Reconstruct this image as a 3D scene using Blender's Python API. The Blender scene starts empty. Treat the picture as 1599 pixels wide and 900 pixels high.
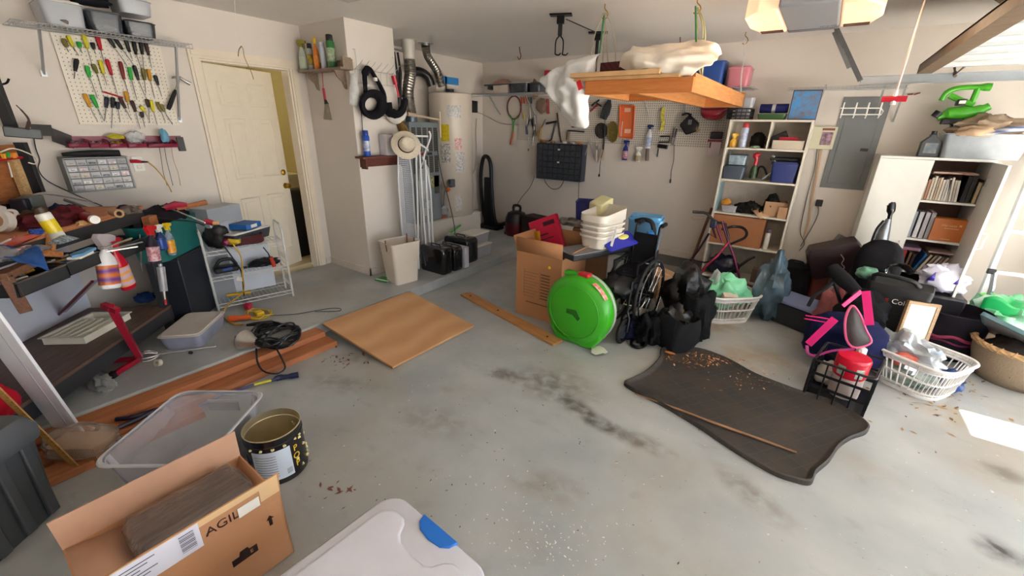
import bpy, bmesh, math, random
from mathutils import Vector, Matrix, noise, Euler
PI = math.pi
R = math.radians
rnd = random.Random(7)
C = bpy.context.scene.collection
SC = bpy.context.scene
F, H = 653.0, 1.62
PITCH, ROLL, YAW = 0.3681, 0.0209, -0.611
_cz, _sz, _cx, _sx, _cr, _sr = math.cos(YAW), math.sin(YAW), math.cos(PITCH), math.sin(PITCH), math.cos(ROLL), math.sin(ROLL)
FW = Vector((_sz*_cx, _cz*_cx, -_sx)); _r = Vector((_cz, -_sz, 0)); _u = _r.cross(FW)
RT = _cr*_r + _sr*_u; UP = -_sr*_r + _cr*_u
def ray(x, y): return FW*F + RT*(x-799.5) - UP*(y-450)
def pz(x, y, z=0.0): v = ray(x, y); t = (z-H)/v.z; return Vector((v.x*t, v.y*t, z))
def px(x, y, X): v = ray(x, y); t = X/v.x; return Vector((X, v.y*t, H+v.z*t))
def py(x, y, Y): v = ray(x, y); t = Y/v.y; return Vector((v.x*t, Y, H+v.z*t))
XL, YB, ZC, SL, XS = -4.40, 5.40, 2.487, 0.10, -3.02   # left wall, back wall, ceiling, slab height, slab edge
def wl(x, y, d=0.0): return px(x, y, XL+d)      # a point on (d in front of) the left wall
def wb(x, y, d=0.0): return py(x, y, YB-d)      # a point on (d in front of) the back wall
_M = {}
def srgb(c):
    if isinstance(c, str): c = [int(c[i:i+2], 16)/255 for i in (0, 2, 4)]
    return tuple(((v/12.92) if v <= .04045 else ((v+.055)/1.055)**2.4) for v in c)
def M(c, rough=.5, metal=0., var=.12, sc=14., bump=0., bsc=None, alpha=1., trans=0., emit=0., spec=.5, coat=0., key=None, c2=None, wave=None, stretch=None, sheen=0., sub=0.):
    k = key or (c if isinstance(c, str) else tuple(c), rough, metal, var, sc, bump, bsc, alpha, trans, emit, spec, coat, c2, str(wave), stretch)
    if k in _M: return _M[k]
    m = bpy.data.materials.new('mat_%d' % len(_M)); m.use_nodes = True; nt = m.node_tree; N = nt.nodes; L = nt.links
    N.clear(); out = N.new('ShaderNodeOutputMaterial'); b = N.new('ShaderNodeBsdfPrincipled')
    col = srgb(c); dark = tuple(v*(1-var) for v in col) if c2 is None else srgb(c2); lite = tuple(min(1, v*(1+var*.5)) for v in col) if c2 is None else col
    tc = N.new('ShaderNodeTexCoord'); mp = N.new('ShaderNodeMapping'); L.new(tc.outputs['Object'], mp.inputs['Vector'])
    if stretch: mp.inputs['Scale'].default_value = stretch
    nz = N.new('ShaderNodeTexNoise'); nz.inputs['Scale'].default_value = sc; nz.inputs['Detail'].default_value = 5
    L.new(mp.outputs[0], nz.inputs['Vector'])
    mx = N.new('ShaderNodeMix'); mx.data_type = 'RGBA'; mx.inputs[6].default_value = (*dark, 1); mx.inputs[7].default_value = (*lite, 1)
    fac = nz.outputs['Fac']
    if wave:
        w = N.new('ShaderNodeTexWave'); w.wave_type = wave[0]; w.bands_direction = wave[1]; w.inputs['Scale'].default_value = wave[2]; w.inputs['Distortion'].default_value = wave[3]; w.inputs['Detail'].default_value = 3
        L.new(mp.outputs[0], w.inputs['Vector']); fac = w.outputs['Fac']
    rp = N.new('ShaderNodeMapRange'); rp.inputs['From Min'].default_value = .3 if not wave else 0; rp.inputs['From Max'].default_value = .7 if not wave else 1
    L.new(fac, rp.inputs['Value']); L.new(rp.outputs[0], mx.inputs[0]); L.new(mx.outputs[2], b.inputs['Base Color'])
    b.inputs['Roughness'].default_value = rough; b.inputs['Metallic'].default_value = metal
    b.inputs['Specular IOR Level'].default_value = spec
    b.inputs['Coat Weight'].default_value = coat; b.inputs['Transmission Weight'].default_value = trans
    b.inputs['Sheen Weight'].default_value = sheen
    if trans: b.inputs['IOR'].default_value = 1.25
    if emit:
        b.inputs['Emission Color'].default_value = (*col, 1); b.inputs['Emission Strength'].default_value = emit
    if bump:
        bz = N.new('ShaderNodeTexNoise'); bz.inputs['Scale'].default_value = bsc or sc*3; bz.inputs['Detail'].default_value = 4
        L.new(mp.outputs[0], bz.inputs['Vector']); bp = N.new('ShaderNodeBump'); bp.inputs['Strength'].default_value = bump; bp.inputs['Distance'].default_value = .02
        L.new(bz.outputs['Fac'], bp.inputs['Height']); L.new(bp.outputs[0], b.inputs['Normal'])
    sh = b.outputs[0]
    if alpha < 1:
        t = N.new('ShaderNodeBsdfTransparent'); ms = N.new('ShaderNodeMixShader'); ms.inputs[0].default_value = alpha
        fr = N.new('ShaderNodeFresnel'); fr.inputs['IOR'].default_value = 1.3
        ad = N.new('ShaderNodeMath'); ad.operation = 'ADD'; ad.use_clamp = True; ad.inputs[1].default_value = alpha; L.new(fr.outputs[0], ad.inputs[0]); L.new(ad.outputs[0], ms.inputs[0])
        L.new(t.outputs[0], ms.inputs[1]); L.new(sh, ms.inputs[2]); sh = ms.outputs[0]
    L.new(sh, out.inputs['Surface']); _M[k] = m; return m
def plastic(c, r=.35, **k): return M(c, r, var=.06, sc=6, **k)
def cloth(c, **k): return M(c, .9, var=.25, sc=9, bump=.25, bsc=30, spec=.2, **k)
def steel(c='b8b8b8', r=.3): return M(c, r, 1., var=.1, sc=30)
def wood(c, c2=None, **k): return M(c, .6, var=.3, c2=c2, sc=6, stretch=k.pop('stretch', (1, 14, 14)), bump=.15, **k)
CARD = M('b08a68', .85, var=.08, sc=5, bump=.1, bsc=60); CARDL = M('c39c78', .85, var=.07, sc=4, bump=.1, bsc=60)
BLK = plastic('17171a', .45); BLKG = plastic('101013', .2); DGR = plastic('3a3d41'); GRY = plastic('8a8d90'); WHT = plastic('e6e4df', .4); CREAM = plastic('ddd6c6', .45)
RED = plastic('b3152b'); BLU = plastic('20429c'); GRN = plastic('2e8b3a'); YEL = plastic('e8c31a'); ORG = plastic('e0641c')
CHROME = steel('c8c8c8', .18); STEEL = steel(); BRASS = steel('b89238', .3); BLKM = M('1a1a1c', .4, .6)
CLEAR = plastic('dfe3e8', .15, alpha=.28); CLEAR2 = plastic('c8ccd4', .2, alpha=.45); SMOKE = plastic('4a4f58', .2, alpha=.6); BAGC = plastic('e8ecef', .12, alpha=.35)
LIDW = plastic('dedcd8', .4); PAPER = M('e8e4da', .8, var=.05); RUB = M('141416', .75, var=.2)
def rotm(r):
    if r is None: return Matrix()
    if isinstance(r, (int, float)): return Matrix.Rotation(r, 4, 'Z')
    if isinstance(r, Matrix): return r.to_4x4()
    return Euler(r).to_matrix().to_4x4()
def spline(pts, k=6, closed=False):
    P = [Vector(p) for p in pts]; n = len(P); out = []
    if n < 3: return P
    for i in range(n if closed else n-1):
        p0 = P[i-1] if (i > 0 or closed) else P[0]*2-P[1]; p1 = P[i]; p2 = P[(i+1) % n]; p3 = P[(i+2) % n] if (i+2 < n or closed) else P[-1]*2-P[-2]
        for j in range(k):
            t = j/k; out.append(.5*((2*p1)+(p2-p0)*t+(2*p0-5*p1+4*p2-p3)*t*t+(3*p1-p0-3*p2+p3)*t**3))
    if not closed: out.append(P[-1])
    return out
def rrect(w, d, r, n=4, cx=0, cy=0):
    o = []
    for sx, sy, a in ((1, 1, 0), (-1, 1, 90), (-1, -1, 180), (1, -1, 270)):
        for i in range(n+1):
            t = R(a+90*i/n); o.append((cx+sx*(w/2-r)+r*math.cos(t), cy+sy*(d/2-r)+r*math.sin(t)))
    return o
class G:
    def __init__(s, T=None): s.v = []; s.f = []; s.mi = []; s.T = T or Matrix(); s.m = 0
    def raw(s, vs, fs, m=None):
        b = len(s.v); s.v += [s.T @ Vector(v) for v in vs]; s.f += [tuple(b+i for i in f) for f in fs]; s.mi += [s.m if m is None else m]*len(fs); return s
    def box(s, c, d, r=None, m=None):
        x, y, z = d[0]/2, d[1]/2, d[2]/2; q = Matrix.Translation(c) @ rotm(r)
        vs = [q @ Vector(p) for p in ((-x, -y, -z), (x, -y, -z), (x, y, -z), (-x, y, -z), (-x, -y, z), (x, -y, z), (x, y, z), (-x, y, z))]
        return s.raw(vs, [(3, 2, 1, 0), (4, 5, 6, 7), (0, 1, 5, 4), (1, 2, 6, 5), (2, 3, 7, 6), (3, 0, 4, 7)], m)
    def b2(s, a, b, m=None): return s.box([(a[i]+b[i])/2 for i in range(3)], [abs(b[i]-a[i]) for i in range(3)], m=m)
    def bar(s, p, q, w, h, m=None, up=(0, 0, 1)):
        p = Vector(p); q = Vector(q); x = (q-p); L = x.length; x.normalize(); u = Vector(up)
        if abs(x.dot(u)) > .98: u = Vector((0, 1, 0))
        y = u.cross(x).normalized(); z = x.cross(y)
        return s.box((p+q)/2, (L, w, h), Matrix((x, y, z)).transposed(), m)
    def cyl(s, p, q, r0, r1=None, n=12, m=None): return s.tube([p, q], [r0, r0 if r1 is None else r1], n, m=m)
    def tube(s, pts, r, n=6, closed=False, m=None, sm=0, flat=1.):
        if sm: pts = spline(pts, sm, closed)
        P = [Vector(p) for p in pts]; k = len(P); rs = r if isinstance(r, (list, tuple)) else [r]*k
        if len(rs) != k: rs = [rs[min(len(rs)-1, int(i*len(rs)/k))] for i in range(k)]
        vs = []; fs = []; u = None
        for i in range(k):
            t = (P[(i+1) % k] - P[i-1]) if closed else (P[min(i+1, k-1)]-P[max(i-1, 0)])
            if t.length < 1e-9: t = Vector((0, 0, 1))
            t.normalize()
            if u is None: u = t.orthogonal().normalized() if abs(t.z) > .95 else Vector((0, 0, 1)).cross(t).normalized()
            u = (u - t*u.dot(t));
            if u.length < 1e-6: u = t.orthogonal()
            u.normalize(); w = t.cross(u)
            for j in range(n):
                a = 2*PI*j/n; vs.append(P[i]+(u*math.cos(a)+w*math.sin(a)*flat)*rs[i])
        for i in range(k if closed else k-1):
            for j in range(n):
                a, b = i*n+j, i*n+(j+1) % n; c, d = ((i+1) % k)*n+(j+1) % n, ((i+1) % k)*n+j; fs.append((a, b, c, d))
        if not closed: fs.append(tuple(range(n))[::-1]); fs.append(tuple((k-1)*n+j for j in range(n)))
        return s.raw(vs, fs, m)
    def lathe(s, prof, c=(0, 0, 0), n=20, m=None, sx=1, sy=1, r=None, cap=True):
        q = Matrix.Translation(c) @ rotm(r); vs = []; fs = []; k = len(prof)
        for (rr, z) in prof:
            for j in range(n): a = 2*PI*j/n; vs.append(q @ Vector((rr*sx*math.cos(a), rr*sy*math.sin(a), z)))
        for i in range(k-1):
            for j in range(n): fs.append((i*n+j, i*n+(j+1) % n, (i+1)*n+(j+1) % n, (i+1)*n+j))
        cap = cap and prof[0] != prof[-1]
        if cap and prof[0][0] > 0: fs.append(tuple(range(n))[::-1])
        if cap and prof[-1][0] > 0: fs.append(tuple((k-1)*n+j for j in range(n)))
        return s.raw(vs, fs, m)
    def prism(s, pts, z0, z1, m=None, r=None, c=(0, 0, 0), top=1., cap=True):
        n = len(pts); q = Matrix.Translation(c) @ rotm(r); vs = [q @ Vector((x, y, z0)) for x, y in pts]+[q @ Vector((x*top, y*top, z1)) for x, y in pts]
        fs = [(i, (i+1) % n, n+(i+1) % n, n+i) for i in range(n)]
        if cap: fs += [tuple(range(n))[::-1], tuple(range(n, 2*n))]
        return s.raw(vs, fs, m)
    def loft(s, rings, m=None, cap0=True, cap1=True):   # rings of equal length, 3-D points
        n = len(rings[0]); vs = [p for r in rings for p in r]; fs = []
        for i in range(len(rings)-1):
            for j in range(n): fs.append((i*n+j, i*n+(j+1) % n, (i+1)*n+(j+1) % n, (i+1)*n+j))
        if cap0: fs.append(tuple(range(n))[::-1])
        if cap1: fs.append(tuple((len(rings)-1)*n+j for j in range(n)))
        return s.raw(vs, fs, m)
    def ell(s, c, d, n=12, m=None, r=None, rough=0., fs_=2., seed=0):
        q = Matrix.Translation(c) @ rotm(r); vs = []; fs = []; k = n//2+1
        for i in range(k+1):
            a = PI*i/k
            for j in range(n):
                b = 2*PI*j/n; v = Vector((math.sin(a)*math.cos(b), math.sin(a)*math.sin(b), math.cos(a)))
                w = 1+rough*noise.noise(v*fs_+Vector((seed*7.3, seed*1.7, seed))) if rough else 1
                vs.append(q @ Vector((v.x*d[0]*w, v.y*d[1]*w, v.z*d[2]*w)))
        for i in range(k):
            for j in range(n): fs.append((i*n+j, (i+1)*n+j, (i+1)*n+(j+1) % n, i*n+(j+1) % n))
        return s.raw(vs, fs, m)
    def grid(s, fn, nu, nv, m=None):
        vs = [fn(i/nu, j/nv) for i in range(nu+1) for j in range(nv+1)]; w = nv+1
        return s.raw(vs, [(i*w+j, (i+1)*w+j, (i+1)*w+j+1, i*w+j+1) for i in range(nu) for j in range(nv)], m)
    def shell(s, rings, t=.003, m=None):    # open-topped container: rings bottom to top, closed bottom, wall thickness t
        n = len(rings[0]); cs = []
        inner = []
        for k, r in enumerate(rings):
            c = sum((Vector(p) for p in r), Vector())/n; inner.append([Vector(p)+(Vector((c.x-p[0], c.y-p[1], 0)).normalized()*t)+Vector((0, 0, t if k == 0 else 0)) for p in r])
        allr = [list(map(Vector, r)) for r in rings]+inner[::-1]
        return s.loft(allr, m)
    def o(s, name, mats, parent=None, bev=0., sm=True, ang=40, solid=0., sub=0, label=None, cat=None, group=None, kind=None, loc=None, rot=None):
        me = bpy.data.meshes.new(name); me.from_pydata([tuple(v) for v in s.v], [], s.f); me.update()
        if not isinstance(mats, (list, tuple)): mats = [mats]
        for m_ in mats: me.materials.append(m_)
        if len(mats) > 1: me.polygons.foreach_set('material_index', [min(i, len(mats)-1) for i in s.mi])
        bm = bmesh.new(); bm.from_mesh(me); bmesh.ops.remove_doubles(bm, verts=bm.verts, dist=1e-6); bmesh.ops.recalc_face_normals(bm, faces=bm.faces); bm.to_mesh(me); bm.free()
        if sm:
            me.polygons.foreach_set('use_smooth', [True]*len(me.polygons)); me.set_sharp_from_angle(angle=R(ang))
        ob = bpy.data.objects.new(name, me); C.objects.link(ob)
        if parent: ob.parent = parent
        if solid: md = ob.modifiers.new('s', 'SOLIDIFY'); md.thickness = solid; md.offset = 0
        if sub: md = ob.modifiers.new('u', 'SUBSURF'); md.levels = md.render_levels = sub
        if bev: md = ob.modifiers.new('b', 'BEVEL'); md.width = bev; md.segments = 2; md.limit_method = 'ANGLE'; md.angle_limit = R(50)
        if loc is not None: ob.location = loc
        if rot is not None: ob.rotation_euler = (0, 0, rot) if isinstance(rot, (int, float)) else rot
        tag(ob, label, cat, group, kind); return ob
def tag(o, label=None, cat=None, group=None, kind=None):
    if label: o['label'] = label
    if cat: o['category'] = cat
    if group: o['group'] = group
    if kind: o['kind'] = kind
    return o
def T(name, label, cat, loc=(0, 0, 0), rot=0, group=None):
    o = bpy.data.objects.new(name, None); C.objects.link(o); o.location = loc; o.empty_display_size = .05
    o.rotation_euler = (0, 0, rot) if isinstance(rot, (int, float)) else rot
    return tag(o, label, cat, group)
def ST(name, g, mats, **k): return g.o(name, mats, kind='structure', **k)
def txt(s, size, mat, parent, loc, rot, name='lettering', ext=.0006, align='CENTER', shear=0.):
    cu = bpy.data.curves.new(name, 'FONT'); cu.body = s; cu.size = size; cu.extrude = ext; cu.align_x = align; cu.align_y = 'CENTER'; cu.shear = shear
    tmp = bpy.data.objects.new(name, cu); C.objects.link(tmp); dg = bpy.context.evaluated_depsgraph_get(); me = bpy.data.meshes.new_from_object(tmp.evaluated_get(dg))
    bpy.data.objects.remove(tmp); me.materials.clear(); me.materials.append(mat)
    o = bpy.data.objects.new(name, me); C.objects.link(o); o.parent = parent; o.location = loc; o.rotation_euler = rot; return o
def zat(x, y, P):  # height at which pixel ray passes over the plan point P
    v = ray(x, y); t = math.hypot(P[0], P[1])/math.hypot(v.x, v.y); return H+v.z*t
def WL(x0, y0, x1, y1, X):     # box facing the left wall's viewer: centre y, base z, width, height
    ym, xm = (y0+y1)/2, (x0+x1)/2; a = px(x0, ym, X); b = px(x1, ym, X); c = px(xm, y1, X); d = px(xm, y0, X)
    return (a.y+b.y)/2, c.z, b.y-a.y, d.z-c.z
def WB(x0, y0, x1, y1, Y):
    ym, xm = (y0+y1)/2, (x0+x1)/2; a = py(x0, ym, Y); b = py(x1, ym, Y); c = py(xm, y1, Y); d = py(xm, y0, Y)
    return (a.x+b.x)/2, c.z, b.x-a.x, d.z-c.z
RX = (PI/2, 0, 0)
def plate(g, pts, d0, d1, m=None): return g.prism(pts, d0, d1, m=m, r=RX)    # outline in x-z, depth towards the viewer
def trigger_head(g, z, s=1., m=None):
    g.prism([(-.018*s, -.011*s), (.018*s, -.011*s), (.018*s, .011*s), (-.018*s, .011*s)], z, z+.02*s, m)
    prof = [(-.022, .0), (.015, .0), (.016, .012), (.05, .016), (.055, .036), (.03, .044), (-.03, .046), (-.04, .03)]
    g.prism([(x*s, y*s) for x, y in prof], -.011*s, .011*s, m=m, r=RX, c=(0, 0, z+.015*s))
    g.tube([(.03*s, 0, z+.03*s), (.04*s, 0, z+.01*s), (.035*s, 0, z-.015*s)], .004*s, 5, m=m)
def spray_bottle(label, loc, rot=0, h=.27, r=.042, body=WHT, head=BLU, lab=YEL, lab2=None, group=None, cat='spray bottle', bent=None, name='spray_bottle'):
    t = T(name, label, cat, loc, rot, group); hb = h-.06
    g = G(); g.lathe([(r*.9, 0), (r, .008), (r, hb*.6), (r*.85, hb*.75), (r*.36, hb*.93), (r*.34, hb)], sx=1, sy=.68, n=18); g.o('bottle', body, t)
    g = G(); g.lathe([(r*1.015, hb*.1), (r*1.02, hb*.12), (r*1.02, hb*.56), (r*1.015, hb*.58)], sx=1, sy=.68, n=18); g.o('front_label', lab, t, label=None)
    if lab2: g = G(); g.lathe([(r*1.03, hb*.3), (r*1.03, hb*.44)], sx=1, sy=.68, n=18); g.o('label_band', lab2, t)
    g = G(); trigger_head(g, hb-.005, r/.042); g.o('trigger_head', head, t, bev=.0015); return t
def aerosol(label, loc, rot=0, h=.2, r=.028, body=BLU, cap=WHT, band=None, group=None, cat='spray can', name='spray_can'):
    t = T(name, label, cat, loc, rot, group)
    g = G(); g.lathe([(r*.95, 0), (r, .004), (r, h*.78), (r*.8, h*.82)], n=18); g.o('can_body', body, t)
    g = G(); g.lathe([(r*.82, h*.8), (r*.84, h*.81), (r*.8, h*.98), (r*.7, h), (0, h)], n=18); g.o('cap', cap, t)
    if band: g = G(); g.lathe([(r*1.012, h*.2), (r*1.012, h*.6)], n=18); g.o('printed_band', band, t)
    return t
def tote(label, loc, rot, w, d, h, mat=CLEAR2, lid=LIDW, group=None, cat='storage box', name='storage_box', taper=.88, fill=None, latch=None, rad=.03, lidh=None):
    t = T(name, label, cat, loc, rot, group)
    g = G(); r = lambda k, z: [(x, y, z) for x, y in rrect(w*k, d*k, rad)]
    g.shell([r(taper, 0), r((1+taper)/2, h*.5), r(.98, h*.92), r(1.0, h*.93), r(1.0, h*.95)], .0025); g.o('tub', mat, t)
    if lid:
        lh = lidh or h*.07
        g = G(); g.loft([r(1.02, h*.93), r(1.03, h*.95), r(1.02, h*.97), r(.92, h*.97), r(.9, h*.97+lh), r(.86, h*.97+lh*.8)]); g.o('lid', lid, t)
    if latch:
        for s in (-1, 1): g = G(); g.box((s*w*.52, 0, h*.93), (.015, d*.3, h*.12)); g.o('latch', latch, t, bev=.003)
    if fill:
        q = random.Random(int(w*1e5+h*1e6))
        for i, c in enumerate(fill):
            f = G(); f.ell(((q.random()-.5)*w*.45, (q.random()-.5)*d*.35, h*(.22+.16*i)), (w*.26, d*.3, h*.18), 10, rough=.5, seed=i+3); f.o('contents', M(c, .8, var=.3, sc=20), t)
    return t
def cbox(label, loc, rot, w, d, h, mat=CARD, tape=True, group=None, cat='cardboard box', name='cardboard_box', open_=False, flap=.0, th=.004, panel=None, panelm=None):
    t = T(name, label, cat, loc, rot, group); g = G()
    if open_:
        for x0, y0, x1, y1 in ((-w/2, -d/2, -w/2+th, d/2), (w/2-th, -d/2, w/2, d/2), (-w/2, -d/2, w/2, -d/2+th), (-w/2, d/2-th, w/2, d/2)): g.b2((x0, y0, 0), (x1, y1, h))
        g.b2((-w/2, -d/2, 0), (w/2, d/2, th)); g.o('carton', mat, t)
    else:
        g.b2((-w/2, -d/2, 0), (w/2, d/2, h)); g.o('carton', mat, t, bev=.002)
        if tape: g = G(); g.b2((-w/2-.0006, -.02, h-.04), (w/2+.0006, .02, h+.0008)); g.o('tape', M('c9ab7a', .3), t)
    if panel: g = G(); g.b2((-w*panel/2, -d/2-.001, h*.2), (w*panel/2, -d/2, h*.8)); g.o('printed_panel', panelm or PAPER, t)
    return t
def screwdriver(label, a, b, c, mat, group, r=.013, nrm=Vector((1, 0, 0))):  # handle top, handle end, tip
    t = T('screwdriver', label, 'screwdriver', a, 0, group); A = Vector(a); b = Vector(b)-A; c = Vector(c)-A; z = Vector()
    d = b; g = G(); g.tube([z, d*.06, d*.3, d*.7, d*.88, d*.95, d], [r*.6, r, r*1.05, r*.92, r*.7, r*.85, r*.6], 8); g.o('handle', mat, t)
    g = G(); g.tube([b*.97, c], [.0032, .0028], 6); g.o('shaft', STEEL, t)
    g = G(); g.tube([nrm*-.028+b, b*1.0+nrm*.01], .002, 5); g.o('peg_hook', STEEL, t); return t
def book(label, loc, rot, w, d, h, mat, group, tilt=0., pages=True, name='book'):
    t = T(name, label, 'book', loc, (0, tilt, rot), group)   # w thickness (x), d depth (y), h height
    g = G(); g.b2((-w/2, 0, 0), (w/2, .002, h)); g.b2((-w/2, 0, 0), (-w/2+.0015, d, h)); g.b2((w/2-.0015, 0, 0), (w/2, d, h)); g.o('cover', mat, t)
    g = G(); g.b2((-w/2+.0016, .003, .003), (w/2-.0016, d-.004, h-.004)); g.o('pages', PAPER, t); return t
def bag(g, c, d, seed=0, n=20, k=.35, f=2.4, flat=0., r=None, m=None):
    q = Matrix.Translation(c) @ rotm(r); vs = []; fs = []; kk = n//2+2
    for i in range(kk+1):
        a = PI*i/kk
        for j in range(n):
            b = 2*PI*j/n; v = Vector((math.sin(a)*math.cos(b), math.sin(a)*math.sin(b), math.cos(a)))
            s = Vector((seed*3.1, seed*5.7, seed*1.3)); w = 1+k*noise.noise(v*f+s)+k*.5*abs(noise.noise(v*f*2.6+s))
            z = v.z*w
            if z < -flat and flat: z = -flat
            vs.append(q @ Vector((v.x*w*d[0], v.y*w*d[1], z*d[2])))
    for i in range(kk):
        for j in range(n): fs.append((i*n+j, (i+1)*n+j, (i+1)*n+(j+1) % n, i*n+(j+1) % n))
    return g.raw(vs, fs, m)
def sack(name, label, cat, loc, d, mat, seed=0, k=.35, f=2.4, flat=.7, rot=0, group=None, n=26):
    g = G(); bag(g, (0, 0, d[2]*(flat or 1)), d, seed, n, k, f, flat); return g.o(name, mat, None, ang=60, label=label, cat=cat, group=group, loc=loc, rot=rot)
def drape(g, pts, nu, nv, amp=.01, seed=0, f=6., nrm=(0, 0, 1)):  # bilinear/quad cloth through a control grid pts[i][j]
    P = [[Vector(p) for p in r] for r in pts]; cols = [spline(r, max(1, nv//(len(r)-1))) for r in P]; m = len(cols[0]); rows = []
    for j in range(m): rows.append(spline([c[j] for c in cols], max(1, nu//(len(P)-1))))
    k = len(rows[0]); nn = Vector(nrm)
    def fn(u, v): p = rows[int(round(v*(m-1)))][int(round(u*(k-1)))]; return p+nn*amp*noise.noise(Vector(p)*f+Vector((seed, seed, 0)))
    return g.grid(fn, k-1, m-1)
def cord(name, label, cat, pts, r, mat, sm=6, n=6, group=None, parent=None):
    g = G(); o = Vector(pts[0]) if not parent else Vector(); g.tube([Vector(p)-o for p in pts], r, n, sm=sm); return g.o(name, mat, parent, label=label, cat=cat, group=group, loc=o if not parent else None)
cam = bpy.data.cameras.new('camera'); co = bpy.data.objects.new('camera', cam); C.objects.link(co)
cam.sensor_width = 36; cam.lens = F/1599*36; cam.clip_start = .02
co.matrix_world = Matrix.Translation((0, 0, H)) @ Matrix((RT, UP, -FW)).transposed().to_4x4(); SC.camera = co
SC.view_settings.view_transform = 'Standard'; SC.view_settings.look = 'None'; SC.view_settings.gamma = 1; SC.view_settings.use_curve_mapping = False
SC.view_settings.exposure = 1.78
SC.cycles.use_denoising = True; SC.cycles.max_bounces = 7; SC.cycles.diffuse_bounces = 5; SC.cycles.transparent_max_bounces = 12; SC.cycles.sample_clamp_indirect = 6
W = bpy.data.worlds.new('sky'); SC.world = W; W.use_nodes = True; nt = W.node_tree; bg = nt.nodes['Background']
sk = nt.nodes.new('ShaderNodeTexSky'); sk.sky_type = 'HOSEK_WILKIE'; sk.turbidity = 4; sk.ground_albedo = .5
SD = Vector((.35*1.0, .26, 0)).normalized()*math.cos(R(56)) + Vector((0, 0, math.sin(R(56))))
sk.sun_direction = SD
hs = nt.nodes.new('ShaderNodeHueSaturation'); hs.inputs['Saturation'].default_value = .45
nt.links.new(sk.outputs[0], hs.inputs['Color']); nt.links.new(hs.outputs[0], bg.inputs['Color']); bg.inputs['Strength'].default_value = 4.2
sun = bpy.data.lights.new('sun', 'SUN'); sun.energy = 15; sun.angle = R(.6); sun.color = (1, .95, .88); so = bpy.data.objects.new('sun', sun); C.objects.link(so)
so.rotation_euler = SD.to_track_quat('Z', 'Y').to_euler(); so.location = (6, 6, 8)
pl = bpy.data.lights.new('door_portal', 'AREA'); pl.shape = 'RECTANGLE'; pl.size = 5.5; pl.size_y = 2.05; pl.cycles.is_portal = True
po = bpy.data.objects.new('door_portal', pl); C.objects.link(po); po.location = (2.12, 2.1, 1.03); po.rotation_euler = Euler((0, R(90), 0)); po.rotation_euler = Vector((1, 0, 0)).to_track_quat('Z', 'Y').to_euler()
XR, YF = 2.05, -1.2
WALL = M('d8d0c8', .75, var=.05, sc=1.6, bump=.06, bsc=90, key='wall'); CEIL = M('e2ddd8', .85, var=.03, sc=1.5, bump=.1, bsc=120, key='ceil')
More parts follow.
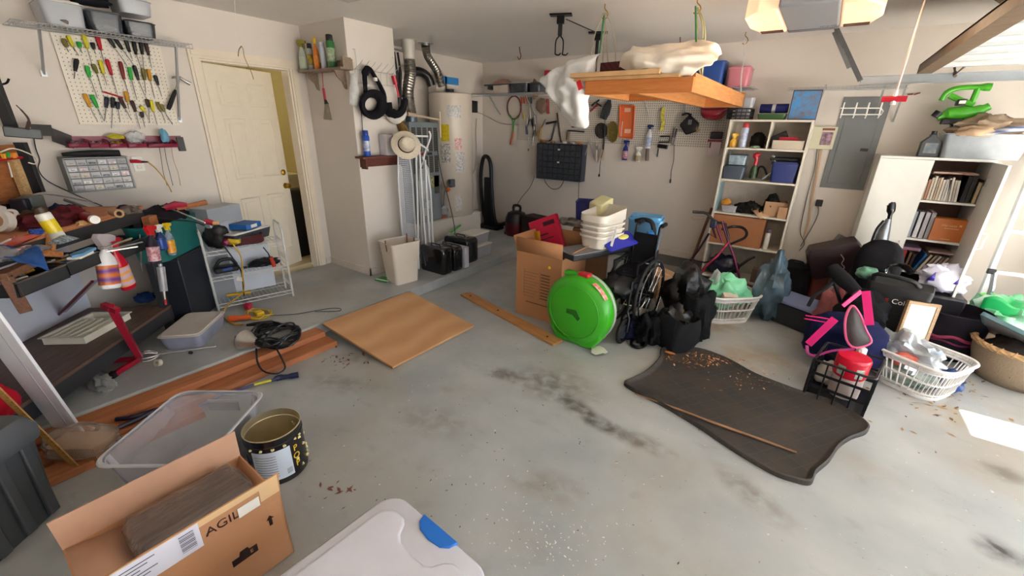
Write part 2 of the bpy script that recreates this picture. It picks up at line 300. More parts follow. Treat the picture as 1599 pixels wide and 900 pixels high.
def floor_mat():
    m = bpy.data.materials.new('painted_concrete'); m.use_nodes = True; nt = m.node_tree; N = nt.nodes; L = nt.links; b = N['Principled BSDF']
    g = N.new('ShaderNodeNewGeometry')
    def nz(s, d, det=6, dist=0., stretch=None):
        n = N.new('ShaderNodeTexNoise'); n.inputs['Scale'].default_value = s; n.inputs['Detail'].default_value = det; n.inputs['Distortion'].default_value = dist
        if stretch:
            mp = N.new('ShaderNodeMapping'); mp.inputs['Scale'].default_value = stretch; mp.inputs['Rotation'].default_value = (0, 0, R(35)); L.new(g.outputs['Position'], mp.inputs[0]); L.new(mp.outputs[0], n.inputs['Vector'])
        else: L.new(g.outputs['Position'], n.inputs['Vector'])
        r = N.new('ShaderNodeMapRange'); r.inputs['From Min'].default_value = d[0]; r.inputs['From Max'].default_value = d[1]; L.new(n.outputs['Fac'], r.inputs['Value']); return r.outputs[0]
    def mix(a, bcol, f, k=1.):
        mx = N.new('ShaderNodeMix'); mx.data_type = 'RGBA'; L.new(a, mx.inputs[6]); mx.inputs[7].default_value = (*srgb(bcol), 1)
        ml = N.new('ShaderNodeMath'); ml.operation = 'MULTIPLY'; ml.inputs[1].default_value = k; L.new(f, ml.inputs[0]); L.new(ml.outputs[0], mx.inputs[0]); return mx.outputs[2]
    rgb = N.new('ShaderNodeRGB'); rgb.outputs[0].default_value = (*srgb('abafb0'), 1)
    c = mix(rgb.outputs[0], '90979a', nz(2.2, (.35, .65)), .8)
    c = mix(c, '9b9285', nz(1.1, (.48, .72), 8, .6), .75)       # tan grime
    c = mix(c, '837f78', nz(6, (.6, .85), 8, .3, (1, 1.6, 1)), .5)
    c = mix(c, 'c9cdcd', nz(38, (.72, .76), 2), .8)             # chips
    c = mix(c, '5a544b', nz(55, (.72, .78), 2), .7)             # specks
    def blob(p, r, f, col, k):  # a stain with a place of its own
        sp = N.new('ShaderNodeVectorMath'); sp.operation = 'SUBTRACT'; sp.inputs[1].default_value = (p[0], p[1], 0); L.new(g.outputs['Position'], sp.inputs[0])
        mp = N.new('ShaderNodeMapping'); mp.vector_type = 'POINT'; mp.inputs['Rotation'].default_value = (0, 0, -f); L.new(sp.outputs[0], mp.inputs[0])
        sc_ = N.new('ShaderNodeVectorMath'); sc_.operation = 'MULTIPLY'; sc_.inputs[1].default_value = (1/r[0], 1/r[1], 0); L.new(mp.outputs[0], sc_.inputs[0])
        ln = N.new('ShaderNodeVectorMath'); ln.operation = 'LENGTH'; L.new(sc_.outputs[0], ln.inputs[0])
        mr = N.new('ShaderNodeMapRange'); mr.interpolation_type = 'SMOOTHSTEP'; mr.inputs['From Min'].default_value = 1; mr.inputs['From Max'].default_value = .1; L.new(ln.outputs['Value'], mr.inputs['Value'])
        mu = N.new('ShaderNodeMath'); mu.operation = 'MULTIPLY'; L.new(mr.outputs[0], mu.inputs[0]); L.new(nz(11, (.3, .62), 10, .4), mu.inputs[1])
        return mix(c, col, mu.outputs[0], k)
    for (a, r, f, col, k) in FLOORSTAINS: p = pz(*a); c = blob(p, r, f, col, k)
    L.new(c, b.inputs['Base Color']); b.inputs['Roughness'].default_value = .42
    rr = N.new('ShaderNodeMapRange'); rr.inputs['To Min'].default_value = .3; rr.inputs['To Max'].default_value = .62; L.new(nz(3, (.3, .7)), rr.inputs['Value']); L.new(rr.outputs[0], b.inputs['Roughness'])
    return m
FLOORSTAINS = [((860, 600), (.42, .3), .2, '5f5850', .75), ((905, 640), (.3, .10), -.35, '403b35', 1.), ((950, 668), (.3, .09), -.1, '4a453e', .95), ((790, 585), (.25, .12), .3, '55504a', .8), ((1000, 690), (.25, .1), 0, '6a645a', .8),
    ((1180, 560), (.5, .35), .3, '9d8a6c', .8), ((1120, 510), (.4, .2), .5, '8d7c62', .8), ((1470, 640), (.25, .35), .6, 'a89470', .6), ((1170, 770), (.3, .12), -.5, '6f695f', .7), ((680, 660), (.35, .2), .3, '7e786d', .6), ((850, 760), (.3, .15), .4, '7e7567', .6),
    ((1560, 860), (.13, .1), .3, '2d2a26', 1.), ((1570, 740), (.15, .12), .3, '6c675f', .9), ((560, 560), (.25, .15), .2, '6e675c', .6), ((1000, 850), (.5, .2), 0, '9a9a94', .5), ((1420, 600), (.3, .2), 0, 'b39c72', .6), ((530, 600), (.4, .15), .4, '77726a', .6)]
FLOOR = floor_mat()
g = G(); g.b2((XL-.1, YF-.1, -.1), (XR+.02, YB+.1, 0)); ST('floor', g, FLOOR)
g = G(); g.b2((XL, YF, 0.0005), (XS, YB, SL)); ST('floor_raised_slab', g, [FLOOR], bev=.008)
g = G(); g.b2((XR+.02, YF-6, -.12), (XR+14, YB+6, -.03)); ST('floor_driveway', g, M('d8d4cc', .9, var=.1, sc=2))
DY0, DY1 = 1.68, 2.44   # entry door opening
DT = 2.10
g = G(); g.b2((XL-.12, YF, 0), (XL, DY0, ZC)); g.b2((XL-.12, DY1, 0), (XL, YB, ZC)); g.b2((XL-.12, DY0, DT), (XL, DY1, ZC)); ST('wall_left', g, WALL)
g = G(); g.b2((XL-.12, YB, 0), (XR+.3, YB+.12, ZC)); ST('wall_back', g, WALL)
g = G(); g.b2((XL-.12, YF-.12, 0), (XR+.3, YF, ZC)); ST('wall_front', g, WALL)
OY0, OY1 = -.65, 4.80
g = G(); g.b2((XR, YF, 0), (XR+.15, OY0, ZC)); g.b2((XR, OY1, 0), (XR+.15, YB, ZC)); g.b2((XR, OY0, 2.08), (XR+.15, OY1, ZC)); ST('wall_right', g, WALL)
g = G(); g.b2((XR+.15, YF, 2.32), (XR+1.5, 4.10, 2.42)); g.b2((XR+.15, 4.43, 2.32), (XR+1.5, YB+.5, 2.42)); g.b2((XR+1.5, YF, 2.2), (XR+1.56, 4.10, 2.45)); ST('sun_blocker', g, WALL)  # added out of view: boxes block the sun, their gap shapes the floor patch
g = G(); g.b2((XL-.12, YF-.12, ZC), (XR+.3, YB+.12, ZC+.1)); ST('ceiling', g, CEIL)
cB = px(616, 46, -3.676); CY0, CY1 = 2.60, 3.14
g = G(); g.b2((XL, CY0, SL), (-3.676, CY1, ZC)); ST('wall_column', g, WALL, bev=.004)
BB = M('d8cfc6', .5, var=.04)
def baseb(g, p, q, h, t):
    g.b2(p, (q[0], q[1], p[2]+h)); g.b2((min(p[0], q[0])-0, min(p[1], q[1]), p[2]), (max(p[0], q[0]), max(p[1], q[1]), p[2]+h*.7))
g = G(); g.b2((XL+.002, CY0-.012, SL), (-3.664, CY0, SL+.075)); g.b2((-3.676, CY0-.012, SL), (-3.664, CY1, SL+.075)); g.b2((XL, CY0-.02, SL), (-3.656, CY0, SL+.02)); g.b2((-3.676, CY0-.02, SL), (-3.656, CY1, SL+.02)); ST('baseboard_column', g, BB)
g = G(); g.b2((XL, YB-.012, .12), (XR, YB, .2)); ST('baseboard_back', g, BB)
g = G(); g.b2((XS, YB-.03, 0), (XR, YB, .12)); ST('trim_curb', g, M('6f6f6b', .8, var=.2, sc=5))
g = G(); g.b2((XL, DY1+.09, SL), (XL+.012, CY0, SL+.07)); g.b2((XL, YF, SL), (XL+.012, DY0-.09, SL+.07)); ST('baseboard_left', g, BB)
g = G()
for a, b in ((DY0-.075, DY0), (DY1, DY1+.075)):
    g.b2((XL, a, SL), (XL+.018, b, DT)); g.b2((XL+.0181, a+.02, SL), (XL+.025, b-.02, DT-.001))
g.b2((XL, DY0-.075, DT+.0005), (XL+.018, DY1+.075, DT+.075)); g.b2((XL+.0181, DY0-.055, DT+.02), (XL+.025, DY1+.055, DT+.055))
g.b2((XL-.12, DY0+.0005, SL), (XL-.0005, DY0+.015, DT-.016)); g.b2((XL-.12, DY1-.015, SL), (XL-.0005, DY1-.0005, DT-.016)); g.b2((XL-.12, DY0, DT-.015), (XL-.0005, DY1, DT-.0005)); ST('trim_1', g, M('e0d4c2', .5, var=.04))
DW, DHH = .735, 1.955
dr = T('door_1', None, None, (XL-.035, DY0+.018, SL+.02), R(90+20)); dr['kind'] = 'structure'
DM = M('e6dcca', .45, var=.03)
g = G(); t = .038
g.b2((0, -t/2, 0), (DW, t/2, DHH))
def panel(x0, x1, z0, z1, g):
    for y, sgn in ((-t/2, -1),):
        g.b2((x0, y-.002, z0), (x1, y+.002, z1)); 
pn = []
st = .095; mid = DW/2; 
for z0, z1 in ((.2, .80), (.98, 1.52), (1.62, 1.83)):
    for x0, x1 in ((st, mid-.04), (mid+.04, DW-st)):
        pn.append((x0, x1, z0, z1))
for x0, x1, z0, z1 in pn:   # raised fields with a moulding ring around them
    for s_ in (-1, 1):
        y = s_*t/2
        for a, b, c_, d_ in ((x0, x1, z0, z0+.014), (x0, x1, z1-.014, z1), (x0, x0+.014, z0, z1), (x1-.014, x1, z0, z1)): g.b2((a, y-.004, c_), (b, y+.004, d_))
        g.b2((x0+.04, y-.004, z0+.04), (x1-.04, y+.004, z1-.04))
ST('door_leaf', g, DM, parent=dr, bev=.003)
for z, n, rr in ((.86, 'door_handle', .026), (1.0, 'door_deadbolt', .022)):
    g = G(); 
    for s_ in (-1, 1):
        q = Matrix.Translation((DW-.06, 0, z)) @ Matrix.Rotation(R(90)*s_, 4, 'X'); g.T = q
        g.lathe([(.03, t/2), (.03, t/2+.006), (.012, t/2+.012), (.012, t/2+.03), (rr, t/2+.036), (rr*1.05, t/2+.05), (rr*.7, t/2+.062), (0, t/2+.064)] if n == 'door_handle' else [(.03, t/2), (.03, t/2+.01), (.02, t/2+.02), (0, t/2+.022)], n=16)
    g.o(n, BRASS, dr)
YR = M('a89a6a', .8, var=.05)
g = G(); g.b2((XL-1.6, DY0-.8, 0), (XL-.12, DY1+.6, SL+.02)); ST('floor_hallway', g, M('c9b791', .5, var=.1, sc=3))
g = G(); g.b2((XL-1.7, DY0-.9, 0), (XL-1.6, DY1+.7, ZC)); g.b2((XL-1.7, DY1+.35, 0), (XL-.12, DY1+.45, ZC)); g.b2((XL-1.7, DY0-.9, 0), (XL-.12, DY0-.8, ZC)); ST('wall_hallway', g, YR)
g = G(); g.b2((XL-1.7, DY0-.9, 2.3), (XL-.12, DY1+.45, 2.36)); ST('ceiling_hallway', g, YR)
g = G(); g.b2((XL-1.1, DY1-.25, 0), (XL-.7, DY1+.34, 1.0)); g.b2((XL-1.12, DY1-.27, 1.0), (XL-.68, DY1+.34, 1.04)); g.o('hall_cabinet', M('d8cfae', .5), None, label='pale cabinet in the hallway seen through the open door', cat='cabinet'); g = G(); g.b2((XL-.6, DY1-.12, SL), (XL-.4, DY1+.3, .9)); g.o('hall_chair', plastic('1c1a1a'), None, bev=.03, label='dark chair-like object in the hallway beyond the door gap', cat='chair')
hl = bpy.data.lights.new('hallway_lamp', 'POINT'); hl.energy = 6; hl.color = (1, .9, .68); hl.shadow_soft_size = .15; ho = bpy.data.objects.new('hallway_lamp', hl); C.objects.link(ho); ho.location = (XL-.9, 1.7, 2.1)
SHX = XL+.31; sa, sb = px(19, 35, SHX), px(299, 65, SHX); SZ = (sa.z+sb.z)/2; sy0, sy1 = sa.y, sb.y
WIRE = M('b9bcbf', .35, .6, var=.05)
t = T('wire_shelf', 'white wire wall shelf above the screwdriver pegboard', 'shelf', (XL, sy0, SZ))
g = G(); L_ = sy1-sy0
for x in (.012, .16, .305): g.tube([(x, 0, 0), (x, L_, 0)], .004, 6)
g.tube([(.31, 0, -.03), (.31, L_, -.03)], .004, 6)
for i in range(40): y = L_*i/39; g.tube([(.005, y, .003), (.31, y, .003), (.312, y, -.03)], .002, 4)
g.o('wire_deck', WIRE, t)
for a, b in (((56, 40), (72, 115)), ((283, 66), (271, 187))):
    f = px(*a, XL+.3); w = px(*b, XL+.01); y = (f.y+w.y)/2-sy0; g = G(); g.bar((.30, y, -.02), (.012, y, w.z-SZ), .012, .02); g.box((.012, y, w.z-SZ), (.012, .03, .04)); g.o('bracket', WIRE, t)
def shelfbox(label, x0, y0, x1, y1, d, mat, lid, dx=0., fill=None, z=None, latch=None):
    cy, bz, w, h = WL(x0, y0, x1, y1, SHX-.02-dx); return tote(label, (SHX-.02-dx-d/2, cy, z if z is not None else SZ+.006), R(90), w*.97, d, h*.9, mat, lid, group=None, fill=fill, latch=latch), (w, h)
shelfbox('clear storage box with white lid, left on the wire shelf', 62, -3, 134, 40, .26, CLEAR2, LIDW, fill=['8a8078', '6e6a70'])
shelfbox('grey translucent storage box with dark lid, middle of the wire shelf', 136, 12, 194, 47, .26, SMOKE, plastic('55585c'), fill=['a29c96', '7d7a76'])
shelfbox('lower black storage box with red cloth inside, at the wire shelf end', 196, 30, 246, 56, .26, SMOKE, plastic('2c3033'), fill=['c03028', 'a8552a'])
shelfbox('upper clear box with papers and fabric, on the black box', 186, 1, 240, 26, .24, CLEAR2, CLEAR2, fill=['b8a8a8', '8f93a0'], z=SZ+.145)
shelfbox('flat clear box topmost above the left shelf box', 70, -25, 126, -2, .22, CLEAR2, LIDW, z=SZ+.21)
sack('fabric_bundle', 'black folded fabric lying on the grey storage box', 'fabric', (XL+.17, px(152, 10, SHX).y, SZ+.17), (.07, .1, .035), cloth('1c1c24'), 3)
PEGM = M('e3dccf', .6, var=.03)
py0, py1, pz0, pz1 = .827, 1.66, 1.577, 2.15
def pegboard(label, loc, rot, w, h, name='pegboard', sp=.0254, mat=PEGM, hole=.0032):
    t = T(name, label, 'pegboard', loc, rot); g = G(); g.b2((0, -.018, 0), (w, -.012, h))
    for x in (0, w/2, w): g.b2((max(0, x-.015), -.012, 0), (min(w, x+.015), 0, h))
    g.o('board', mat, t)
    g = G(); nx, nz = int((w-.02)/sp), int((h-.02)/sp)
    for i in range(nx+1):
        for j in range(nz+1):
            x, z = (w-nx*sp)/2+i*sp, (h-nz*sp)/2+j*sp
            g.raw([(x+hole*math.cos(k*PI/3), -.0184, z+hole*math.sin(k*PI/3)) for k in range(6)], [tuple(range(6))])
    g.o('holes', M('2a2622', .9), t, kind='stuff'); return t
pegboard('white pegboard full of screwdrivers beside the entry door', (XL, py0, pz0), R(90), .60, pz1-pz0)
PGX = XL+.035
cols = dict(olive=plastic('6f6426'), yellow=plastic('d3c92a'), green=plastic('28a83c'), black=BLK, red=plastic('b81428'), dred=plastic('7d1520'), amber=plastic('c98f14'), blue=plastic('1a2036'), brown=plastic('3a1d1a'), tan=plastic('8a7a50'))
rows = [[('olive', (370, 225), (392, 278), (402, 303), 'short olive-handled'), ('yellow', (397, 208), (430, 275), (463, 328), 'leaning yellow-handled'), ('green', (460, 243), (468, 280), (483, 312), 'stubby bright green'), ('yellow', (490, 200), (513, 285), (540, 380), 'upright large yellow-handled'), ('black', (540, 248), (552, 290), (562, 318), 'stubby black'), ('red', (567, 200), (592, 295), (612, 375), 'large bright red-handled'),
 ('black', (632, 215), (675, 282), (745, 385), 'most slanted black-handled'), ('black', (675, 225), (718, 290), (790, 388), 'second slanted black-handled'), ('black', (733, 225), (760, 305), (775, 345), 'third black-handled'), ('black', (783, 240), (798, 320), (828, 400), 'fourth black-handled'), ('black', (823, 237), (835, 320), (843, 400), 'fifth, upright black-handled'), ('brown', (850, 240), (872, 325), (890, 400), 'brown-black-handled end')],
 [('black', (450, 345), (440, 418), (435, 462), 'short black'), ('green', (508, 385), (527, 455), (575, 578), 'long green-handled'), ('olive', (545, 375), (570, 430), (603, 545), 'long olive-handled'), ('yellow', (585, 352), (608, 435), (628, 500), 'fat yellow-handled'), ('red', (625, 347), (655, 440), (690, 555), 'bright red-handled'), ('dred', (703, 360), (728, 465), (765, 600), 'dark red-handled'), ('green', (757, 393), (772, 470), (803, 585), 'green-handled second'), ('black', (785, 383), (812, 470), (858, 580), 'long black-handled'), ('olive', (838, 400), (848, 470), (855, 545), 'dark olive-handled'), ('amber', (868, 405), (882, 475), (905, 570), 'amber-handled'), ('black', (908, 440), (927, 500), (948, 565), 'small thin black')],
 [('amber', (492, 547), (530, 628), (570, 708), 'amber-handled first'), ('green', (535, 555), (572, 632), (612, 708), 'green-handled'), ('blue', (625, 567), (622, 632), (612, 710), 'upright navy-handled'), ('black', (662, 570), (660, 632), (653, 752), 'long upright black-handled'), ('blue', (688, 595), (693, 640), (705, 712), 'short navy-handled'), ('brown', (700, 570), (735, 635), (772, 705), 'slanted brown-handled'), ('amber', (735, 535), (748, 600), (755, 640), 'stubby amber'), ('brown', (770, 588), (795, 655), (823, 755), 'longest brown-handled'), ('yellow', (820, 620), (850, 655), (866, 690), 'stubby yellow'), ('black', (828, 655), (835, 690), (850, 745), 'thin black'), ('brown', (858, 580), (872, 630), (877, 720), 'upright brown-handled'), ('yellow', (883, 585), (900, 655), (922, 730), 'slim yellow-handled'), ('olive', (920, 598), (945, 655), (970, 715), 'olive-handled'), ('tan', (943, 610), (965, 655), (1012, 730), 'tan-handled end')]]
for rn, row in zip(('top', 'middle', 'bottom'), rows):
    for c, a, b, tip, wd in row:
        q = [px(p[0]/3.75, p[1]/3.75, PGX) for p in (a, b, tip)]
        screwdriver('%s screwdriver in the %s pegboard row' % (wd, rn), *q, cols[c], 'screwdrivers on the pegboard')
g = G(); g.tube([wl(161.5, 143.5, .05), wl(192, 152.5, .05)], .006, 8); o_ = Vector(wl(161.5, 143.5, .05)); g.v = [v-o_ for v in g.v]; g.o('marker', RED, None, label='slim red marker lying across the bottom screwdriver row', cat='marker', loc=o_)
p0 = wl(281, 122, .06); p1 = wl(263, 171, .06); t = T('hammer', 'claw hammer with black grip hanging beside the pegboard', 'hammer', p0)
g = G(); v = p1-p0; g.tube([Vector(), v*.4], .008, 8); g.o('shaft', STEEL, t); g = G(); g.tube([v*.38, v*.45, v*.9, v], [.010, .015, .016, .012], 8); g.o('grip', RUB, t)
g = G(); a = wl(297, 131, .06)-p0; b = wl(268, 120, .06)-p0; g.tube([a, a*.75, a*.4, Vector()], [.015, .015, .009, .014], 10); g.tube([Vector(), b*.5, b*.8+Vector((0, 0, -.002)), b+Vector((0, 0, -.012))], [.014, .010, .007, .003], 8); g.o('head', STEEL, t)
g = G(); g.tube([(-.05, 0, -.01), (.01, 0, -.012), (.02, 0, 0)], .002, 5); g.o('hook', STEEL, t)
MAG = plastic('7d1838', .4); ax = [(400, 525), (530, 640), (645, 748), (752, 862), (867, 1045)]
wd = ['holding a grey clip', 'holding pink rubber pieces', 'holding yellow wire nuts', 'holding white fittings and a clear bag', 'with a blue mask on top']
cy, bz, w_, h_ = WL(105, 212, 285, 232, XL+.03)
g = G(); q0 = wl(107, 214, 0); q1 = wl(284, 222, 0); t = T('bin_rail', 'dark magenta wall rail carrying the small parts bins', 'rail', (XL, q0.y, q0.z-.07)); g.b2((0, 0, 0), (.008, q1.y-q0.y, .075)); g.o('rail', MAG, t)
for (x0, x1), s in zip(ax, wd):
    a = px(x0/3.75, 231, XL+.1); b = px(x1/3.75, 232, XL+.1); w = b.y-a.y; t = T('parts_bin', 'dark magenta open parts bin %s' % s, 'bin', (XL+.01, (a.y+b.y)/2, a.z), 0, 'parts bins under the pegboard')
    g = G(); k = .003
    g.b2((0, -w/2+k, 0), (.10, w/2-k, .004)); g.b2((0, -w/2+k, 0), (.004, w/2-k, .06)); g.raw([(.10, -w/2+k, 0), (.10, w/2-k, 0), (.115, w/2-k, .032), (.115, -w/2+k, .032)], [(0, 1, 2, 3)]); 
    for s_ in (-w/2+k, w/2-k): g.raw([(0, s_, 0), (.10, s_, 0), (.115, s_, .032), (.06, s_, .055), (0, s_, .06)], [(0, 1, 2, 3, 4)])
    g.o('bin', MAG, t, solid=.003)
    c = {'grey clip': '9a9a9a', 'pink': 'c9a0a0', 'yellow': 'd6c81e', 'white fit': 'd9d0c4', 'blue mask': '3a2030'}
    cc = [v for k_, v in c.items() if k_ in s][0]
    for i in range(5):
        f = G(); f.ell((.03+.015*(i % 3), (i-2)*w*.17, .022+.006*(i % 2)), (.018, w*.1, .016), 8, rough=.5, seed=i); f.o('contents', plastic(cc), t)
sack('parts_bag', 'crumpled yellow bag sticking out of the third parts bin', 'bag', px(182, 217, XL+.06), (.025, .045, .02), M('c9bd2a', .4, alpha=.85), 4)
sack('parts_bag', 'clear crumpled plastic bag standing on the fourth parts bin', 'bag', px(214, 222, XL+.06)+Vector((0, 0, 0)), (.03, .055, .045), BAGC, 9)
o = sack('face_mask', 'folded light blue face mask standing in the end parts bin', 'face mask', px(259, 222, XL+.08), (.02, .025, .055), cloth('6fa6c4'), 5)
cy, bz, w, h = WL(277, 214, 288, 236, XL+.01)
g = G(); g.b2((0, -w/2, 0), (.02, w/2, h)); g.o('wall_box', BLK, None, bev=.003, label='small black box fixed at the end of the magenta bin rail', cat='box', loc=(XL, cy, bz))
a, b = px(97, 249, XL+.16), px(212, 292, XL+.16); w, h = b.y-a.y, .235; t = T('drawer_organizer', 'grey small parts organizer with thirty clear drawers on the wall', 'organizer', (XL, a.y, b.z-.01), R(0))
g = G(); k = .008; D = .16
g.b2((0, 0, 0), (.004, w, h)); g.b2((0, 0, 0), (D, k, h)); g.b2((0, w-k, 0), (D, w, h)); g.b2((0, 0, 0), (D, w, k)); g.b2((0, 0, h-k), (D, w, h))
nr, nc = 5, 6; dw, dh = (w-2*k)/nc, (h-2*k)/nr
for i in range(1, nr): g.b2((0, 0, k+dh*i-.0015), (D-.005, w, k+dh*i+.0015))
for i in range(1, nc): g.b2((0, k+dw*i-.0015, 0), (D-.005, k+dw*i+.0015, h))
g.o('case', plastic('6d7073'), t, bev=.001)
DC = plastic('b9bcc4', .15, alpha=.55)
cc = ['8d8d92', 'c9c9cc', '6f6f74', 'a08f84', 'd9c0c4', '5a5a60', 'b9ac9c']
for i in range(nr):
    for j in range(nc):
        y0, z0 = k+dw*j+.002, k+dh*i+.002; g = G(); g.b2((.01, y0, z0), (D-.004, y0+dw-.004, z0+dh-.006)); g.b2((D-.004, y0+dw*.3, z0+.008), (D+.008, y0+dw*.6, z0+.012)); dd = g.o('drawer', DC, t)
        f = G(); f.b2((D-.03, y0+.006, z0+.003), (D-.0035, y0+dw-.010, z0+dh*(.3+.4*rnd.random()))); f.o('contents', M(cc[(i*5+j*3) % 7], .6, .2, var=.5, sc=90), dd)
t = T('nail_gun', 'long black power tool lying on top of the drawer organizer', 'power tool', (XL+.08, a.y+.0, b.z-.01+h+.002)); g = G()
g.tube([(0, .02, .018), (0, .1, .02), (0, w*.55, .022), (0, w*.85, .024)], [.012, .018, .02, .016], 8); g.o('body', RUB, t); g = G(); g.tube([(0, w*.6, .02), (.01, w*.95, .018)], [.02, .022], 8); g.o('grip', BLK, t)
cy, bz, w, h = WL(196, 250, 228, 268, XL+.004)
t = T('wall_outlet', 'white wall outlet plate under the magenta bins', 'outlet', wl(216, 256, 0), R(90)); g = G(); g.b2((-.035, -.006, -.057), (.035, 0, .057)); g.o('plate', WHT, t, bev=.002)
for s in (-1, 1): g = G(); g.b2((-.016, -.009, s*.022-.013), (.016, -.005, s*.022+.013)); g.o('socket', CREAM, t, bev=.002)
p = wl(203, 252, .03); t = T('extension_cable', 'yellow extension cord with red plug hanging from the wall outlet', 'cord', p)
g = G(); g.tube([(0, 0, 0), wl(213, 252, .04)-p, wl(221, 253, .045)-p], [.012, .014, .01], 8); g.o('plug', RED, t); g = G(); g.tube([wl(220, 253, .045)-p, wl(232, 253, .06)-p], [.009, .005], 8); g.o('strain_relief', BLK, t)
g = G(); g.tube([wl(231, 253, .06)-p, wl(243, 263, .1)-p, wl(254, 276, .15)-p, wl(262, 288, .2)-p, wl(268, 300, .3)-p], .004, 6, sm=6); g.o('cable', plastic('cfa23a'), t)
for i, (x, c) in enumerate(((249, '5a4a44'), (257, '2f3236'), (268, 'b48a4a'))):
    cord('hanging_wire', '%s thin cord hanging below the magenta bins' % ('brown', 'black', 'tan')[i], 'cord', [wl(x, 231, .05), wl(x+3, 250, .04), wl(x+6+i*2, 270, .05), wl(x+12+i, 290, .1)], .0022, M(c, .5))
t = T('ceiling_hook', 'thin cord with an open wire hook hanging before the entry door', 'hook', pz(366, -2, ZC)); o_ = t.location.copy(); P_ = lambda x, y: py(x, y, o_.y)-o_
g = G(); g.tube([(0, 0, 0), P_(368, 30), P_(377, 72)], .0015, 5); g.o('cord', PAPER, t); g = G(); g.tube([P_(377, 72), P_(373, 78), P_(372, 88)], .004, 6, sm=3); g.tube([P_(377, 72), P_(380, 78), P_(382, 90), P_(392, 112), P_(396, 124)], .003, 6, sm=3); g.o('hook', M('a08840', .4, .5), t)
t = T('wall_hook', 'black curved wall hook at the left edge above the bench', 'hook', wl(0, 131, 0)); o_ = t.location.copy(); g = G(); g.tube([wl(-4, 130, .01)-o_, wl(4, 131.5, .05)-o_, wl(11, 129, .07)-o_, wl(14, 123, .07)-o_], .006, 8, sm=4); g.o('hook', BLKM, t)
A0 = pz(267, 476, .30); A0.z = 0; E0 = pz(88, 596, .30); E0.z = 0; D1 = (E0-A0).normalized(); D2 = Vector((D1.y, -D1.x, 0)); D2 = D2 if D2.x < 0 else -D2
BROT = math.atan2(D1.y, D1.x)           # local x runs along the bench towards the viewer, local y = -D2 direction
t = T('workbench', 'dark workbench with wood-edged top and brown lower shelf full of tools', 'workbench', (A0.x, A0.y, SL), BROT)
sg = 1 if Vector((-D1.y, D1.x, 0)).dot(D2) > 0 else -1   # sign of local y that points into the bench
BL, BD = 1.36, .62; TOPZ = 1.05-SL; SHZ = .30-SL
DARK = plastic('2e3033', .5); BROWN = M('6d5446', .5, var=.3, sc=5, stretch=(1, 10, 1), c2='503a30'); EDGE = wood('b5744a')
g = G(); g.b2((0, 0, TOPZ-.10), (BL, sg*BD, TOPZ-.004)); g.o('bench_top', DARK, t, bev=.003)
g = G(); g.b2((0, sg*-.006, TOPZ-.024), (BL, sg*.045, TOPZ+.004)); g.b2((0, sg*.035, TOPZ-.004), (BL, sg*BD, TOPZ)); g.o('wood_surface', EDGE, t)
g = G(); g.b2((0, 0, SHZ-.02), (BL, sg*BD, SHZ)); g.o('lower_shelf', BROWN, t, bev=.002)
g = G(); g.b2((0, sg*.002, SHZ-.11), (BL, sg*.02, SHZ-.004)); g.b2((.002, 0, SHZ-.11), (.02, sg*BD, SHZ-.004)); g.o('shelf_apron', DARK, t)
for x, y in ((.03, .03), (.03, BD-.03), (BL-.03, .03), (BL-.03, BD-.03)): g = G(); g.box((x, sg*y, (TOPZ-.1)/2), (.05, .05, TOPZ-.1)); g.o('leg', DARK, t, bev=.003)
g = G(); g.b2((0, sg*(BD-.02), SHZ), (BL, sg*BD, TOPZ-.1)); g.o('back_panel', plastic('1d1f22'), t)
def PB(u, v, z): return A0+D1*u+D2*v+Vector((0, 0, z))
def uv(P): q = Vector((P[0], P[1], 0))-A0; return q.dot(D1), q.dot(D2)
def onb(x, y, v):  # pixel on the vertical plane parallel to the bench front, v behind it
    r_ = ray(x, y); n = D2; o_ = A0+D2*v; k = (o_.x*n.x+o_.y*n.y)/(r_.x*n.x+r_.y*n.y); return Vector((r_.x*k, r_.y*k, H+r_.z*k))
BK = BD-.03
t = T('back_rack', 'black steel rack posts and orange wood board behind the workbench', 'rack', (A0.x, A0.y, 0))
a, b = onb(52, 302, BK), onb(5, 150, BK); u0, _ = uv(onb(68, 300, BK)); 
for (x0, y0, x1, y1) in ((62, 303, 42, 222), (18, 200, -6, 110)): 
    p, q = onb(x0, y0, BK), onb(x1, y1, BK); q = Vector((p.x, p.y, q.z)); g = G(); g.bar(p-t.location, q-t.location, .06, .03, up=D1); g.o('post', DARK, t, bev=.002)
p, q = onb(-30, 310, BK+.02), onb(40, 250, BK+.02); 
def slab(g, p, q, z0, z1, th): g.bar(Vector((p.x, p.y, (z0+z1)/2)), Vector((q.x, q.y, (z0+z1)/2)), th, z1-z0)
g = G(); z1 = onb(20, 226, BK+.02).z; p1 = onb(48, 300, BK+.02); p2 = onb(-60, 320, BK+.02); slab(g, p1-t.location, p2-t.location, 1.06, z1, .018); g.o('board', wood('a8683c', stretch=(3, 3, 12)), t)
g = G(); p1 = onb(46, 300, BK-.02); slab(g, p1-t.location, p1-D2*.0+D1*-.02+D1*.07-t.location, 1.10, onb(32, 238, BK-.02).z, .03); g.o('pale_block', wood('c9a674'), t)
t = T('clamp_lamp', 'grey folded steel bracket arm reaching from the rack to the wall', 'bracket', wl(88, 212, .12)); o_ = t.location.copy()
STL = M('5a5c5e', .4, .5, var=.15); e = wl(113, 222, .03); f = onb(5, 205, BK-.05); k = onb(70, 205, BK-.1)
g = G(); g.bar(e-o_, wl(80, 210, .2)-o_, .004, .09); g.o('end_plate', STL, t); g = G(); g.bar(wl(82, 204, .2)-o_, wl(50, 203, .3)-o_, .004, .07); g.o('arm', STL, t)
g = G(); g.bar(wl(66, 210, .33)-o_, f-o_, .05, .06); g.o('housing', M('4b5052', .35, .3), t, bev=.006)
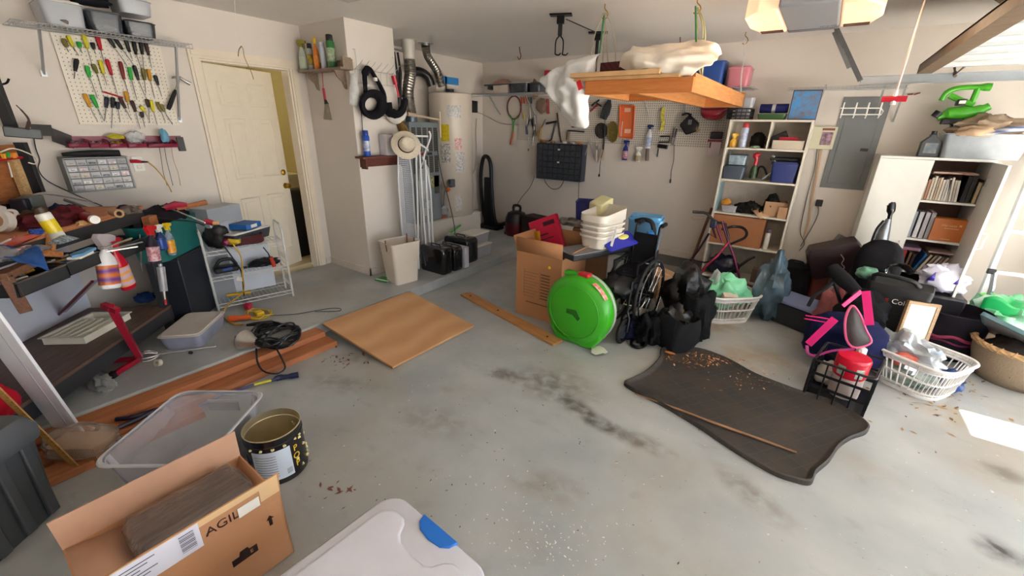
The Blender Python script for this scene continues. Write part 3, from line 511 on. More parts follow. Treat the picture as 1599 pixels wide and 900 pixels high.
g = G(); g.tube([wl(42, 203, .36)-o_, wl(45, 188, .36)-o_, wl(36, 175, .36)-o_, wl(25, 164, .36)-o_], [.01, .006, .005, .003], 6, sm=4); g.o('wire_twist', M('4a3a34', .5), t)
t = T('spring_clamp', 'red spring clamp with green and orange tips on the wood board', 'clamp', onb(17, 252, BK-.03)); o_ = t.location.copy()
g = G(); g.tube([onb(-3, 250, BK-.03)-o_, onb(34, 246, BK-.03)-o_], .009, 8); g.o('bar', RED, t)
for x, y, c in ((4, 240, 'e09a20'), (10, 238, '2c9a3c'), (20, 239, 'e88a1e')): g = G(); g.tube([onb(x, y, BK-.04)-o_, onb(x+3, y+8, BK-.04)-o_], [.014, .01], 8); g.o('jaw_tip', plastic(c), t)
g = G(); g.tube([onb(13, 254, BK-.04)-o_, onb(19, 277, BK-.04)-o_], .004, 6); g.o('rod', PAPER, t)
p = onb(41, 294, BK-.13); t = T('tool_battery', 'grey-green square battery charger standing at the rack post', 'charger', (p.x, p.y, 1.056), BROT)
g = G(); g.b2((-.05, -.04, 0), (.05, .04, .105)); g.o('housing', plastic('5d6a68'), t, bev=.012); g = G(); g.b2((.052, -.042, 0), (.10, .042, .10)); g.o('base', plastic('1e2030'), t, bev=.01)
cord('cable', 'white thin cable looping over the wood board', 'cable', [onb(0, 238, BK-.06), onb(20, 232, BK-.08), onb(45, 240, BK-.1), onb(57, 248, BK-.1), onb(55, 256, BK-.08), onb(44, 254, BK-.06)], .004, CREAM)
cord('cable', 'black cord running down the wall behind the rack post', 'cable', [wl(52, 212, .02), wl(56, 232, .02), wl(62, 250, .02), wl(60, 265, .02), wl(75, 283, .03), wl(120, 305, .02), wl(160, 322, .04)], .0035, BLK)
def tb(x, y, dz=0.): p = pz(x, y, 1.056); p.z += dz; return p
def on(name, label, cat, p, c): pass
g = G(); P = [tb(60, 318, .05), tb(100, 320, .07), tb(150, 332, .06), tb(195, 345, .02)]
t = T('float_tool', 'long pale grey curved blade lying along the back of the bench', 'blade', tb(100, 322)); o_ = t.location.copy()
g.tube([px(50, 305, XL+.35)-o_, px(75, 302, XL+.35)-o_, px(120, 310, XL+.3)-o_, px(160, 319, XL+.3)-o_], [.02, .03, .028, .004], 8, sm=4, flat=.35); g.o('blade', plastic('b5b3b0'), t)
g = G(); g.tube([px(100, 312, XL+.33)-o_, px(140, 326, XL+.33)-o_, px(158, 322, XL+.3)-o_], [.02, .02, .006], 8, flat=.5); g.o('under_body', plastic('6d6a68'), t)
def roll(label, p, R0, R1, w, mat, ax, core=None):
    t = T('tape_roll', label, 'tape', p); g = G(); g.lathe([(R1, -w/2), (R0, -w/2), (R0, w/2), (R1, w/2), (R1, -w/2)], n=24, r=ax); g.o('tape', mat, t)
    g = G(); g.lathe([(R1*.96, -w*.48), (R1*1.001, -w*.48), (R1*1.001, w*.48), (R1*.96, w*.48)], n=24, r=ax); g.o('core', core or CARD, t); return t
ax = (R(75), 0, R(40))
roll('large white tape roll standing at the left end of the bench', tb(9, 362, .055), .055, .03, .04, plastic('ddd9d2'), ax)
roll('small white tape roll leaning behind the larger one', tb(4, 345, .05), .04, .022, .03, plastic('e6e3dd'), (R(60), 0, R(10)))
roll('tilted white tape roll beside the snack-red packet', tb(22, 350, .05), .035, .018, .025, plastic('ece9e3'), (R(30), R(20), R(40)))
def packet(name, label, cat, p, w, d, h, mat, rot, seed, tilt=0.): 
    g = G(); 
    def fn(u, v): 
        a = (u-.5)*w; b = (v-.5)*d; k = math.sin(PI*u)**.5*math.sin(PI*v)**.5; return Vector((a, b, h*k*(1+.4*noise.noise(Vector((a*30, b*30, seed))))))
    g.grid(fn, 14, 12); fn0 = lambda u, v: Vector(((u-.5)*w, (v-.5)*d, -.001)); g.grid(fn0, 2, 2); return g
def mkpacket(label, p, w, d, h, mat, rot, seed, tilt=0, lab=None, cat='packet', name='packet'):
    t = T(name, label, cat, p, (tilt, 0, rot)); packet(name, label, cat, p, w, d, h, mat, rot, seed).o('pouch', mat, t, ang=70)
    if lab: g = G(); g.b2((-w*.15, -d*.25, h*.8), (w*.25, d*.1, h*1.02)); g.o('sticker', lab, t)
    return t
mkpacket('shiny red hardware packet with white print on the bench', tb(30, 382, .0), .17, .12, .035, M('a5301f', .25, var=.3, sc=8, c2='c2402a'), BROT+.2, 3, R(25), plastic('dccfc8'))
mkpacket('clear bag of screws with a pink sticker on the bench', tb(42, 398, .004), .22, .06, .03, M('6e6c70', .2, var=.4, sc=60, alpha=.85), BROT+.1, 5, 0, plastic('e59a9a'))
mkpacket('clear bag of blue and white fittings near the yellow can', tb(100, 378, .004), .11, .06, .025, M('9aa6ac', .2, var=.6, sc=80, c2='43484c', alpha=.8), BROT, 8)
aer = aerosol('yellow and white spray can standing on the bench', tb(92, 372), 0, .16, .03, plastic('d8d6cf'), M('3a2a18', .5), plastic('dcc21c'))
aer.rotation_euler = (R(6), R(-10), R(35))
g = G(); t = T('paint_bottle', 'red bottle with white cap lying on the bench', 'bottle', tb(148, 350, .028)); v = (tb(160, 350)-tb(128, 340)).normalized(); g.tube([v*-.14, v*-.12, v*-.02, v*0.0], [.018, .027, .027, .02], 14); g.o('body', plastic('8e1420'), t); g = G(); g.cyl(v*-.002, v*.03, .023, n=14); g.o('cap', WHT, t)
t = T('cardboard_tube', 'short brown cardboard tube beside the red bottle', 'tube', tb(183, 339, .026)); g = G(); q = v.to_track_quat('Z', 'Y').to_matrix(); g.lathe([(.014, -.05), (.025, -.05), (.025, .05), (.014, .05), (.014, -.05)], n=18, r=q); g.o('tube', CARD, t)
for i, (nm, lb, ct, x, y, d, c) in enumerate((
    ('rag', 'dark red crumpled rag heaped at the back of the bench', 'rag', 75, 353, (.09, .1, .05), '521a20'), ('rag', 'maroon crumpled rag behind the yellow spray can', 'rag', 112, 343, (.07, .07, .05), '6a2028'), ('rag', 'navy rag at the back edge of the bench', 'rag', 98, 333, (.05, .06, .035), '2a3450'),
    ('rag', 'black tangle of cloth at the back left of the bench', 'rag', 20, 330, (.13, .12, .04), '17181a'), ('rag', 'green folded cloth at the back of the bench', 'rag', 52, 322, (.05, .05, .03), '1f4f45'), ('rag', 'olive wad of rope and cloth on the bench', 'rag', 50, 345, (.08, .09, .035), '5a4c34'),
    ('sponge', 'tan chunk of sponge on the bench edge', 'sponge', 128, 352, (.025, .02, .015), 'c9a070'), ('rag', 'brown leather scrap beside the red bottle', 'leather scrap', 140, 346, (.04, .03, .02), '6b4a28'), ('rag', 'purple crumpled cloth near the end of the bench', 'rag', 196, 330, (.04, .04, .025), '3a2444'),
    ('rag', 'grey-brown rag at the far end of the bench', 'rag', 205, 333, (.05, .05, .03), '6e6258'), ('plastic_cup', 'blue plastic cap between rag and packet', 'cap', 58, 366, (.025, .025, .018), '1d4fae'), ('plastic_bag', 'dull grey plastic bag near the front of the bench', 'bag', 5, 405, (.06, .05, .03), '7d7b80'))):
    sack(nm, lb, ct, tb(x, y, .0), d, (cloth if 'cap' not in ct and 'bag' not in ct else plastic)(c), i+11, .5, 3., .5)
g = G(); p = [[tb(-10, 382, .01), tb(30, 392, .012), tb(60, 392, .03)], [tb(-5, 396, .012), tb(40, 408, .02), tb(68, 400, .03)], [tb(5, 408, .02), tb(50, 418, .01), tb(72, 412, -.03)]]
o_ = Vector(tb(30, 400)); p = [[q-o_ for q in r] for r in p]; drape(g, p, 12, 12, .02, 3, 14); g.o('blue_rag', cloth('2b5496'), None, ang=80, solid=.003, label='blue cloth rag lying over the bench edge', cat='rag', loc=o_)
g = G(); o_ = onb(78, 390, -.03); w_ = lambda x, y: onb(x, y, -.03)-o_
t = T('wooden_clamp', 'orange-brown L-shaped wooden stop fixed on the bench front', 'wood piece', o_); g.bar(w_(80, 368), w_(79, 394), .03, .025); g.o('upright', wood('b87a48'), t, bev=.002); g = G(); g.bar(w_(69, 396), w_(93, 398), .04, .03); g.o('foot', wood('b87a48'), t, bev=.002)
def drawer(label, c0, c1, dv, dep, h, items):
    a, b = onb(*c0, dv), onb(*c1, dv); z = (a.z+b.z)/2; u0, v0 = uv(a); u1, v1 = uv(b); t = T('tool_drawer', label, 'tray', PB(min(u0, u1), dv, z-h), BROT); w = abs(u1-u0)  # bench drawer, pulled out and open at the top
    g = G(); k = .008; g.b2((0, 0, 0), (w, sg*dep, k)); g.b2((0, 0, 0), (w, sg*k, h)); g.b2((0, sg*(dep-k), 0), (w, sg*dep, h)); g.b2((0, 0, 0), (k, sg*dep, h)); g.b2((w-k, 0, 0), (w, sg*dep, h)); g.o('tray', DARK, t)
    g = G(); g.b2((-.002, -sg*.002, h-.004), (w+.002, sg*.006, h+.003)); g.b2((w-.006, 0, h-.003), (w+.002, sg*dep, h+.003)); g.o('metal_rim', STEEL, t)
    q = random.Random(int(w*1000))
    for i in range(items): f = G(); x, y = k+w*(.1+.8*q.random()), sg*dep*(.2+.6*q.random()); a_ = q.random()*PI; L = .05+.04*q.random(); f.tube([(x-L*math.cos(a_)*.8, y-L*math.sin(a_)*.5, h*.75), (x+L*math.cos(a_)*.8, y+L*math.sin(a_)*.5, h*.9)], .008, 6); f.o('tool', [STEEL, BLK, plastic('b8862a'), plastic('2858a0'), STEEL][i % 5], t)
    return t
drawer('open black drawer with steel rim nearest the left edge', (104, 416), (22, 440), -.15, .24, .07, 9)
drawer('open black drawer with chrome edges holding a blue pack', (152, 392), (104, 412), -.13, .22, .07, 8)
drawer('open black drawer of light tools under the bench end', (236, 368), (165, 392), -.05, .2, .08, 10)
o_ = pz(130, 396, .95); t = T('blue_packet', 'light blue folded shop towel pack lying on an open drawer', 'towel pack', o_, BROT+R(8)); g = G(); g.prism([(-.09, -.02), (.05, -.03), (.09, 0), (.05, .025), (-.08, .02)], 0, .012); g.o('towel', cloth('6a9cc8'), t); g = G(); g.b2((-.05, -.035, -.012), (.07, .02, -.001)); g.o('board', PAPER, t)
for i, (a, b, c) in enumerate((((160, 388), (205, 372), 'c8c4be'), ((170, 390), (222, 378), 'b0b0b4'), ((165, 393), (215, 385), 'dcd8d2'))):
    p, q = pz(*a, .915), pz(*b, .915); g = G(); g.bar(Vector(), q-p, .014, .006); g.o('metal_rule', M(c, .35, .5), None, label=('upper', 'middle', 'lowest')[i]+' pale metal strip lying across the end drawer', cat='metal strip', loc=p)
o_ = onb(15, 440, -.12); t = T('timber_angle', 'brown wooden angle arm hanging off the bench front at the left', 'wood piece', o_); q = lambda x, y, v=-.12: onb(x, y, v)-o_
g = G(); g.bar(q(8, 432), q(40, 486), .045, .045); g.o('arm', wood('6d4632'), t, bev=.003); g = G(); g.bar(q(0, 434), q(55, 408, .0), .05, .035); g.o('cross_arm', wood('7d563e'), t, bev=.003)
u0, v0 = uv(pz(35, 527, .31)); u1, v1 = uv(pz(124, 478, .31)); g = G(); vb = BD-.06
g.b2((u1, sg*(vb-.01), 0), (min(u0+.35, BL-.02), sg*vb, .55)); g.o('white_board', plastic('d3d6e4', .5), None, label='large white board standing on the lower shelf of the bench', cat='board', loc=(A0.x, A0.y, .302), rot=BROT)
p, q = pz(92, 494, .32), pz(150, 425, .72); q = onb(148, 438, .1); g = G(); g.bar(Vector(), q-p, .05, .004); g.o('clear_strip', M('c9c9d2', .12, alpha=.75), None, label='clear plastic strip leaning from shelf to drawer', cat='strip', loc=p)
p = p+D1*.03; g = G(); g.tube([Vector(), q-p+D1*.02], .009, 6); g.o('red_strip', plastic('6a1828'), None, label='thin dark red rod beside the clear plastic strip', cat='rod', loc=p)
a, b, c_ = pz(75, 535, .305), pz(150, 528, .305), pz(200, 500, .305); d_ = pz(125, 500, .305)
xa = (c_-b); L_ = .37; W_ = .24; rot = math.atan2(xa.y, xa.x); cen = (a+c_)/2; t = T('cutlery_tray', 'cream plastic cutlery tray lying on the brown lower shelf', 'cutlery tray', (cen.x, cen.y, .303), rot)
g = G(); h = .05; k = .006
g.b2((-L_/2, -W_/2, 0), (L_/2, W_/2, k))
for x in (-L_/2, L_/2-k): g.b2((x, -W_/2, 0), (x+k, W_/2, h))
for y in (-W_/2, W_/2-k): g.b2((-L_/2, y, 0), (L_/2, y+k, h))
for i in range(1, 5): y = -W_/2+W_*i/5; g.b2((-L_/2, y, 0), (L_*.25, y+k+.006, h*.97))
g.b2((L_*.25, -W_/2, 0), (L_*.25+k, W_/2, h*.97)); g.b2((-L_/2-.012, -W_/2-.012, h-k), (L_/2+.012, -W_/2, h)); g.b2((-L_/2-.012, W_/2, h-k), (L_/2+.012, W_/2+.012, h)); g.b2((-L_/2-.012, -W_/2, h-k), (-L_/2, W_/2, h)); g.b2((L_/2, -W_/2, h-k), (L_/2+.012, W_/2, h)); g.o('tray', plastic('e4dfcf', .4), t, bev=.0012)
RS = plastic('9c1530', .3); b0 = pz(178, 590, SL); t = T('roller_stand', 'red square-tube stand leaning in front of the lower shelf', 'stand', b0); q = lambda x, y, z: pz(x, y, z)-b0
e0 = pz(219, 562, SL+.02); u_, v_ = uv(e0); top = ray(172, 478); s_ = .93*math.hypot(e0.x, e0.y)/math.hypot(top.x, top.y); topv = Vector((top.x*s_, top.y*s_, H+top.z*s_))
g = G(); g.bar(e0-b0+Vector((0, 0, .02)), topv-b0, .035, .035); g.o('upright', RS, t, bev=.003); g = G(); g.bar(e0-b0+Vector((0, 0, .01)), Vector((0, 0, .02)), .03, .03); g.bar(e0-b0+Vector((0, 0, .01)), pz(155, 565, SL+.02)-b0, .025, .025); g.o('foot', RS, t, bev=.003); g = G(); g.box((0, 0, .02), (.04, .035, .034), BROT); g.o('end_cap', BLK, t); g = G(); g.bar(topv-b0+Vector((-.05, -.02, 0)), topv-b0+Vector((.03, .02, -.03)), .03, .03); g.o('clamp', RS, t)
def hang(label, x0, y0, x1, y1, v, **k):  # bottle from base pixel to head pixel on the plane v in front of the bench
    a, b = onb(x0, y0, v), onb(x1, y1, v); h = (b-a).length; t = spray_bottle(label, a, 0, h=h, **k); z = (b-a).normalized(); x = D1*-1; x = (x-z*x.dot(z)).normalized(); t.rotation_euler = Matrix((x, z.cross(x), z)).transposed().to_euler(); return t
ORP = M('d8762a', .4, c2='6a3a8c', wave=('BANDS', 'Z', 6, 2)); ORY = M('e8a030', .4, c2='c8b0d0', wave=('BANDS', 'Z', 7, 3))
hang('white spray bottle with orange and purple label hung on the bench', 173, 450, 160, 372, -.10, r=.062, body=plastic('e8e6ea'), head=plastic('b0a8ac'), lab=ORP)
hang('bright red spray bottle with orange label behind the white bottle', 202, 450, 172, 375, -.06, r=.05, body=plastic('c0122c', .25), head=plastic('c81830'), lab=ORY)
hang('clear dark-tinted spray bottle with red trigger at the bench end', 243, 412, 232, 352, -.16, r=.045, body=M('3a3444', .1, alpha=.7), head=plastic('c01420'), lab=M('d8c8d0', .4, c2='a02838', var=.5, sc=60))
hang('blue-labelled spray bottle with white trigger at the bench end', 256, 390, 244, 348, -.12, r=.035, body=M('28407a', .15, alpha=.8), head=WHT, lab=M('2a4a9a', .3))
hang('clear spray bottle with yellow trigger at the bench end', 270, 398, 258, 345, -.12, r=.035, body=M('a8b4c4', .1, alpha=.4), head=YEL, lab=M('d86a2a', .4, c2='e0c020', var=.4, sc=50))
a, b = onb(250, 412, -.17), onb(256, 455, -.17); t = T('caulk_syringe', 'clear syringe tube with red tip hanging below the spray bottles', 'syringe', a); v = b-a; g = G(); g.tube([Vector(), v*.1, v*.12, v], [.012, .012, .024, .022], 12); g.o('barrel', M('c4c4cc', .12, alpha=.5), t); g = G(); g.tube([v, v*1.3], [.006, .005], 8); g.o('nozzle', CREAM, t); g = G(); g.tube([v*1.3, v*1.5], [.008, .007], 8); g.o('tip', RED, t); g = G(); g.cyl(v*.05, v*.95, .007); g.o('plunger', PAPER, t)
a = onb(218, 366, -.04); t = T('grease_hook', 'thin steel hooked rod hanging from the end drawer', 'hook', a); g = G(); g.tube([Vector(), onb(219, 390, -.04)-a, onb(220, 415, -.04)-a, onb(222, 425, -.04)-a, onb(212, 432, -.04)-a], [.004, .008, .004, .004, .004], 6, sm=4); g.o('rod', STEEL, t)
sack('rag', 'blue cloth balled up on the lower shelf behind the red stand', 'rag', pz(228, 470, .31), (.06, .06, .04), cloth('1e3664'), 22)
q1, q2 = pz(240, 354, .93), pz(317, 326, .93); tv = (q2-q1); tw = tv.length; trot = math.atan2(tv.y, tv.x); tn = Vector((-tv.y, tv.x, 0)).normalized(); tn = tn if tn.x < 0 else -tn
mid = (q1+q2)/2+tn*.12; mid.z = 0
g = G(); g.b2((-.16, -.11, 0), (.30, .10, .53)); g.b2((-.165, -.115, .53), (.305, .105, .55)); g.o('cabinet', plastic('1f232c', .5), None, bev=.006, label='plain dark low cabinet standing under the teal tub', cat='cabinet', loc=(mid.x, mid.y, SL), rot=trot)
t = tote('large teal plastic tub piled with cloth and tools', (mid.x, mid.y, SL+.552), trot, tw*.98, .23, .28, plastic('1f6e6c', .4), None, name='plastic_tub', cat='tub', taper=.85, rad=.06)
TR = Matrix.Translation((mid.x, mid.y, .93)) @ Matrix.Rotation(trot, 4, 'Z')
g = G(); g.T = Matrix(); bag(g, (0, 0, 0), (.25, .13, .09), 31, 28, .5, 2.2, .5); g.o('jacket', cloth('211c24'), None, ang=70, label='black jacket heaped on the teal tub', cat='jacket', loc=TR @ Vector((.0, .03, -.02)), rot=trot)
o_ = px(309, 322, -3.95); o_ = pz(322, 316, 1.02); a = pz(275, 326, 1.0); g = G(); g.tube([Vector(), a-o_], [.02, .016], 8); g.o('wood_stick', wood('a8683c'), None, label='thick brown wooden stick lying across the teal tub', cat='stick', loc=o_)
g = G(); a, b = pz(226, 318, 1.0), pz(238, 325, 1.0); g.box((0, 0, 0), (.09, .05, .07), trot); g.o('wood_block', wood('a5653c'), None, bev=.003, label='square brown wood block at the corner of the teal tub', cat='wood block', loc=TR @ Vector((-.24, -.05, .02)))
g = G(); a, b = pz(257, 325, 1.01), pz(292, 320, 1.02); g.tube([Vector(), (b-a)*.5+Vector((0, 0, .01)), b-a], [.02, .03, .016], 8); g.o('pruner', plastic('a01c3c'), None, label='crimson tool handle lying on the teal tub', cat='handle', loc=a)
cord('metal_rod', 'thin pale rod lying slanted across the teal tub front', 'rod', [pz(240, 322, 1.0), pz(268, 327, .99), pz(320, 348, .97)], .005, M('c8c6c0', .4), sm=3)
cord('black_cable', 'black cord sagging across the front of the teal tub', 'cord', [pz(235, 338, .97), pz(262, 343, .95), pz(300, 346, .95), pz(320, 353, .95)], .005, BLK)
CBL, CFL, CFR = pz(320, 483, SL), pz(342, 487, SL), pz(458, 462, SL); WV = CFR-CFL; DVc = Vector((-WV.y, WV.x, 0)).normalized()*.26
CBR = CFR+DVc; CBL = CFL+DVc; CZ = .68
t = T('wire_cart', 'white wire rolling cart with looped end frames in front of the door', 'cart', CFL); W_ = WV.length; WH = M('d2d2d0', .35, .1)
ex = WV.normalized(); ey = DVc.normalized()
def CP(x, y, z): return CFL+ex*x+ey*y+Vector((0, 0, z))
def cl(x, y, z): return ex*x+ey*y+Vector((0, 0, z))
for i, x in enumerate((0, W_)):
    g = G(); g.tube([cl(x, 0, 0), cl(x, 0, .3), cl(x, 0, CZ*.93), cl(x, .04, CZ), cl(x, .22, CZ), cl(x, .26, CZ*.93), cl(x, .26, .3), cl(x, .26, 0)], .0095, 8, sm=0); g.o('end_frame', WH, t)
    for z in (.12, .25, .38, .52): g = G(); g.tube([cl(x, 0, z), cl(x, .26, z)], .004, 6); [g.tube([cl(x, .03+.05*k, z-.03), cl(x, .03+.05*k, z)], .003, 4) for k in range(5)]; g.tube([cl(x, 0, z-.03), cl(x, .26, z-.03)], .003, 4); g.o('ladder_rung', WH, t)
for z in (.06, .30, .52):
    g = G()
    for y in (0, .26): 
        for dz in (0, -.03): g.tube([cl(0, y, z+dz), cl(W_, y, z+dz)], .004, 6)
        for k in range(9): g.tube([cl(W_*k/8, y, z), cl(W_*(k+.5)/8 if k < 8 else W_, y, z-.03)], .002, 4)
    for k in range(19): g.tube([cl(W_*k/18, 0, z), cl(W_*k/18, .26, z)], .0022, 4)
    g.o('wire_shelf', WH, t)
g = G(); g.b2((0, 0, 0), (.40, .006, .42)); g.o('grid_board', plastic('c3cad6', .4), None, label='white grid-marked panel standing in the wire cart', cat='panel', loc=CP(.10, .20, .07), rot=math.atan2(ex.y, ex.x))
g = G(); bag(g, (0, 0, .09), (.10, .09, .12), 41, 24, .3, 2, .8); g.o('camera_bag', M('1b1819', .5, var=.3, bump=.3), None, ang=60, label='black leather-like bag lying on the cart top at the left', cat='bag', loc=CP(.12, .12, .53))
t = T('sander', 'black and blue sanding tool on the cart middle shelf', 'sander', CP(.12, .10, .31), math.atan2(ex.y, ex.x)); g = G(); g.b2((-.08, -.05, .0), (.1, .05, .05)); g.o('body', BLK, t, bev=.015); g = G(); g.tube([(-.02, -.052, .03), (.05, -.052, .035)], .012, 8); g.o('blue_grip', plastic('2a4a9c'), t); g = G(); g.tube([(-.06, 0, .05), (-.02, 0, .1), (.06, 0, .1), (.09, 0, .05)], .015, 8, sm=3); g.o('handle', BLK, t)
g = G()
for k in range(5): g.tube([(.0, -.06+.008*k, .012*k), (.1, -.09, .012*k+.01), (.22, -.05+.005*k, .012*k), (.24, .02, .012*k+.01), (.12, .06-.01*k, .012*k), (-.02, .03, .012*k+.005)], .012, 8, closed=True, sm=4)
g.o('rubber_hose', M('4e1620', .45), None, label='dark red rubber hose coiled on the cart upper shelf', cat='hose', loc=CP(.20, .10, .54), rot=math.atan2(ex.y, ex.x))
sack('game_controller', 'black tangle of device and straps on the cart middle shelf', 'device', CP(.42, .10, .31), (.11, .06, .035), BLK, 43, .5, 3, .7, rot=math.atan2(ex.y, ex.x))
g = G(); g.box((0, 0, .0), (.10, .012, .02), math.atan2(ex.y, ex.x)); g.o('comb_clip', BLK, None, bev=.002, label='small black slotted strip on the white panel in the cart', cat='strip', loc=CP(.30, .19, .29))
g = G(); g.tube([Vector(), pz(392, 459, .16)-pz(355, 464, .16)], .014, 8); g.o('yellow_stick', plastic('c9a21c'), None, label='short yellow stick lying in the bottom of the cart', cat='stick', loc=pz(355, 464, .16)+Vector((0, 0, .015)))
p = CP(.42, -.01, .50); t = T('coil_clip', 'orange-red coiled clip hanging on the right of the cart', 'clip', p); g = G(); g.tube([Vector(), Vector((.0, .03, -.06)), Vector((0, .05, -.15))], .005, 6); g.o('cord', BLK, t); g = G(); g.tube([(0, .045, -.10), (0, .06, -.19)], .018, 8); g.o('coil', plastic('b83820'), t)
cord('yellow_cable', 'yellow cord dropping from the cart top down to the floor coil', 'cord', [CP(.2, -.02, .58), CP(.24, -.03, .45), CP(.22, -.05, .3), CP(.20, -.04, .15), CP(.08, -.03, .06), pz(348, 492, .12), pz(362, 505, .11), pz(378, 507, .12)], .006, plastic('c99a2c'))
cord('strap', 'black strap with white tag hanging in the cart', 'strap', [CP(.14, -.01, .56), CP(.2, -.015, .4), CP(.22, -.02, .3), CP(.2, -.015, .1)], .006, BLK)
g = G(); g.box((0, 0, 0), (.05, .003, .035), (0, R(20), 1.2)); g.o('tag', PAPER, None, label='small white paper tag tied to the cart strap', cat='tag', loc=CP(.2, -.025, .26))
g = G(); bag(g, (0, 0, .03), (.07, .05, .035), 47, 16, .4, 3, .6); g.o('glove', plastic('cfae1c'), None, ang=70, label='yellow rubber glove draped on the cart edge', cat='glove', loc=CP(.22, .03, .55)); sack('glove', 'magenta rubber glove beside the yellow one on the cart', 'glove', CP(.17, .02, .56), (.03, .03, .03), plastic('8a1848'), 49)
def facebox(fn, label, c0, c1, z, h, dep, mat, lid=None, **k):   # front-edge pixels on height z
    a, b = pz(*c0, z), pz(*c1, z); v = b-a; n = Vector((-v.y, v.x, 0)).normalized(); c = (a+b)/2+n*dep/2; c.z = z-h
    return fn(label, c, math.atan2(v.y, v.x), v.length, dep, h, mat, lid, **k) if fn is tote else fn(label, c, math.atan2(v.y, v.x), v.length, dep, h, mat, **k)
facebox(tote, 'flat clear box with white lid on top of the wire cart', (366, 368), (424, 352), .74, .09, .26, SMOKE, LIDW, fill=['3a3c40'], rad=.02)
cbx = facebox(cbox, 'small bright blue cardboard box on the flat clear box', (384, 352), (407, 345), .80, .045, .16, plastic('1e5fa8', .5), tape=False, panel=.4, panelm=PAPER); 
facebox(tote, 'open clear box of beige bits behind the blue box', (328, 350), (368, 340), .84, .12, .24, CLEAR2, None, fill=['b39a78', 'c9b48c'], rad=.02)
STK = (-4.20, 1.36)
cbox('narrow grey crate stack holding boxes against the door casing', (STK[0], STK[1], SL), R(90), .36, .30, .70, plastic('8b9097'), tape=False, cat='crate', name='grey_crate')
facebox(cbox, 'plain grey box standing behind the beige bits', (322, 328), (374, 318), .95, .14, .18, plastic('9aa0a8'), tape=False, name='grey_box', cat='box')
facebox(tote, 'big clear bin with crumpled plastic topmost beside the door', (290, 285), (352, 277), 1.12, .14, .26, CLEAR2, None, fill=['c9c2bc', 'b8b4b4'], rad=.03)
sack('plastic_bag', 'crumpled clear bag beside the big clear bin by the wall', 'bag', pz(288, 296, 1.02), (.08, .08, .07), BAGC, 53)
g = G(); a, b = pz(262, 292, 1.08), pz(250, 280, 1.12); g.tube([Vector(), b-a], .014, 8); g.o('dowel', wood('8c5630'), None, label='short brown dowel standing in the heap by the wall', cat='dowel', loc=a)
p = pz(320, 345, .9); t = T('screw_clamp', 'red-ended clamp with tan tip beside the teal tub', 'clamp', p); g = G(); g.tube([Vector(), (.03, .04, -.02)], .022, 8); g.o('body', plastic('a01830'), t); g = G(); g.tube([(.03, .04, -.02), (.05, .07, -.02)], .015, 8); g.o('tip', plastic('d8a878'), t)
cB_ = [pz(257, 545, SL), pz(318, 545, SL), pz(358, 505, SL)]; a = (cB_[1]+cB_[2])/2; v = cB_[2]-cB_[1]; r_ = math.atan2(v.y, v.x); n = Vector((-v.y, v.x, 0)).normalized(); c = a+n*.14
t = tote('flat clear storage box with white lid lying on the step', (c.x, c.y, SL), r_, v.length*1.02, .27, .11, M('b4bad0', .2, alpha=.6, var=.1), plastic('d3cbc4', .4), fill=None, rad=.04, lidh=.006)
def coil(g, c, r0, n, rad, seed, sx=1, sy=1, zk=.012, tilt=0.):
    q = random.Random(seed); pts = []
    for i in range(n*10):
        a = 2*PI*i/10; rr = r0*(.75+.35*q.random()) if i % 3 == 0 else r0*(.85+.2*q.random()); pts.append(Vector(c)+Vector((rr*sx*math.cos(a)+.02*(q.random()-.5), rr*sy*math.sin(a), rad+zk*abs(math.sin(i*.7))*3*(q.random()+.2)+tilt*math.sin(a))))
    g.tube(pts, rad, 6, sm=3)
c = pz(432, 528, SL); t = T('power_cord_coil', 'large black extension cord coiled on the step and beams', 'cord', (c.x, c.y, SL)); g = G(); coil(g, (0, 0, 0), .19, 8, .007, 5, 1.15, .75, .02); coil(g, (.07, -.02, .02), .14, 5, .007, 9, .8, 1.1, .02); g.o('cable', M('16171b', .35, var=.3), t)
g = G(); P = [pz(400, 545, SL+.01), pz(402, 565, SL), pz(412, 580, .08), pz(432, 584, .06), pz(445, 575, .07), pz(440, 560, .09), pz(432, 545, SL+.02)]; g.tube([p-t.location for p in P], .0065, 6, sm=5); g.o('loose_loop', M('16171b', .35, var=.3), t)
g = G(); a, b = pz(385, 508, SL+.05)-t.location, pz(428, 503, SL+.05)-t.location; g.tube([a, a*.6+b*.4, b*.9+a*.1, b], [.01, .018, .018, .008], 8); g.o('plug', BLK, t)
b0 = pz(398, 535, SL+.055); t = T('work_lamp', 'clamp work lamp with metal reflector and wire cage lying by the coil', 'lamp', b0); d = (pz(352, 526, SL+.05)-b0); L_ = d.length; q = d.normalized().to_track_quat('Z', 'Y').to_matrix()
g = G(); g.lathe([(.022, -.02), (.03, .0), (.04, .02), (.075, .09), (.077, .095), (.072, .09), (.026, .02), (.0, .015)], n=24, r=q); g.o('reflector', steel('d8d6d2', .35), t)
g = G(); 
for k in range(6): a = PI*k/6; g.tube([q @ Vector((.05*math.cos(a), .05*math.sin(a), .09)), q @ Vector((.048*math.cos(a), .048*math.sin(a), .14)), q @ Vector((0, 0, .18)), q @ Vector((-.048*math.cos(a), -.048*math.sin(a), .14)), q @ Vector((-.05*math.cos(a), -.05*math.sin(a), .09))], .0018, 5, sm=3)
g.o('wire_cage', STEEL, t); g = G(); g.ell(q @ Vector((0, 0, .12)), (.032, .032, .035), 14); g.o('bulb', M('dde6da', .1, alpha=.7), t); g = G(); g.tube([q @ Vector((0, 0, -.01)), q @ Vector((0, 0, -.09))], [.02, .016], 10); g.o('handle', BLK, t)
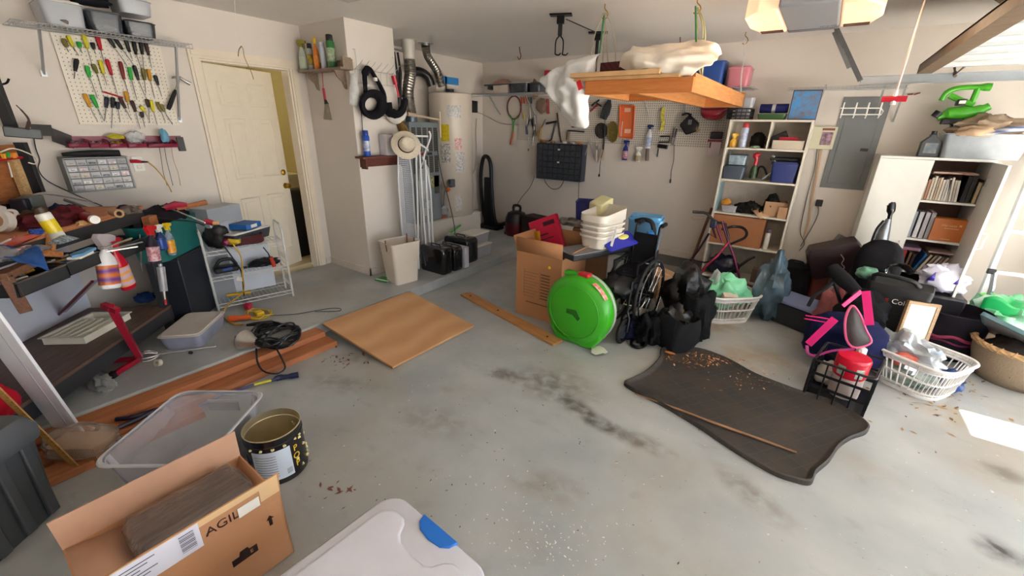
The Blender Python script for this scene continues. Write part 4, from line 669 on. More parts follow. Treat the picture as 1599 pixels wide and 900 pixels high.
c = pz(405, 493, SL); t = T('yellow_cord_coil', 'small yellow cord coil with yellow plug block behind the lamp', 'cord', (c.x, c.y, SL)); g = G(); coil(g, (0, 0, 0), .11, 3, .0055, 21, 1.1, .8, .008); g.o('cable', plastic('d8b020'), t); g = G(); g.b2((-.03, -.03, 0), (.04, .03, .04)); g.o('outlet_block', YEL, t, bev=.008)
p = pz(358, 500, SL+.02); g = G(); d = pz(392, 497, SL+.02)-p; g.tube([Vector(), d*.3, d*.45, d*.9, d], [.026, .026, .02, .02, .014], 10); g.o('orange_plug', plastic('d85a1e'), None, label='orange extension cord socket lying behind the work lamp', cat='plug', loc=p+Vector((0, 0, .01)))
sack('red_spool', 'small crimson wrapper under the front of the cart', 'wrapper', pz(388, 482, SL), (.04, .03, .03), plastic('b81c40'), 61)
cord('wire_loop', 'thin brown wire stretched on the slab towards the plywood', 'wire', [pz(420, 493, SL+.003), pz(460, 491, SL+.003), pz(490, 486, SL+.003), pz(515, 482, SL+.003), pz(531, 482, SL+.003), pz(528, 486, SL+.003), pz(492, 487, SL+.003)], .003, M('4a3c34', .6), sm=4)
t = T('whisk', 'silver balloon-like metal beater with rod lying on the step', 'beater', pz(232, 556, SL+.03)); b0 = t.location.copy(); d = pz(337, 541, SL+.01)-b0
g = G(); g.tube([d*.1, d*.5, d*.85], .004, 6); g.tube([d*.85, d*.93+Vector((.01, .01, 0)), d], .004, 6); g.o('rod', STEEL, t); q = d.normalized().to_track_quat('Z', 'Y').to_matrix(); g = G()
for k in range(6): a = 2*PI*k/6; g.tube([q @ Vector((.012*math.cos(a), .012*math.sin(a), .05)), q @ Vector((.032*math.cos(a), .032*math.sin(a), .01)), q @ Vector((.03*math.cos(a), .03*math.sin(a), -.04)), q @ Vector((.008*math.cos(a), .008*math.sin(a), -.06))], .005, 6, sm=3)
g.o('head', steel('d8d8e0', .15), t); p = pz(247, 567, SL+.02); g = G(); g.lathe([(.012, -.012), (.024, -.012), (.024, .012), (.012, .012), (.012, -.012)], n=16, r=(R(70), 0, .4)); g.o('small_roller', plastic('c8c2b0'), None, label='small cream wheel lying beside the metal beater', cat='wheel', loc=p)
sack('black_stub', 'small black stub lying on the step near the rod', 'scrap', pz(298, 552, SL), (.02, .012, .008), BLK, 63)
sack('clear_wrap', 'crumpled clear plastic wrap on the step below the bench', 'plastic wrap', pz(160, 600, SL), (.13, .05, .03), BAGC, 64, .6, 3, .3)
BM = wood('bd7a4e', c2='a4643e', stretch=(6, .5, 6)); BM2 = wood('b06e44', c2='945a38', stretch=(6, .5, 6))
for lb, x0, x1, z, y0, y1, m in (('upper orange-brown timber beam lying against the concrete step', XS+.004, XS+.13, .085, -.25, 1.57, BM), ('lower orange-brown timber beam in front of the upper one', XS+.134, XS+.27, .045, -.3, 1.575, BM2), ('third short timber beam under the clear tote', XS+.30, XS+.42, .04, -.35, .62, BM)):
    g = G(); g.b2((-(x1-x0)/2, 0, 0), ((x1-x0)/2, y1-y0, z)); g.o('timber_beam', m, None, bev=.003, label=lb, cat='timber', group=None, loc=((x0+x1)/2, y0, .0005))
P = [pz(503, 505, .122), pz(640, 455, .122), pz(740, 508, .022), pz(613, 573, .022)]; o_ = P[0].copy(); g = G(); dn = Vector((0, 0, -.018)); g.raw([p-o_ for p in P]+[p-o_+dn for p in P], [(0, 1, 2, 3), (7, 6, 5, 4), (0, 4, 5, 1), (1, 5, 6, 2), (2, 6, 7, 3), (3, 7, 4, 0)])
g.o('plywood_sheet', M('c69a6e', .55, c2='b98a5e', wave=('BANDS', 'X', 1.2, 7), key='ply'), None, bev=.002, label='square plywood sheet laid as a ramp from step to floor', cat='plywood', loc=o_)
P = [pz(717, 459, .021), pz(735, 456, .021), pz(880, 530, .021), pz(862, 539, .021)]; a = (P[0]+P[1])/2; b = (P[2]+P[3])/2; v = b-a; t = T('drilled_board', 'narrow varnished board with two holes lying on the floor', 'board', (a.x, a.y, .001), math.atan2(v.y, v.x)); g = G(); L_ = v.length; w = .115
g.b2((0, -w/2, 0), (L_, w/2, .02)); g.o('plank', wood('b98650', c2='a26f3c', stretch=(1, 12, 12)), t, bev=.003)
for x in (.10, .55, L_-.12): g = G(); g.lathe([(.011, .0195), (.011, .0205)], c=(x, 0, 0), n=14); g.o('hole', M('2c1c10', .9), t)
t = T('umbrella_rod', 'navy handled tool with yellow band lying on the floor by the beams', 'tool', pz(466, 585, .02)); o_ = t.location.copy(); q = lambda x, y, z=.02: pz(x, y, z)-o_
g = G(); g.tube([q(466, 585), q(450, 588), q(435, 590), q(424, 595)], [.02, .016, .02, .01], 8, sm=3); g.o('handle', plastic('1c2448', .3), t); g = G(); g.tube([q(424, 594), q(397, 601)], .009, 8); g.o('yellow_band', plastic('d0c83c'), t); g = G(); g.tube([q(397, 601), q(345, 618), q(300, 640)], .008, 8); g.o('rod', plastic('2c2c60', .3), t)
cord('navy_strap', 'dark navy strap lying over the beams left of the tote', 'strap', [pz(181, 655, .06), pz(205, 652, .06), pz(245, 640, .06), pz(215, 655, .06), pz(185, 668, .06)], .012, plastic('1a1c38'), sm=4)
A_, B_, C_ = pz(160, 728, .27), pz(264, 612, .27), pz(400, 612, .27); c = (A_+C_)/2; v1 = B_-A_; v2 = C_-B_
t = T('clear_tote', 'large empty clear plastic tote with no lid on the floor', 'tote', (c.x, c.y, .001), math.atan2(v2.y, v2.x)); w, d = v2.length*1.0, v1.length*1.0
def rg(k, z, k2=None): return [(x, y, z) for x, y in rrect(w*k, d*(k2 or k), .07, 6)]
CT = M('d4d6e0', .22, alpha=.24, var=.1)
g = G(); g.shell([rg(.72, 0), rg(.78, .01), rg(.9, .2), rg(.94, .262), rg(1.0, .264), rg(1.0, .27)], .003); g.o('tub', CT, t, ang=50); g = G(); g.loft([rg(1.0, .262), rg(1.02, .268), rg(1.0, .274), rg(.96, .272)], cap0=False, cap1=False); g.o('rim', plastic('d8dae0', .2, alpha=.6), t); g = G(); g.b2((-.08, d*.455, .16), (.08, d*.468, .23)); g.o('handle_recess', plastic('c9c8cc', .3), t, bev=.004)
t = T('popcorn_tin', 'round open black tin printed with popcorn and a nutrition label', 'tin', (-1.87, .68, .001)); r = .125; h = .262
g = G(); g.lathe([(r*.97, 0), (r, .006), (r, h*.82), (r*1.02, h*.83), (r*1.02, h*.85), (r*1.0, h*.86), (r*1.0, h), (r*.99, h), (r*.99, .01), (0, .01)], n=40)
g.raw([], []); g.o('can_wall', plastic('17151a', .25), t); g = G(); g.lathe([(r*1.005, h-.004), (r*1.01, h), (r*.985, h+.001), (r*.975, h-.01), (r*.975, h*.87), (r*.95, h*.86), (r*.96, h*.82), (r*.97, .012), (0, .011)], n=40, cap=False); g.o('steel_interior', M('d8cba8', .3, .75, var=.2, sc=5), t)
def curved(g, r, a0, a1, z0, z1, n=12): g.grid(lambda u, v: Vector((r*math.cos(a0+(a1-a0)*u), r*math.sin(a0+(a1-a0)*u), z0+(z1-z0)*v)), n, 1)
fa = math.atan2(-.68, 1.87)+.0
g = G(); curved(g, r*1.004, fa-.95, fa+.42, h*.12, h*.75); g.o('nutrition_label', plastic('c6d4e4', .35), t); g = G()
for k in range(9): curved(g, r*1.008, fa-.88+(k % 2)*.04, fa-.1, h*(.2+.055*k), h*(.21+.055*k))
for k in range(8): curved(g, r*1.008, fa+.18+k*.025, fa+.19+k*.025, h*.18, h*.3)
g.o('label_print', plastic('4a5568'), t); g = G(); q = random.Random(4)
for k in range(26):
    a = fa+(-.95 if k < 4 else .5)+(1.9*q.random() if k >= 4 else .4*k); z = h*(.08+.72*q.random()) if k >= 6 else h*.8; g.ell((r*1.0*math.cos(a), r*1.0*math.sin(a), z), (.008, .008, .007), 6, rough=.6, seed=k)
g.o('popcorn_print', plastic('d8cf90', .5), t, kind='stuff'); 
for k, s_ in enumerate('POP'): txt(s_, .045, YEL, t, (r*1.006*math.cos(fa+.62+.0*k), r*1.006*math.sin(fa+.62), h*(.62-.17*k)), (PI/2, 0, fa+.62+PI/2), name='printed_letter')
t = T('cardboard_box', 'big open brown shipping box marked AGILE with a brown wrapped bundle', 'cardboard box', (-1.56, .215, .001), R(-1)); w, d, h, f = .345, .535, .30, .115; k = .005
CB = M('bd8a64', .8, var=.08, sc=4, bump=.08, bsc=50, key='cb'); CI = M('c49a80', .85, var=.06)
g = G(); g.b2((-w/2, -d/2, 0), (w/2, d/2, k)); g.b2((-w/2, -d/2, 0), (-w/2+k, d/2, h)); g.b2((w/2-k, -d/2, 0), (w/2, d/2, h)); g.b2((-w/2, -d/2, 0), (w/2, -d/2+k, h)); g.b2((-w/2, d/2-k, 0), (w/2, d/2, h)); g.o('carton', CB, t)
for nm, sx in (('far', -1), ('near', 1)):
    x = sx*w/2; g = G(); x1 = x+sx*.012; g.raw([(x-sx*k, -d/2, h), (x-sx*k, d/2, h), (x1-sx*k, d/2+.005, h+f), (x1-sx*k, -d/2-.005, h+f), (x, -d/2, h), (x, d/2, h), (x1, d/2+.005, h+f), (x1, -d/2-.005, h+f)], [(0, 1, 2, 3), (7, 6, 5, 4), (0, 4, 5, 1), (1, 5, 6, 2), (2, 6, 7, 3), (3, 7, 4, 0)]); g.o('flap', CI if sx < 0 else CB, t)
g = G(); g.raw([(-w/2+k, -d/2+k, h), (w/2-k, -d/2+k, h), (w/2-k, -d/2+.15, h-.03), (-w/2+k, -d/2+.15, h-.03)], [(0, 1, 2, 3)]); g.o('flap', CI, t, solid=.004); g = G(); g.raw([(-w/2+k, d/2-k, h), (w/2-k, d/2-k, h), (w/2-k, d/2-.05, h-.11), (-w/2+k, d/2-.05, h-.11)], [(0, 1, 2, 3)]); g.o('flap', CB, t, solid=.004)
TAPE = M('dcb98c', .35, var=.04); X = w/2+.0005
def sl(y, z): # on the near face incl. flap
    return (w/2+.0012+(.012*(z-h)/f if z > h else 0), y, z)
def patch(y0, z0, y1, z1, m, n, dx=0.): g = G(); v = [sl(y0, z0), sl(y1, z0), sl(y1, z1), sl(y0, z1)]; v = [(a+dx, b, c) for a, b, c in v]; g.raw(v, [(0, 1, 2, 3)]); return g.o(n, m, t)
patch(-.26, h+f-.028, .262, h+f-.001, TAPE, 'tape'); patch(.20, h+.03, .265, h+f-.001, TAPE, 'tape', .0004)
patch(-.22, h-.05+.052, .015, h+f-.004, M('dcdce8', .4, var=.02), 'shipping_label', .0008); g = G()
for i in range(11): a = sl(-.04, h+.022+i*.007); b = sl(.0, h+.024+i*.007+(.002 if i % 3 else 0)); g.raw([(a[0]+.0015, a[1], a[2]), (a[0]+.0015, b[1], a[2]), (b[0]+.0015, b[1], b[2]), (b[0]+.0015, a[1], b[2])], [(0, 1, 2, 3)])
for i in range(6): a = sl(-.19, h+.02+i*.014); g.raw([(a[0]+.0015, -.19, a[2]), (a[0]+.0015, -.19+.05+.02*(i % 3), a[2]), (a[0]+.0017, -.19+.05+.02*(i % 3), a[2]+.004), (a[0]+.0017, -.19, a[2]+.004)], [(0, 1, 2, 3)])
g.o('barcode', plastic('5a5a68'), t, kind='stuff')
ti = math.atan(.012/f); txt('AGILE', .048, plastic('4a2c28'), t, (w/2+.0065, .09, h+.045), (PI/2-ti*0, 0, PI/2)); patch(.125, h+.022, .195, h+.068, PAPER, 'address_sticker', .003)
g = G(); ar = [(-.006, 0), (.006, 0), (.006, .03), (.014, .03), (0, .048), (-.014, .03), (-.006, .03)]; g.raw([(w/2+.0012, .215+y, h-.10+z) for y, z in ar], [tuple(range(7))]); g.o('arrow_mark', plastic('2c1816'), t)
g = G(); g.raw([(w/2+.0012, .10+y, h-.17+z) for y, z in ((-.03, 0), (.055, 0), (.055, .035), (.03, .035), (.025, .048), (.0, .048), (-.005, .03), (-.03, .03))], [tuple(range(8))]); g.o('printed_block', plastic('2c1816'), t); txt('E', .022, CB, t, (w/2+.0018, .135, h-.152), (PI/2, 0, PI/2))
g = G(); q = lambda u, v: None
prof = rrect(.24, .16, .06, 5); rings = []
for i in range(15):
    y = -.15+.36*i/14; s_ = 1 if 0 < i < 14 else .7; rings.append([(x*s_+.0+.004*noise.noise(Vector((x*60, y*60, z*60))), y, .27+z*s_+.006*noise.noise(Vector((x*40, y*50, z*40+3)))) for x, z in prof])
g.loft(rings); g.o('wrapped_bundle', M('5d4d47', .12, var=.35, sc=5, stretch=(14, 1, 14), coat=1., bump=.5, bsc=6), None, ang=60, label='brown bundle in clear shrink wrap inside the big open box', cat='bundle', loc=(-1.575, .23, .001))
t = T('storage_tote', 'storage tote with pale lavender-white lid and blue handle latch', 'tote', (-.795, .335, .001), R(-4)); w, d, h = .50, .74, .35
g = G(); rr = lambda kw, kd, z, r=.07: [(x, y, z) for x, y in rrect(w*kw, d*kd, r, 7)]
g.shell([rr(.82, .86, 0), rr(.93, .95, .30), rr(.95, .96, .325)], .003); g.o('tub', plastic('c9ccd4', .3, alpha=.6), t)
def notch(pts, k):  # dip the far edge of the panel around the latch
    return pts
def pan(sx, sy, z):  # raised panel outline with an inward bite at the latch
    o = []
    for x, y in rrect(w*sx, d*sy, .05, 6): o.append((x, y))
    out = []
    for i, (x, y) in enumerate(o):
        out.append((x, y, z))
        nx, ny = o[(i+1) % len(o)]
        if y > 0 and ny > 0 and x > .1 and nx < -.1:
            for kx, ky in ((.125, 0), (.105, -.012), (.085, -.045), (.06, -.062), (0, -.068), (-.06, -.062), (-.085, -.045), (-.105, -.012), (-.125, 0)): out.append((kx, y+ky, z))
    return out
g = G(); g.loft([rr(1, 1, .322, .075), rr(1.01, 1.005, .33, .078), rr(1.0, 1.0, .345, .075), rr(.97, .98, .35, .07)]); g.o('lid', M('cfd0dc', .3, var=.03), t, ang=60)
g = G(); g.loft([pan(.86, .86, .3495), pan(.84, .845, .358), pan(.80, .82, .3585)], cap0=False); g.o('lid_panel', M('cfd0dc', .3, var=.03), t, ang=60)
g = G(); pp = [(-.085, .0), (.085, .0), (.075, -.03), (.05, -.048), (0, -.055), (-.05, -.048), (-.075, -.03)]; g.prism([(x, y+d*.5+.004) for x, y in pp], .335, .357); g.o('latch', plastic('1a6fd0', .3), t, bev=.004)
a, b = Vector((-2.96, .13, .0)), pz(0, 524, .7); g = G(); v = (b-a)*1.75; up = Vector(RT); n = FW.cross(v).normalized()
xx = v.normalized(); yy = n; zz = xx.cross(yy); t = T('trim_plank', 'long white trim plank leaning up at the bench front', 'plank', a); g = G(); g.box(v/2, (v.length, .15, .014), Matrix((xx, yy, zz)).transposed()); g.o('board', plastic('eef0f8', .45), t, bev=.002); g = G(); g.box(v/2+yy*.02-zz*.0*1, (v.length, .006, .017), Matrix((xx, yy, zz)).transposed()); g.o('groove', plastic('c6c9d6'), t)
a, b = pz(126, 737, 0), pz(0, 613, .5); v = (b-a)*1.6; t = T('yardstick', 'thin wooden yardstick leaning towards the bench', 'yardstick', a+Vector((0, 0, .004))); g = G(); xx = v.normalized(); yy = FW.cross(v).normalized(); zz = xx.cross(yy); g.box(v/2, (v.length, .03, .006), Matrix((xx, yy, zz)).transposed()); g.o('stick', wood('b98a4a'), t); g = G(); mt = Matrix((xx, yy, zz)).transposed()
for i in range(34): g.box(xx*(.03+.025*i)+yy*.008-zz*.0034, (.0015, .012, .0006), mt); g.box(xx*(.03+.025*i)+yy*.008+zz*.0034, (.0015, .012, .0006), mt)
g.o('tick_marks', BLK, t, kind='stuff')
c = pz(132, 705, 0); cbox('brown paper-wrapped block with corrugated side near the yardstick', (-2.72, .13, .001), R(38), .24, .13, .11, M('a8794c', .7, c2='8a5e38', wave=('BANDS', 'X', 30, 0)), tape=False, name='paper_pack', cat='package')
g = G(); bag(g, (0, 0, .06), (.16, .1, .07), 71, 24, .3, 2.2, .8); g.o('clear_bag', plastic('d8c8b8', .12, alpha=.3), None, ang=70, label='clear plastic bag wrapped over the brown paper block', cat='bag', loc=(-2.72, .13, .05), rot=R(38))
t = T('tool_tote', 'dark grey plastic tote with ribbed lid at the lower left', 'tote', (-2.50, -.27, .001), R(40)); g = G(); w, d, h = .52, .36, .48
r_ = lambda k, z: [(x, y, z) for x, y in rrect(w*k, d*k, .04)]
g.loft([r_(.86, 0), r_(.94, h*.8)]); g.o('tub', plastic('464a4e', .45), t); g = G(); g.loft([r_(1.0, h*.78), r_(1.02, h*.82), r_(1.02, h*.9), r_(.95, h*.97), r_(.9, h)]); g.o('lid', plastic('53575c', .4), t)
for s in (-1, 0, 1):
    for a_, b_ in (((s*.16-.03, -d*.52, .02), (s*.16+.03, -d*.46, h*.78)), ((w*.45, s*.1-.02, .02), (w*.49, s*.1+.02, h*.78))): g = G(); g.b2(a_, b_); g.o('rib', plastic('464a4e', .45), t, bev=.006)
sack('red_cloth', 'red cloth scrap behind the dark grey tote', 'cloth', pz(2, 648, .304), (.08, .07, .09), cloth('b01228'), 77)
def ca(x, y, d=0.): return py(x, y, CY0-d)          # on the column's near side
def cf(x, y, d=0.): return px(x, y, -3.676+d)       # on the column's lit face
DWOOD = wood('8a7866')
t = T('bracket_shelf', 'small grey-brown wooden shelf with scalloped brackets beside the door', 'shelf', (-4.30, CY0, 2.065)); w = .69
g = G(); g.b2((0, -.13, 0), (w, 0, .018)); g.o('board', DWOOD, t, bev=.002); g = G(); g.b2((0, -.012, .018), (w, 0, .09)); g.b2((w-.02, -.10, .018), (w, -.013, .10)); g.o('rail', DWOOD, t)
for x in (.10, w-.14): g = G(); g.prism([(-.11, 0), (0, 0), (0, -.15), (-.02, -.14), (-.04, -.09), (-.09, -.05)], 0, .02, r=Matrix(((0, 0, 1), (1, 0, 0), (0, 1, 0)))); g.v = [v+Vector((x, 0, 0)) for v in g.v]; g.o('shelf_bracket', DWOOD, t)
zc = 2.065+.019
def colb(x): return py(x, 100, CY0-.07).x
spray_bottle('pale green spray bottle with yellow trigger, first on the column shelf', (colb(474), CY0-.07, zc), R(20), h=.27, r=.042, body=M('c2ccc0', .2, alpha=.8), head=M('c9b81a', .4, c2='2a3a2c', sc=3), lab=plastic('b8c8b4'))
aerosol('small dark bottle with yellow label behind the pale green spray', (colb(484), CY0-.055, zc), 0, .23, .026, plastic('a8b0ae'), BLK, M('d8b820', .4, c2='3a2a20', var=.5, sc=30))
spray_bottle('orange spray bottle with yellow trigger on the column shelf', (colb(495), CY0-.07, zc), R(160), h=.28, r=.036, body=plastic('d8761c', .3), head=YEL, lab=M('e8a838', .4, c2='c84a18', sc=40))
aerosol('slim pale lilac bottle between orange spray and green can', (colb(506), CY0-.07, zc), 0, .22, .024, plastic('c9cede'), plastic('d2d6e4'))
aerosol('tall green spray can with black cap at the column shelf end', (colb(518), CY0-.065, zc), 0, .27, .037, plastic('2c6e38'), BLK, M('b8c4a8', .4, c2='3a6a44', sc=30))
t = T('hand_brush', 'straw hand brush with red handle hanging under the small shelf', 'brush', ca(504, 128, .05)); o_ = t.location.copy()
g = G(); g.tube([ca(503, 112, .05)-o_, ca(504, 127, .05)-o_, ca(505, 140, .05)-o_], .004, 6); g.tube([ca(505, 138, .05)-o_, ca(508, 158, .05)-o_], .012, 8); g.o('handle', RED, t)
g = G(); g.tube([ca(508, 156, .05)-o_, ca(510, 163, .05)-o_], [.012, .022], 8); g.o('ferrule', BLK, t); a, b = ca(510, 162, .05)-o_, ca(512, 187, .05)-o_; g = G(); g.tube([a, a*.5+b*.5, b], [.018, .03, .04], 10, flat=.5); g.o('bristles', M('9a9078', .9, bump=.8, var=.4, sc=30, stretch=(8, 8, .6)), t)
t = T('peg_rack', 'white wire peg rack on the lit column face', 'rack', cf(552, 108, .0)); o_ = t.location.copy(); g = G(); y0, y1 = cf(549, 108).y-o_.y, CY1-.01-o_.y
for z in (0, -.11): g.tube([(.015, y0, z), (.015, y1, z)], .003, 6)
g.o('wire_rail', WIRE, t)
for k in range(7): y = y0+(y1-y0)*(k+.3)/7; g = G(); g.tube([(.015, y, -.11), (.02, y, 0), (.07, y+.03, .05), (.09, y+.04, .075)], .0025, 5); g.o('peg', WIRE, t)
for a, nm in (((551, 77), 'left'), ((612, 90), 'upper')): g = G(); o2 = cf(*a); g.tube([Vector(), (.03, 0, 0), (.035, 0, -.25)], .003, 5); g.o('wire_strap', WIRE, None, label='thin wire strap nailed at the %s of the peg rack' % nm, cat='wire', loc=o2)
g = G(); P = [[cf(548, 115, .05), cf(556, 115, .06)], [cf(546, 140, .06), cf(559, 140, .07)], [cf(545, 164, .05), cf(560, 166, .06)]]; o_ = Vector(P[0][0]); drape(g, [[p-o_ for p in r] for r in P], 12, 8, .02, 5, 20, (1, 0, 0)); g.o('white_cloth', cloth('c8c8c6'), None, ang=80, solid=.004, label='pale cloth hanging at the left of the peg rack', cat='cloth', loc=o_)
BF = cloth('18171c')
t = T('neck_pillow', 'black neck support ring with strap hanging on the peg rack', 'neck support', cf(577, 112, .08)); o_ = t.location.copy(); q = lambda x, y, d=.08: cf(x, y, d)-o_
ring = [q(581+15*math.cos(a)*1.05, 163+17*math.sin(a), .09) for a in [2*PI*k/14 for k in range(14)]]
g = G(); g.tube(ring, .052, 10, closed=True, sm=2, flat=.55); g.o('ring', BF, t); g = G(); g.tube([q(571, 147), q(570, 130), q(570, 115), q(577, 108), q(584, 118), q(594, 135), q(600, 152), q(598, 172)], [.02, .022, .035, .045, .045, .045, .05, .045], 10, sm=4, flat=.45); g.o('strap', BF, t); g = G(); g.box(q(586, 124, .12), (.03, .03, .03)); g.o('logo_tag', PAPER, t, bev=.004)
t = T('neck_pillow', 'black and white U-shaped neck support hanging right of the ring', 'neck support', cf(618, 165, .09)); o_ = t.location.copy(); U = [q2_ for q2_ in [(606, 160), (609, 174), (618, 180), (628, 173), (632, 158), (630, 150)]]
g = G(); g.tube([cf(x, y, .11)-o_ for x, y in U], [.035, .055, .06, .06, .055, .03], 10, sm=4, flat=.6); g.o('black_cushion', BF, t); g = G(); g.tube([cf(x+1.5, y+8, .09)-o_ for x, y in U[:5]], [.03, .045, .05, .05, .03], 10, sm=4, flat=.6); g.o('white_shell', cloth('e0dbd2'), t)
t = T('whisk_broom', 'straw whisk broom with red band hanging over the hat shelf', 'broom', cf(620, 183, .05)); o_ = t.location.copy(); a, b = Vector(), cf(634, 212, .06)-o_
g = G(); g.tube([a, a*.5+b*.5, b], [.04, .08, .09], 14, flat=.35); g.o('straw', M('b08a48', .9, c2='7a5a28', sc=30, stretch=(10, 10, .7), bump=.8), t, ang=70); g = G(); g.tube([a*1.0-b*.15, a+b*.2], [.035, .05], 12, flat=.45); g.o('red_band', plastic('8a1830'), t)
t = T('red_brush', 'narrow red and white handled brush on the right end peg', 'brush', cf(614, 118, .07)); o_ = t.location.copy(); g = G(); g.tube([Vector(), cf(618, 132, .07)-o_], [.022, .02], 8, flat=.5); g.o('head', RED, t); g = G(); g.tube([cf(618, 131, .07)-o_, cf(623, 152, .07)-o_], .009, 6); g.o('handle', plastic('c83048'), t)
cord('black_cable', 'thin black cord hanging down the left of the column face', 'cord', [cf(562, 150, .03), cf(565, 185, .02), cf(567, 215, .02), cf(569, 240, .03)], .003, BLK)
zs = px(598, 246, -3.62).z; t = T('wall_shelf', 'dark stained wooden wall shelf under the straw hat', 'shelf', (-3.676, 2.55+.06, zs)); g = G(); L_ = .53; RW = wood('6e3422', c2='4e2418')
g.b2((0, -.05, 0), (.13, L_, .02)); g.o('board', RW, t, bev=.002); g = G(); g.b2((0, 0, -.085), (.018, L_-.02, 0)); g.o('apron', RW, t, bev=.002)
for y in (0, L_-.04): g = G(); g.b2((.019, y, -.10), (.10, y+.018, 0)); g.o('bracket', RW, t, bev=.004)
yy_ = lambda x: px(x, 235, -3.61).y
aerosol('tall blue spray can on the dark wooden shelf', (-3.61, yy_(573), zs+.021), 0, .235, .033, plastic('1c4aa8', .3), plastic('1a3c98'), M('d8dce4', .3, c2='1c3f98', sc=20))
t = T('label_printer', 'white box-shaped dispenser beside the straw hat', 'dispenser', (-3.61, yy_(608), zs+.021)); g = G(); g.b2((-.06, -.075, 0), (.055, .07, .20)); g.o('body', plastic('c9c6cc'), t, bev=.006); g = G(); g.b2((.055, .0, .145), (.0575, .055, .185)); g.o('window', BLK, t)
t = T('straw_hat', 'cream straw hat with maroon band hanging by the dark shelf', 'hat', cf(634, 227, .30), Vector((1, -.45, .35)).to_track_quat('Z', 'Y').to_euler())
g = G(); g.lathe([(.145, .012), (.15, .004), (.12, -.008), (.085, 0), (.078, .03), (.07, .085), (.05, .105), (.02, .098), (0, .094)], n=28, sy=.92); g.o('hat_body', M('d6cbb6', .8, var=.12, sc=60, bump=.3), t, ang=70); g = G(); g.lathe([(.0865, .002), (.083, .028)], n=28, sy=.92); g.o('hat_band', cloth('4e1c28'), t)
WT_ = plastic('dcdde0', .35)
def mesh_board(label, x0, x1, ytop, ybot, X, legs):
    a = px((x0+x1)/2, ybot, X); b = px((x0+x1)/2, ytop, X); w = px(x1, (ytop+ybot)/2, X).y-px(x0, (ytop+ybot)/2, X).y; b.y = a.y+.02; h = b.z-SL; t = T('ironing_board', label, 'ironing board', (X, a.y, SL))
    o = [(-w/2, .02), (w/2, .02), (w/2, h*.7), (w*.36, h*.92), (0, h), (-w*.36, h*.92), (-w/2, h*.7)]
    g = G(); g.tube([(0, y, z) for y, z in o], .009, 8, closed=True); g.o('rim', WT_, t)
    g = G(); n = 9; m = int(h/.02)
    for i in range(1, n): y = -w/2+w*i/n; g.tube([(0, y, .03), (0, y, h*(.93 if abs(y) < w*.3 else .75))], .004, 3)
    for i in range(1, m): z = h*i/m*.93; ww = w if z < h*.7 else w*max(.3, 1-(z/h-.7)*2.4); g.tube([(0, -ww/2, z), (0, ww/2, z)], .005, 3)
    g.o('mesh', plastic('b4b8be', .4), t)
    for L in legs: g = G(); g.tube([px(x, y, X+dx)-t.location for x, y, dx in L], .010, 8, sm=3); g.o('leg', WT_, t)
mesh_board('left white mesh ironing board standing on end by the column', 632, 653, 214, 415, -3.50, [[(668, 235, .08), (660, 228, .08), (650, 232, .08), (652, 320, .08), (654, 420, .1)], [(655, 235, .1), (661, 330, .1), (668, 420, .14)], [(632, 212, .05), (668, 213, .06)]])
mesh_board('right white mesh ironing board with long hooked leg', 662, 679, 250, 418, -3.56, [[(670, 205, .14), (672, 215, .14), (662, 245, .12), (664, 270, .12), (668, 330, .12), (672, 422, .14)], [(660, 245, .14), (672, 300, .14), (678, 420, .14)], [(664, 250, .16), (668, 330, .16), (675, 424, .16)]])
t = T('waste_bin', 'cream rectangular waste bin in front of the lit column', 'waste bin', (-3.29, 2.70, SL), R(81)); w, d, h = .33, .27, .43
rr = lambda k, z: [(x, y, z) for x, y in rrect(w*k, d*k, .03)]
g = G(); g.shell([rr(.78, 0), rr(.97, h*.96), rr(1.02, h*.965), rr(1.03, h)], .003); g.o('bin_body', plastic('d2c8bc', .4), t)
for i, (x, y) in enumerate(((.10, -.1), (-.16, -.02), (.14, .09))): g = G(); g.tube([(x, y, h*.8), (x*1.05, y*1.05, h+.03)], .006, 6); g.o('bag_clip', M('6a3a30', .5), t)
t = T('dustpan', 'green dustpan lying on the floor at the foot of the bin', 'dustpan', pz(598, 437, SL), R(100)); g = G(); g.b2((-.06, -.09, 0), (.06, .06, .012)); g.o('pan', GRN, t, bev=.004); g = G(); g.b2((-.055, -.11, .013), (-.035, .05, .018)); g.o('lip', plastic('c8e8c8'), t)
SC_ = M('0f0f12', .14, var=.2, coat=.6)
def case(label, y0, y1, x0, x1, h):
    t = T('suitcase', label, 'case', ((x0+x1)/2, (y0+y1)/2, SL)); w, d = x1-x0, y1-y0; g = G(); 
    rg_ = lambda k, z: [(x, y, z) for x, y in rrect(w*k, d*k, .03, 4)]
    g.loft([rg_(.93, 0), rg_(1, .02), rg_(1, h-.04), rg_(.96, h-.012), rg_(.86, h)]); g.o('shell', SC_, t, ang=50)
    for k in (-.25, .25): g = G(); g.b2((w*.5-.004, d*k-.012, .03), (w*.5+.006, d*k+.012, h-.05)); g.o('rib', SC_, t, bev=.003)
    g = G(); g.tube([(-.07, 0, h), (-.06, 0, h+.02), (.06, 0, h+.02), (.07, 0, h)], .007, 6); g.o('handle', BLK, t); g = G(); g.box((.0, d*.2, h+.002), (.05, .02, .004)); g.o('silver_clasp', STEEL, t); return t
case('glossy black hard case nearest the cream bin', 3.07, 3.22, -3.42, -3.05, .29); case('second glossy black hard case in the row', 3.24, 3.39, -3.40, -3.05, .27)
cbox('narrow white box between the black cases', (-3.22, 3.445, SL), R(90), .07, .34, .24, plastic('c8cad8', .5), tape=False, name='white_box', cat='box'); case('last glossy black hard case beside the clear food boxes', 3.53, 3.74, -3.50, -3.12, .29)
tote('lower clear snap-lid box on the slab near the black cases', (-3.30, 3.93, SL), R(90), .30, .26, .15, CLEAR2, LIDW, fill=['b8837a', '8a8aa0'], rad=.02, lidh=.006)
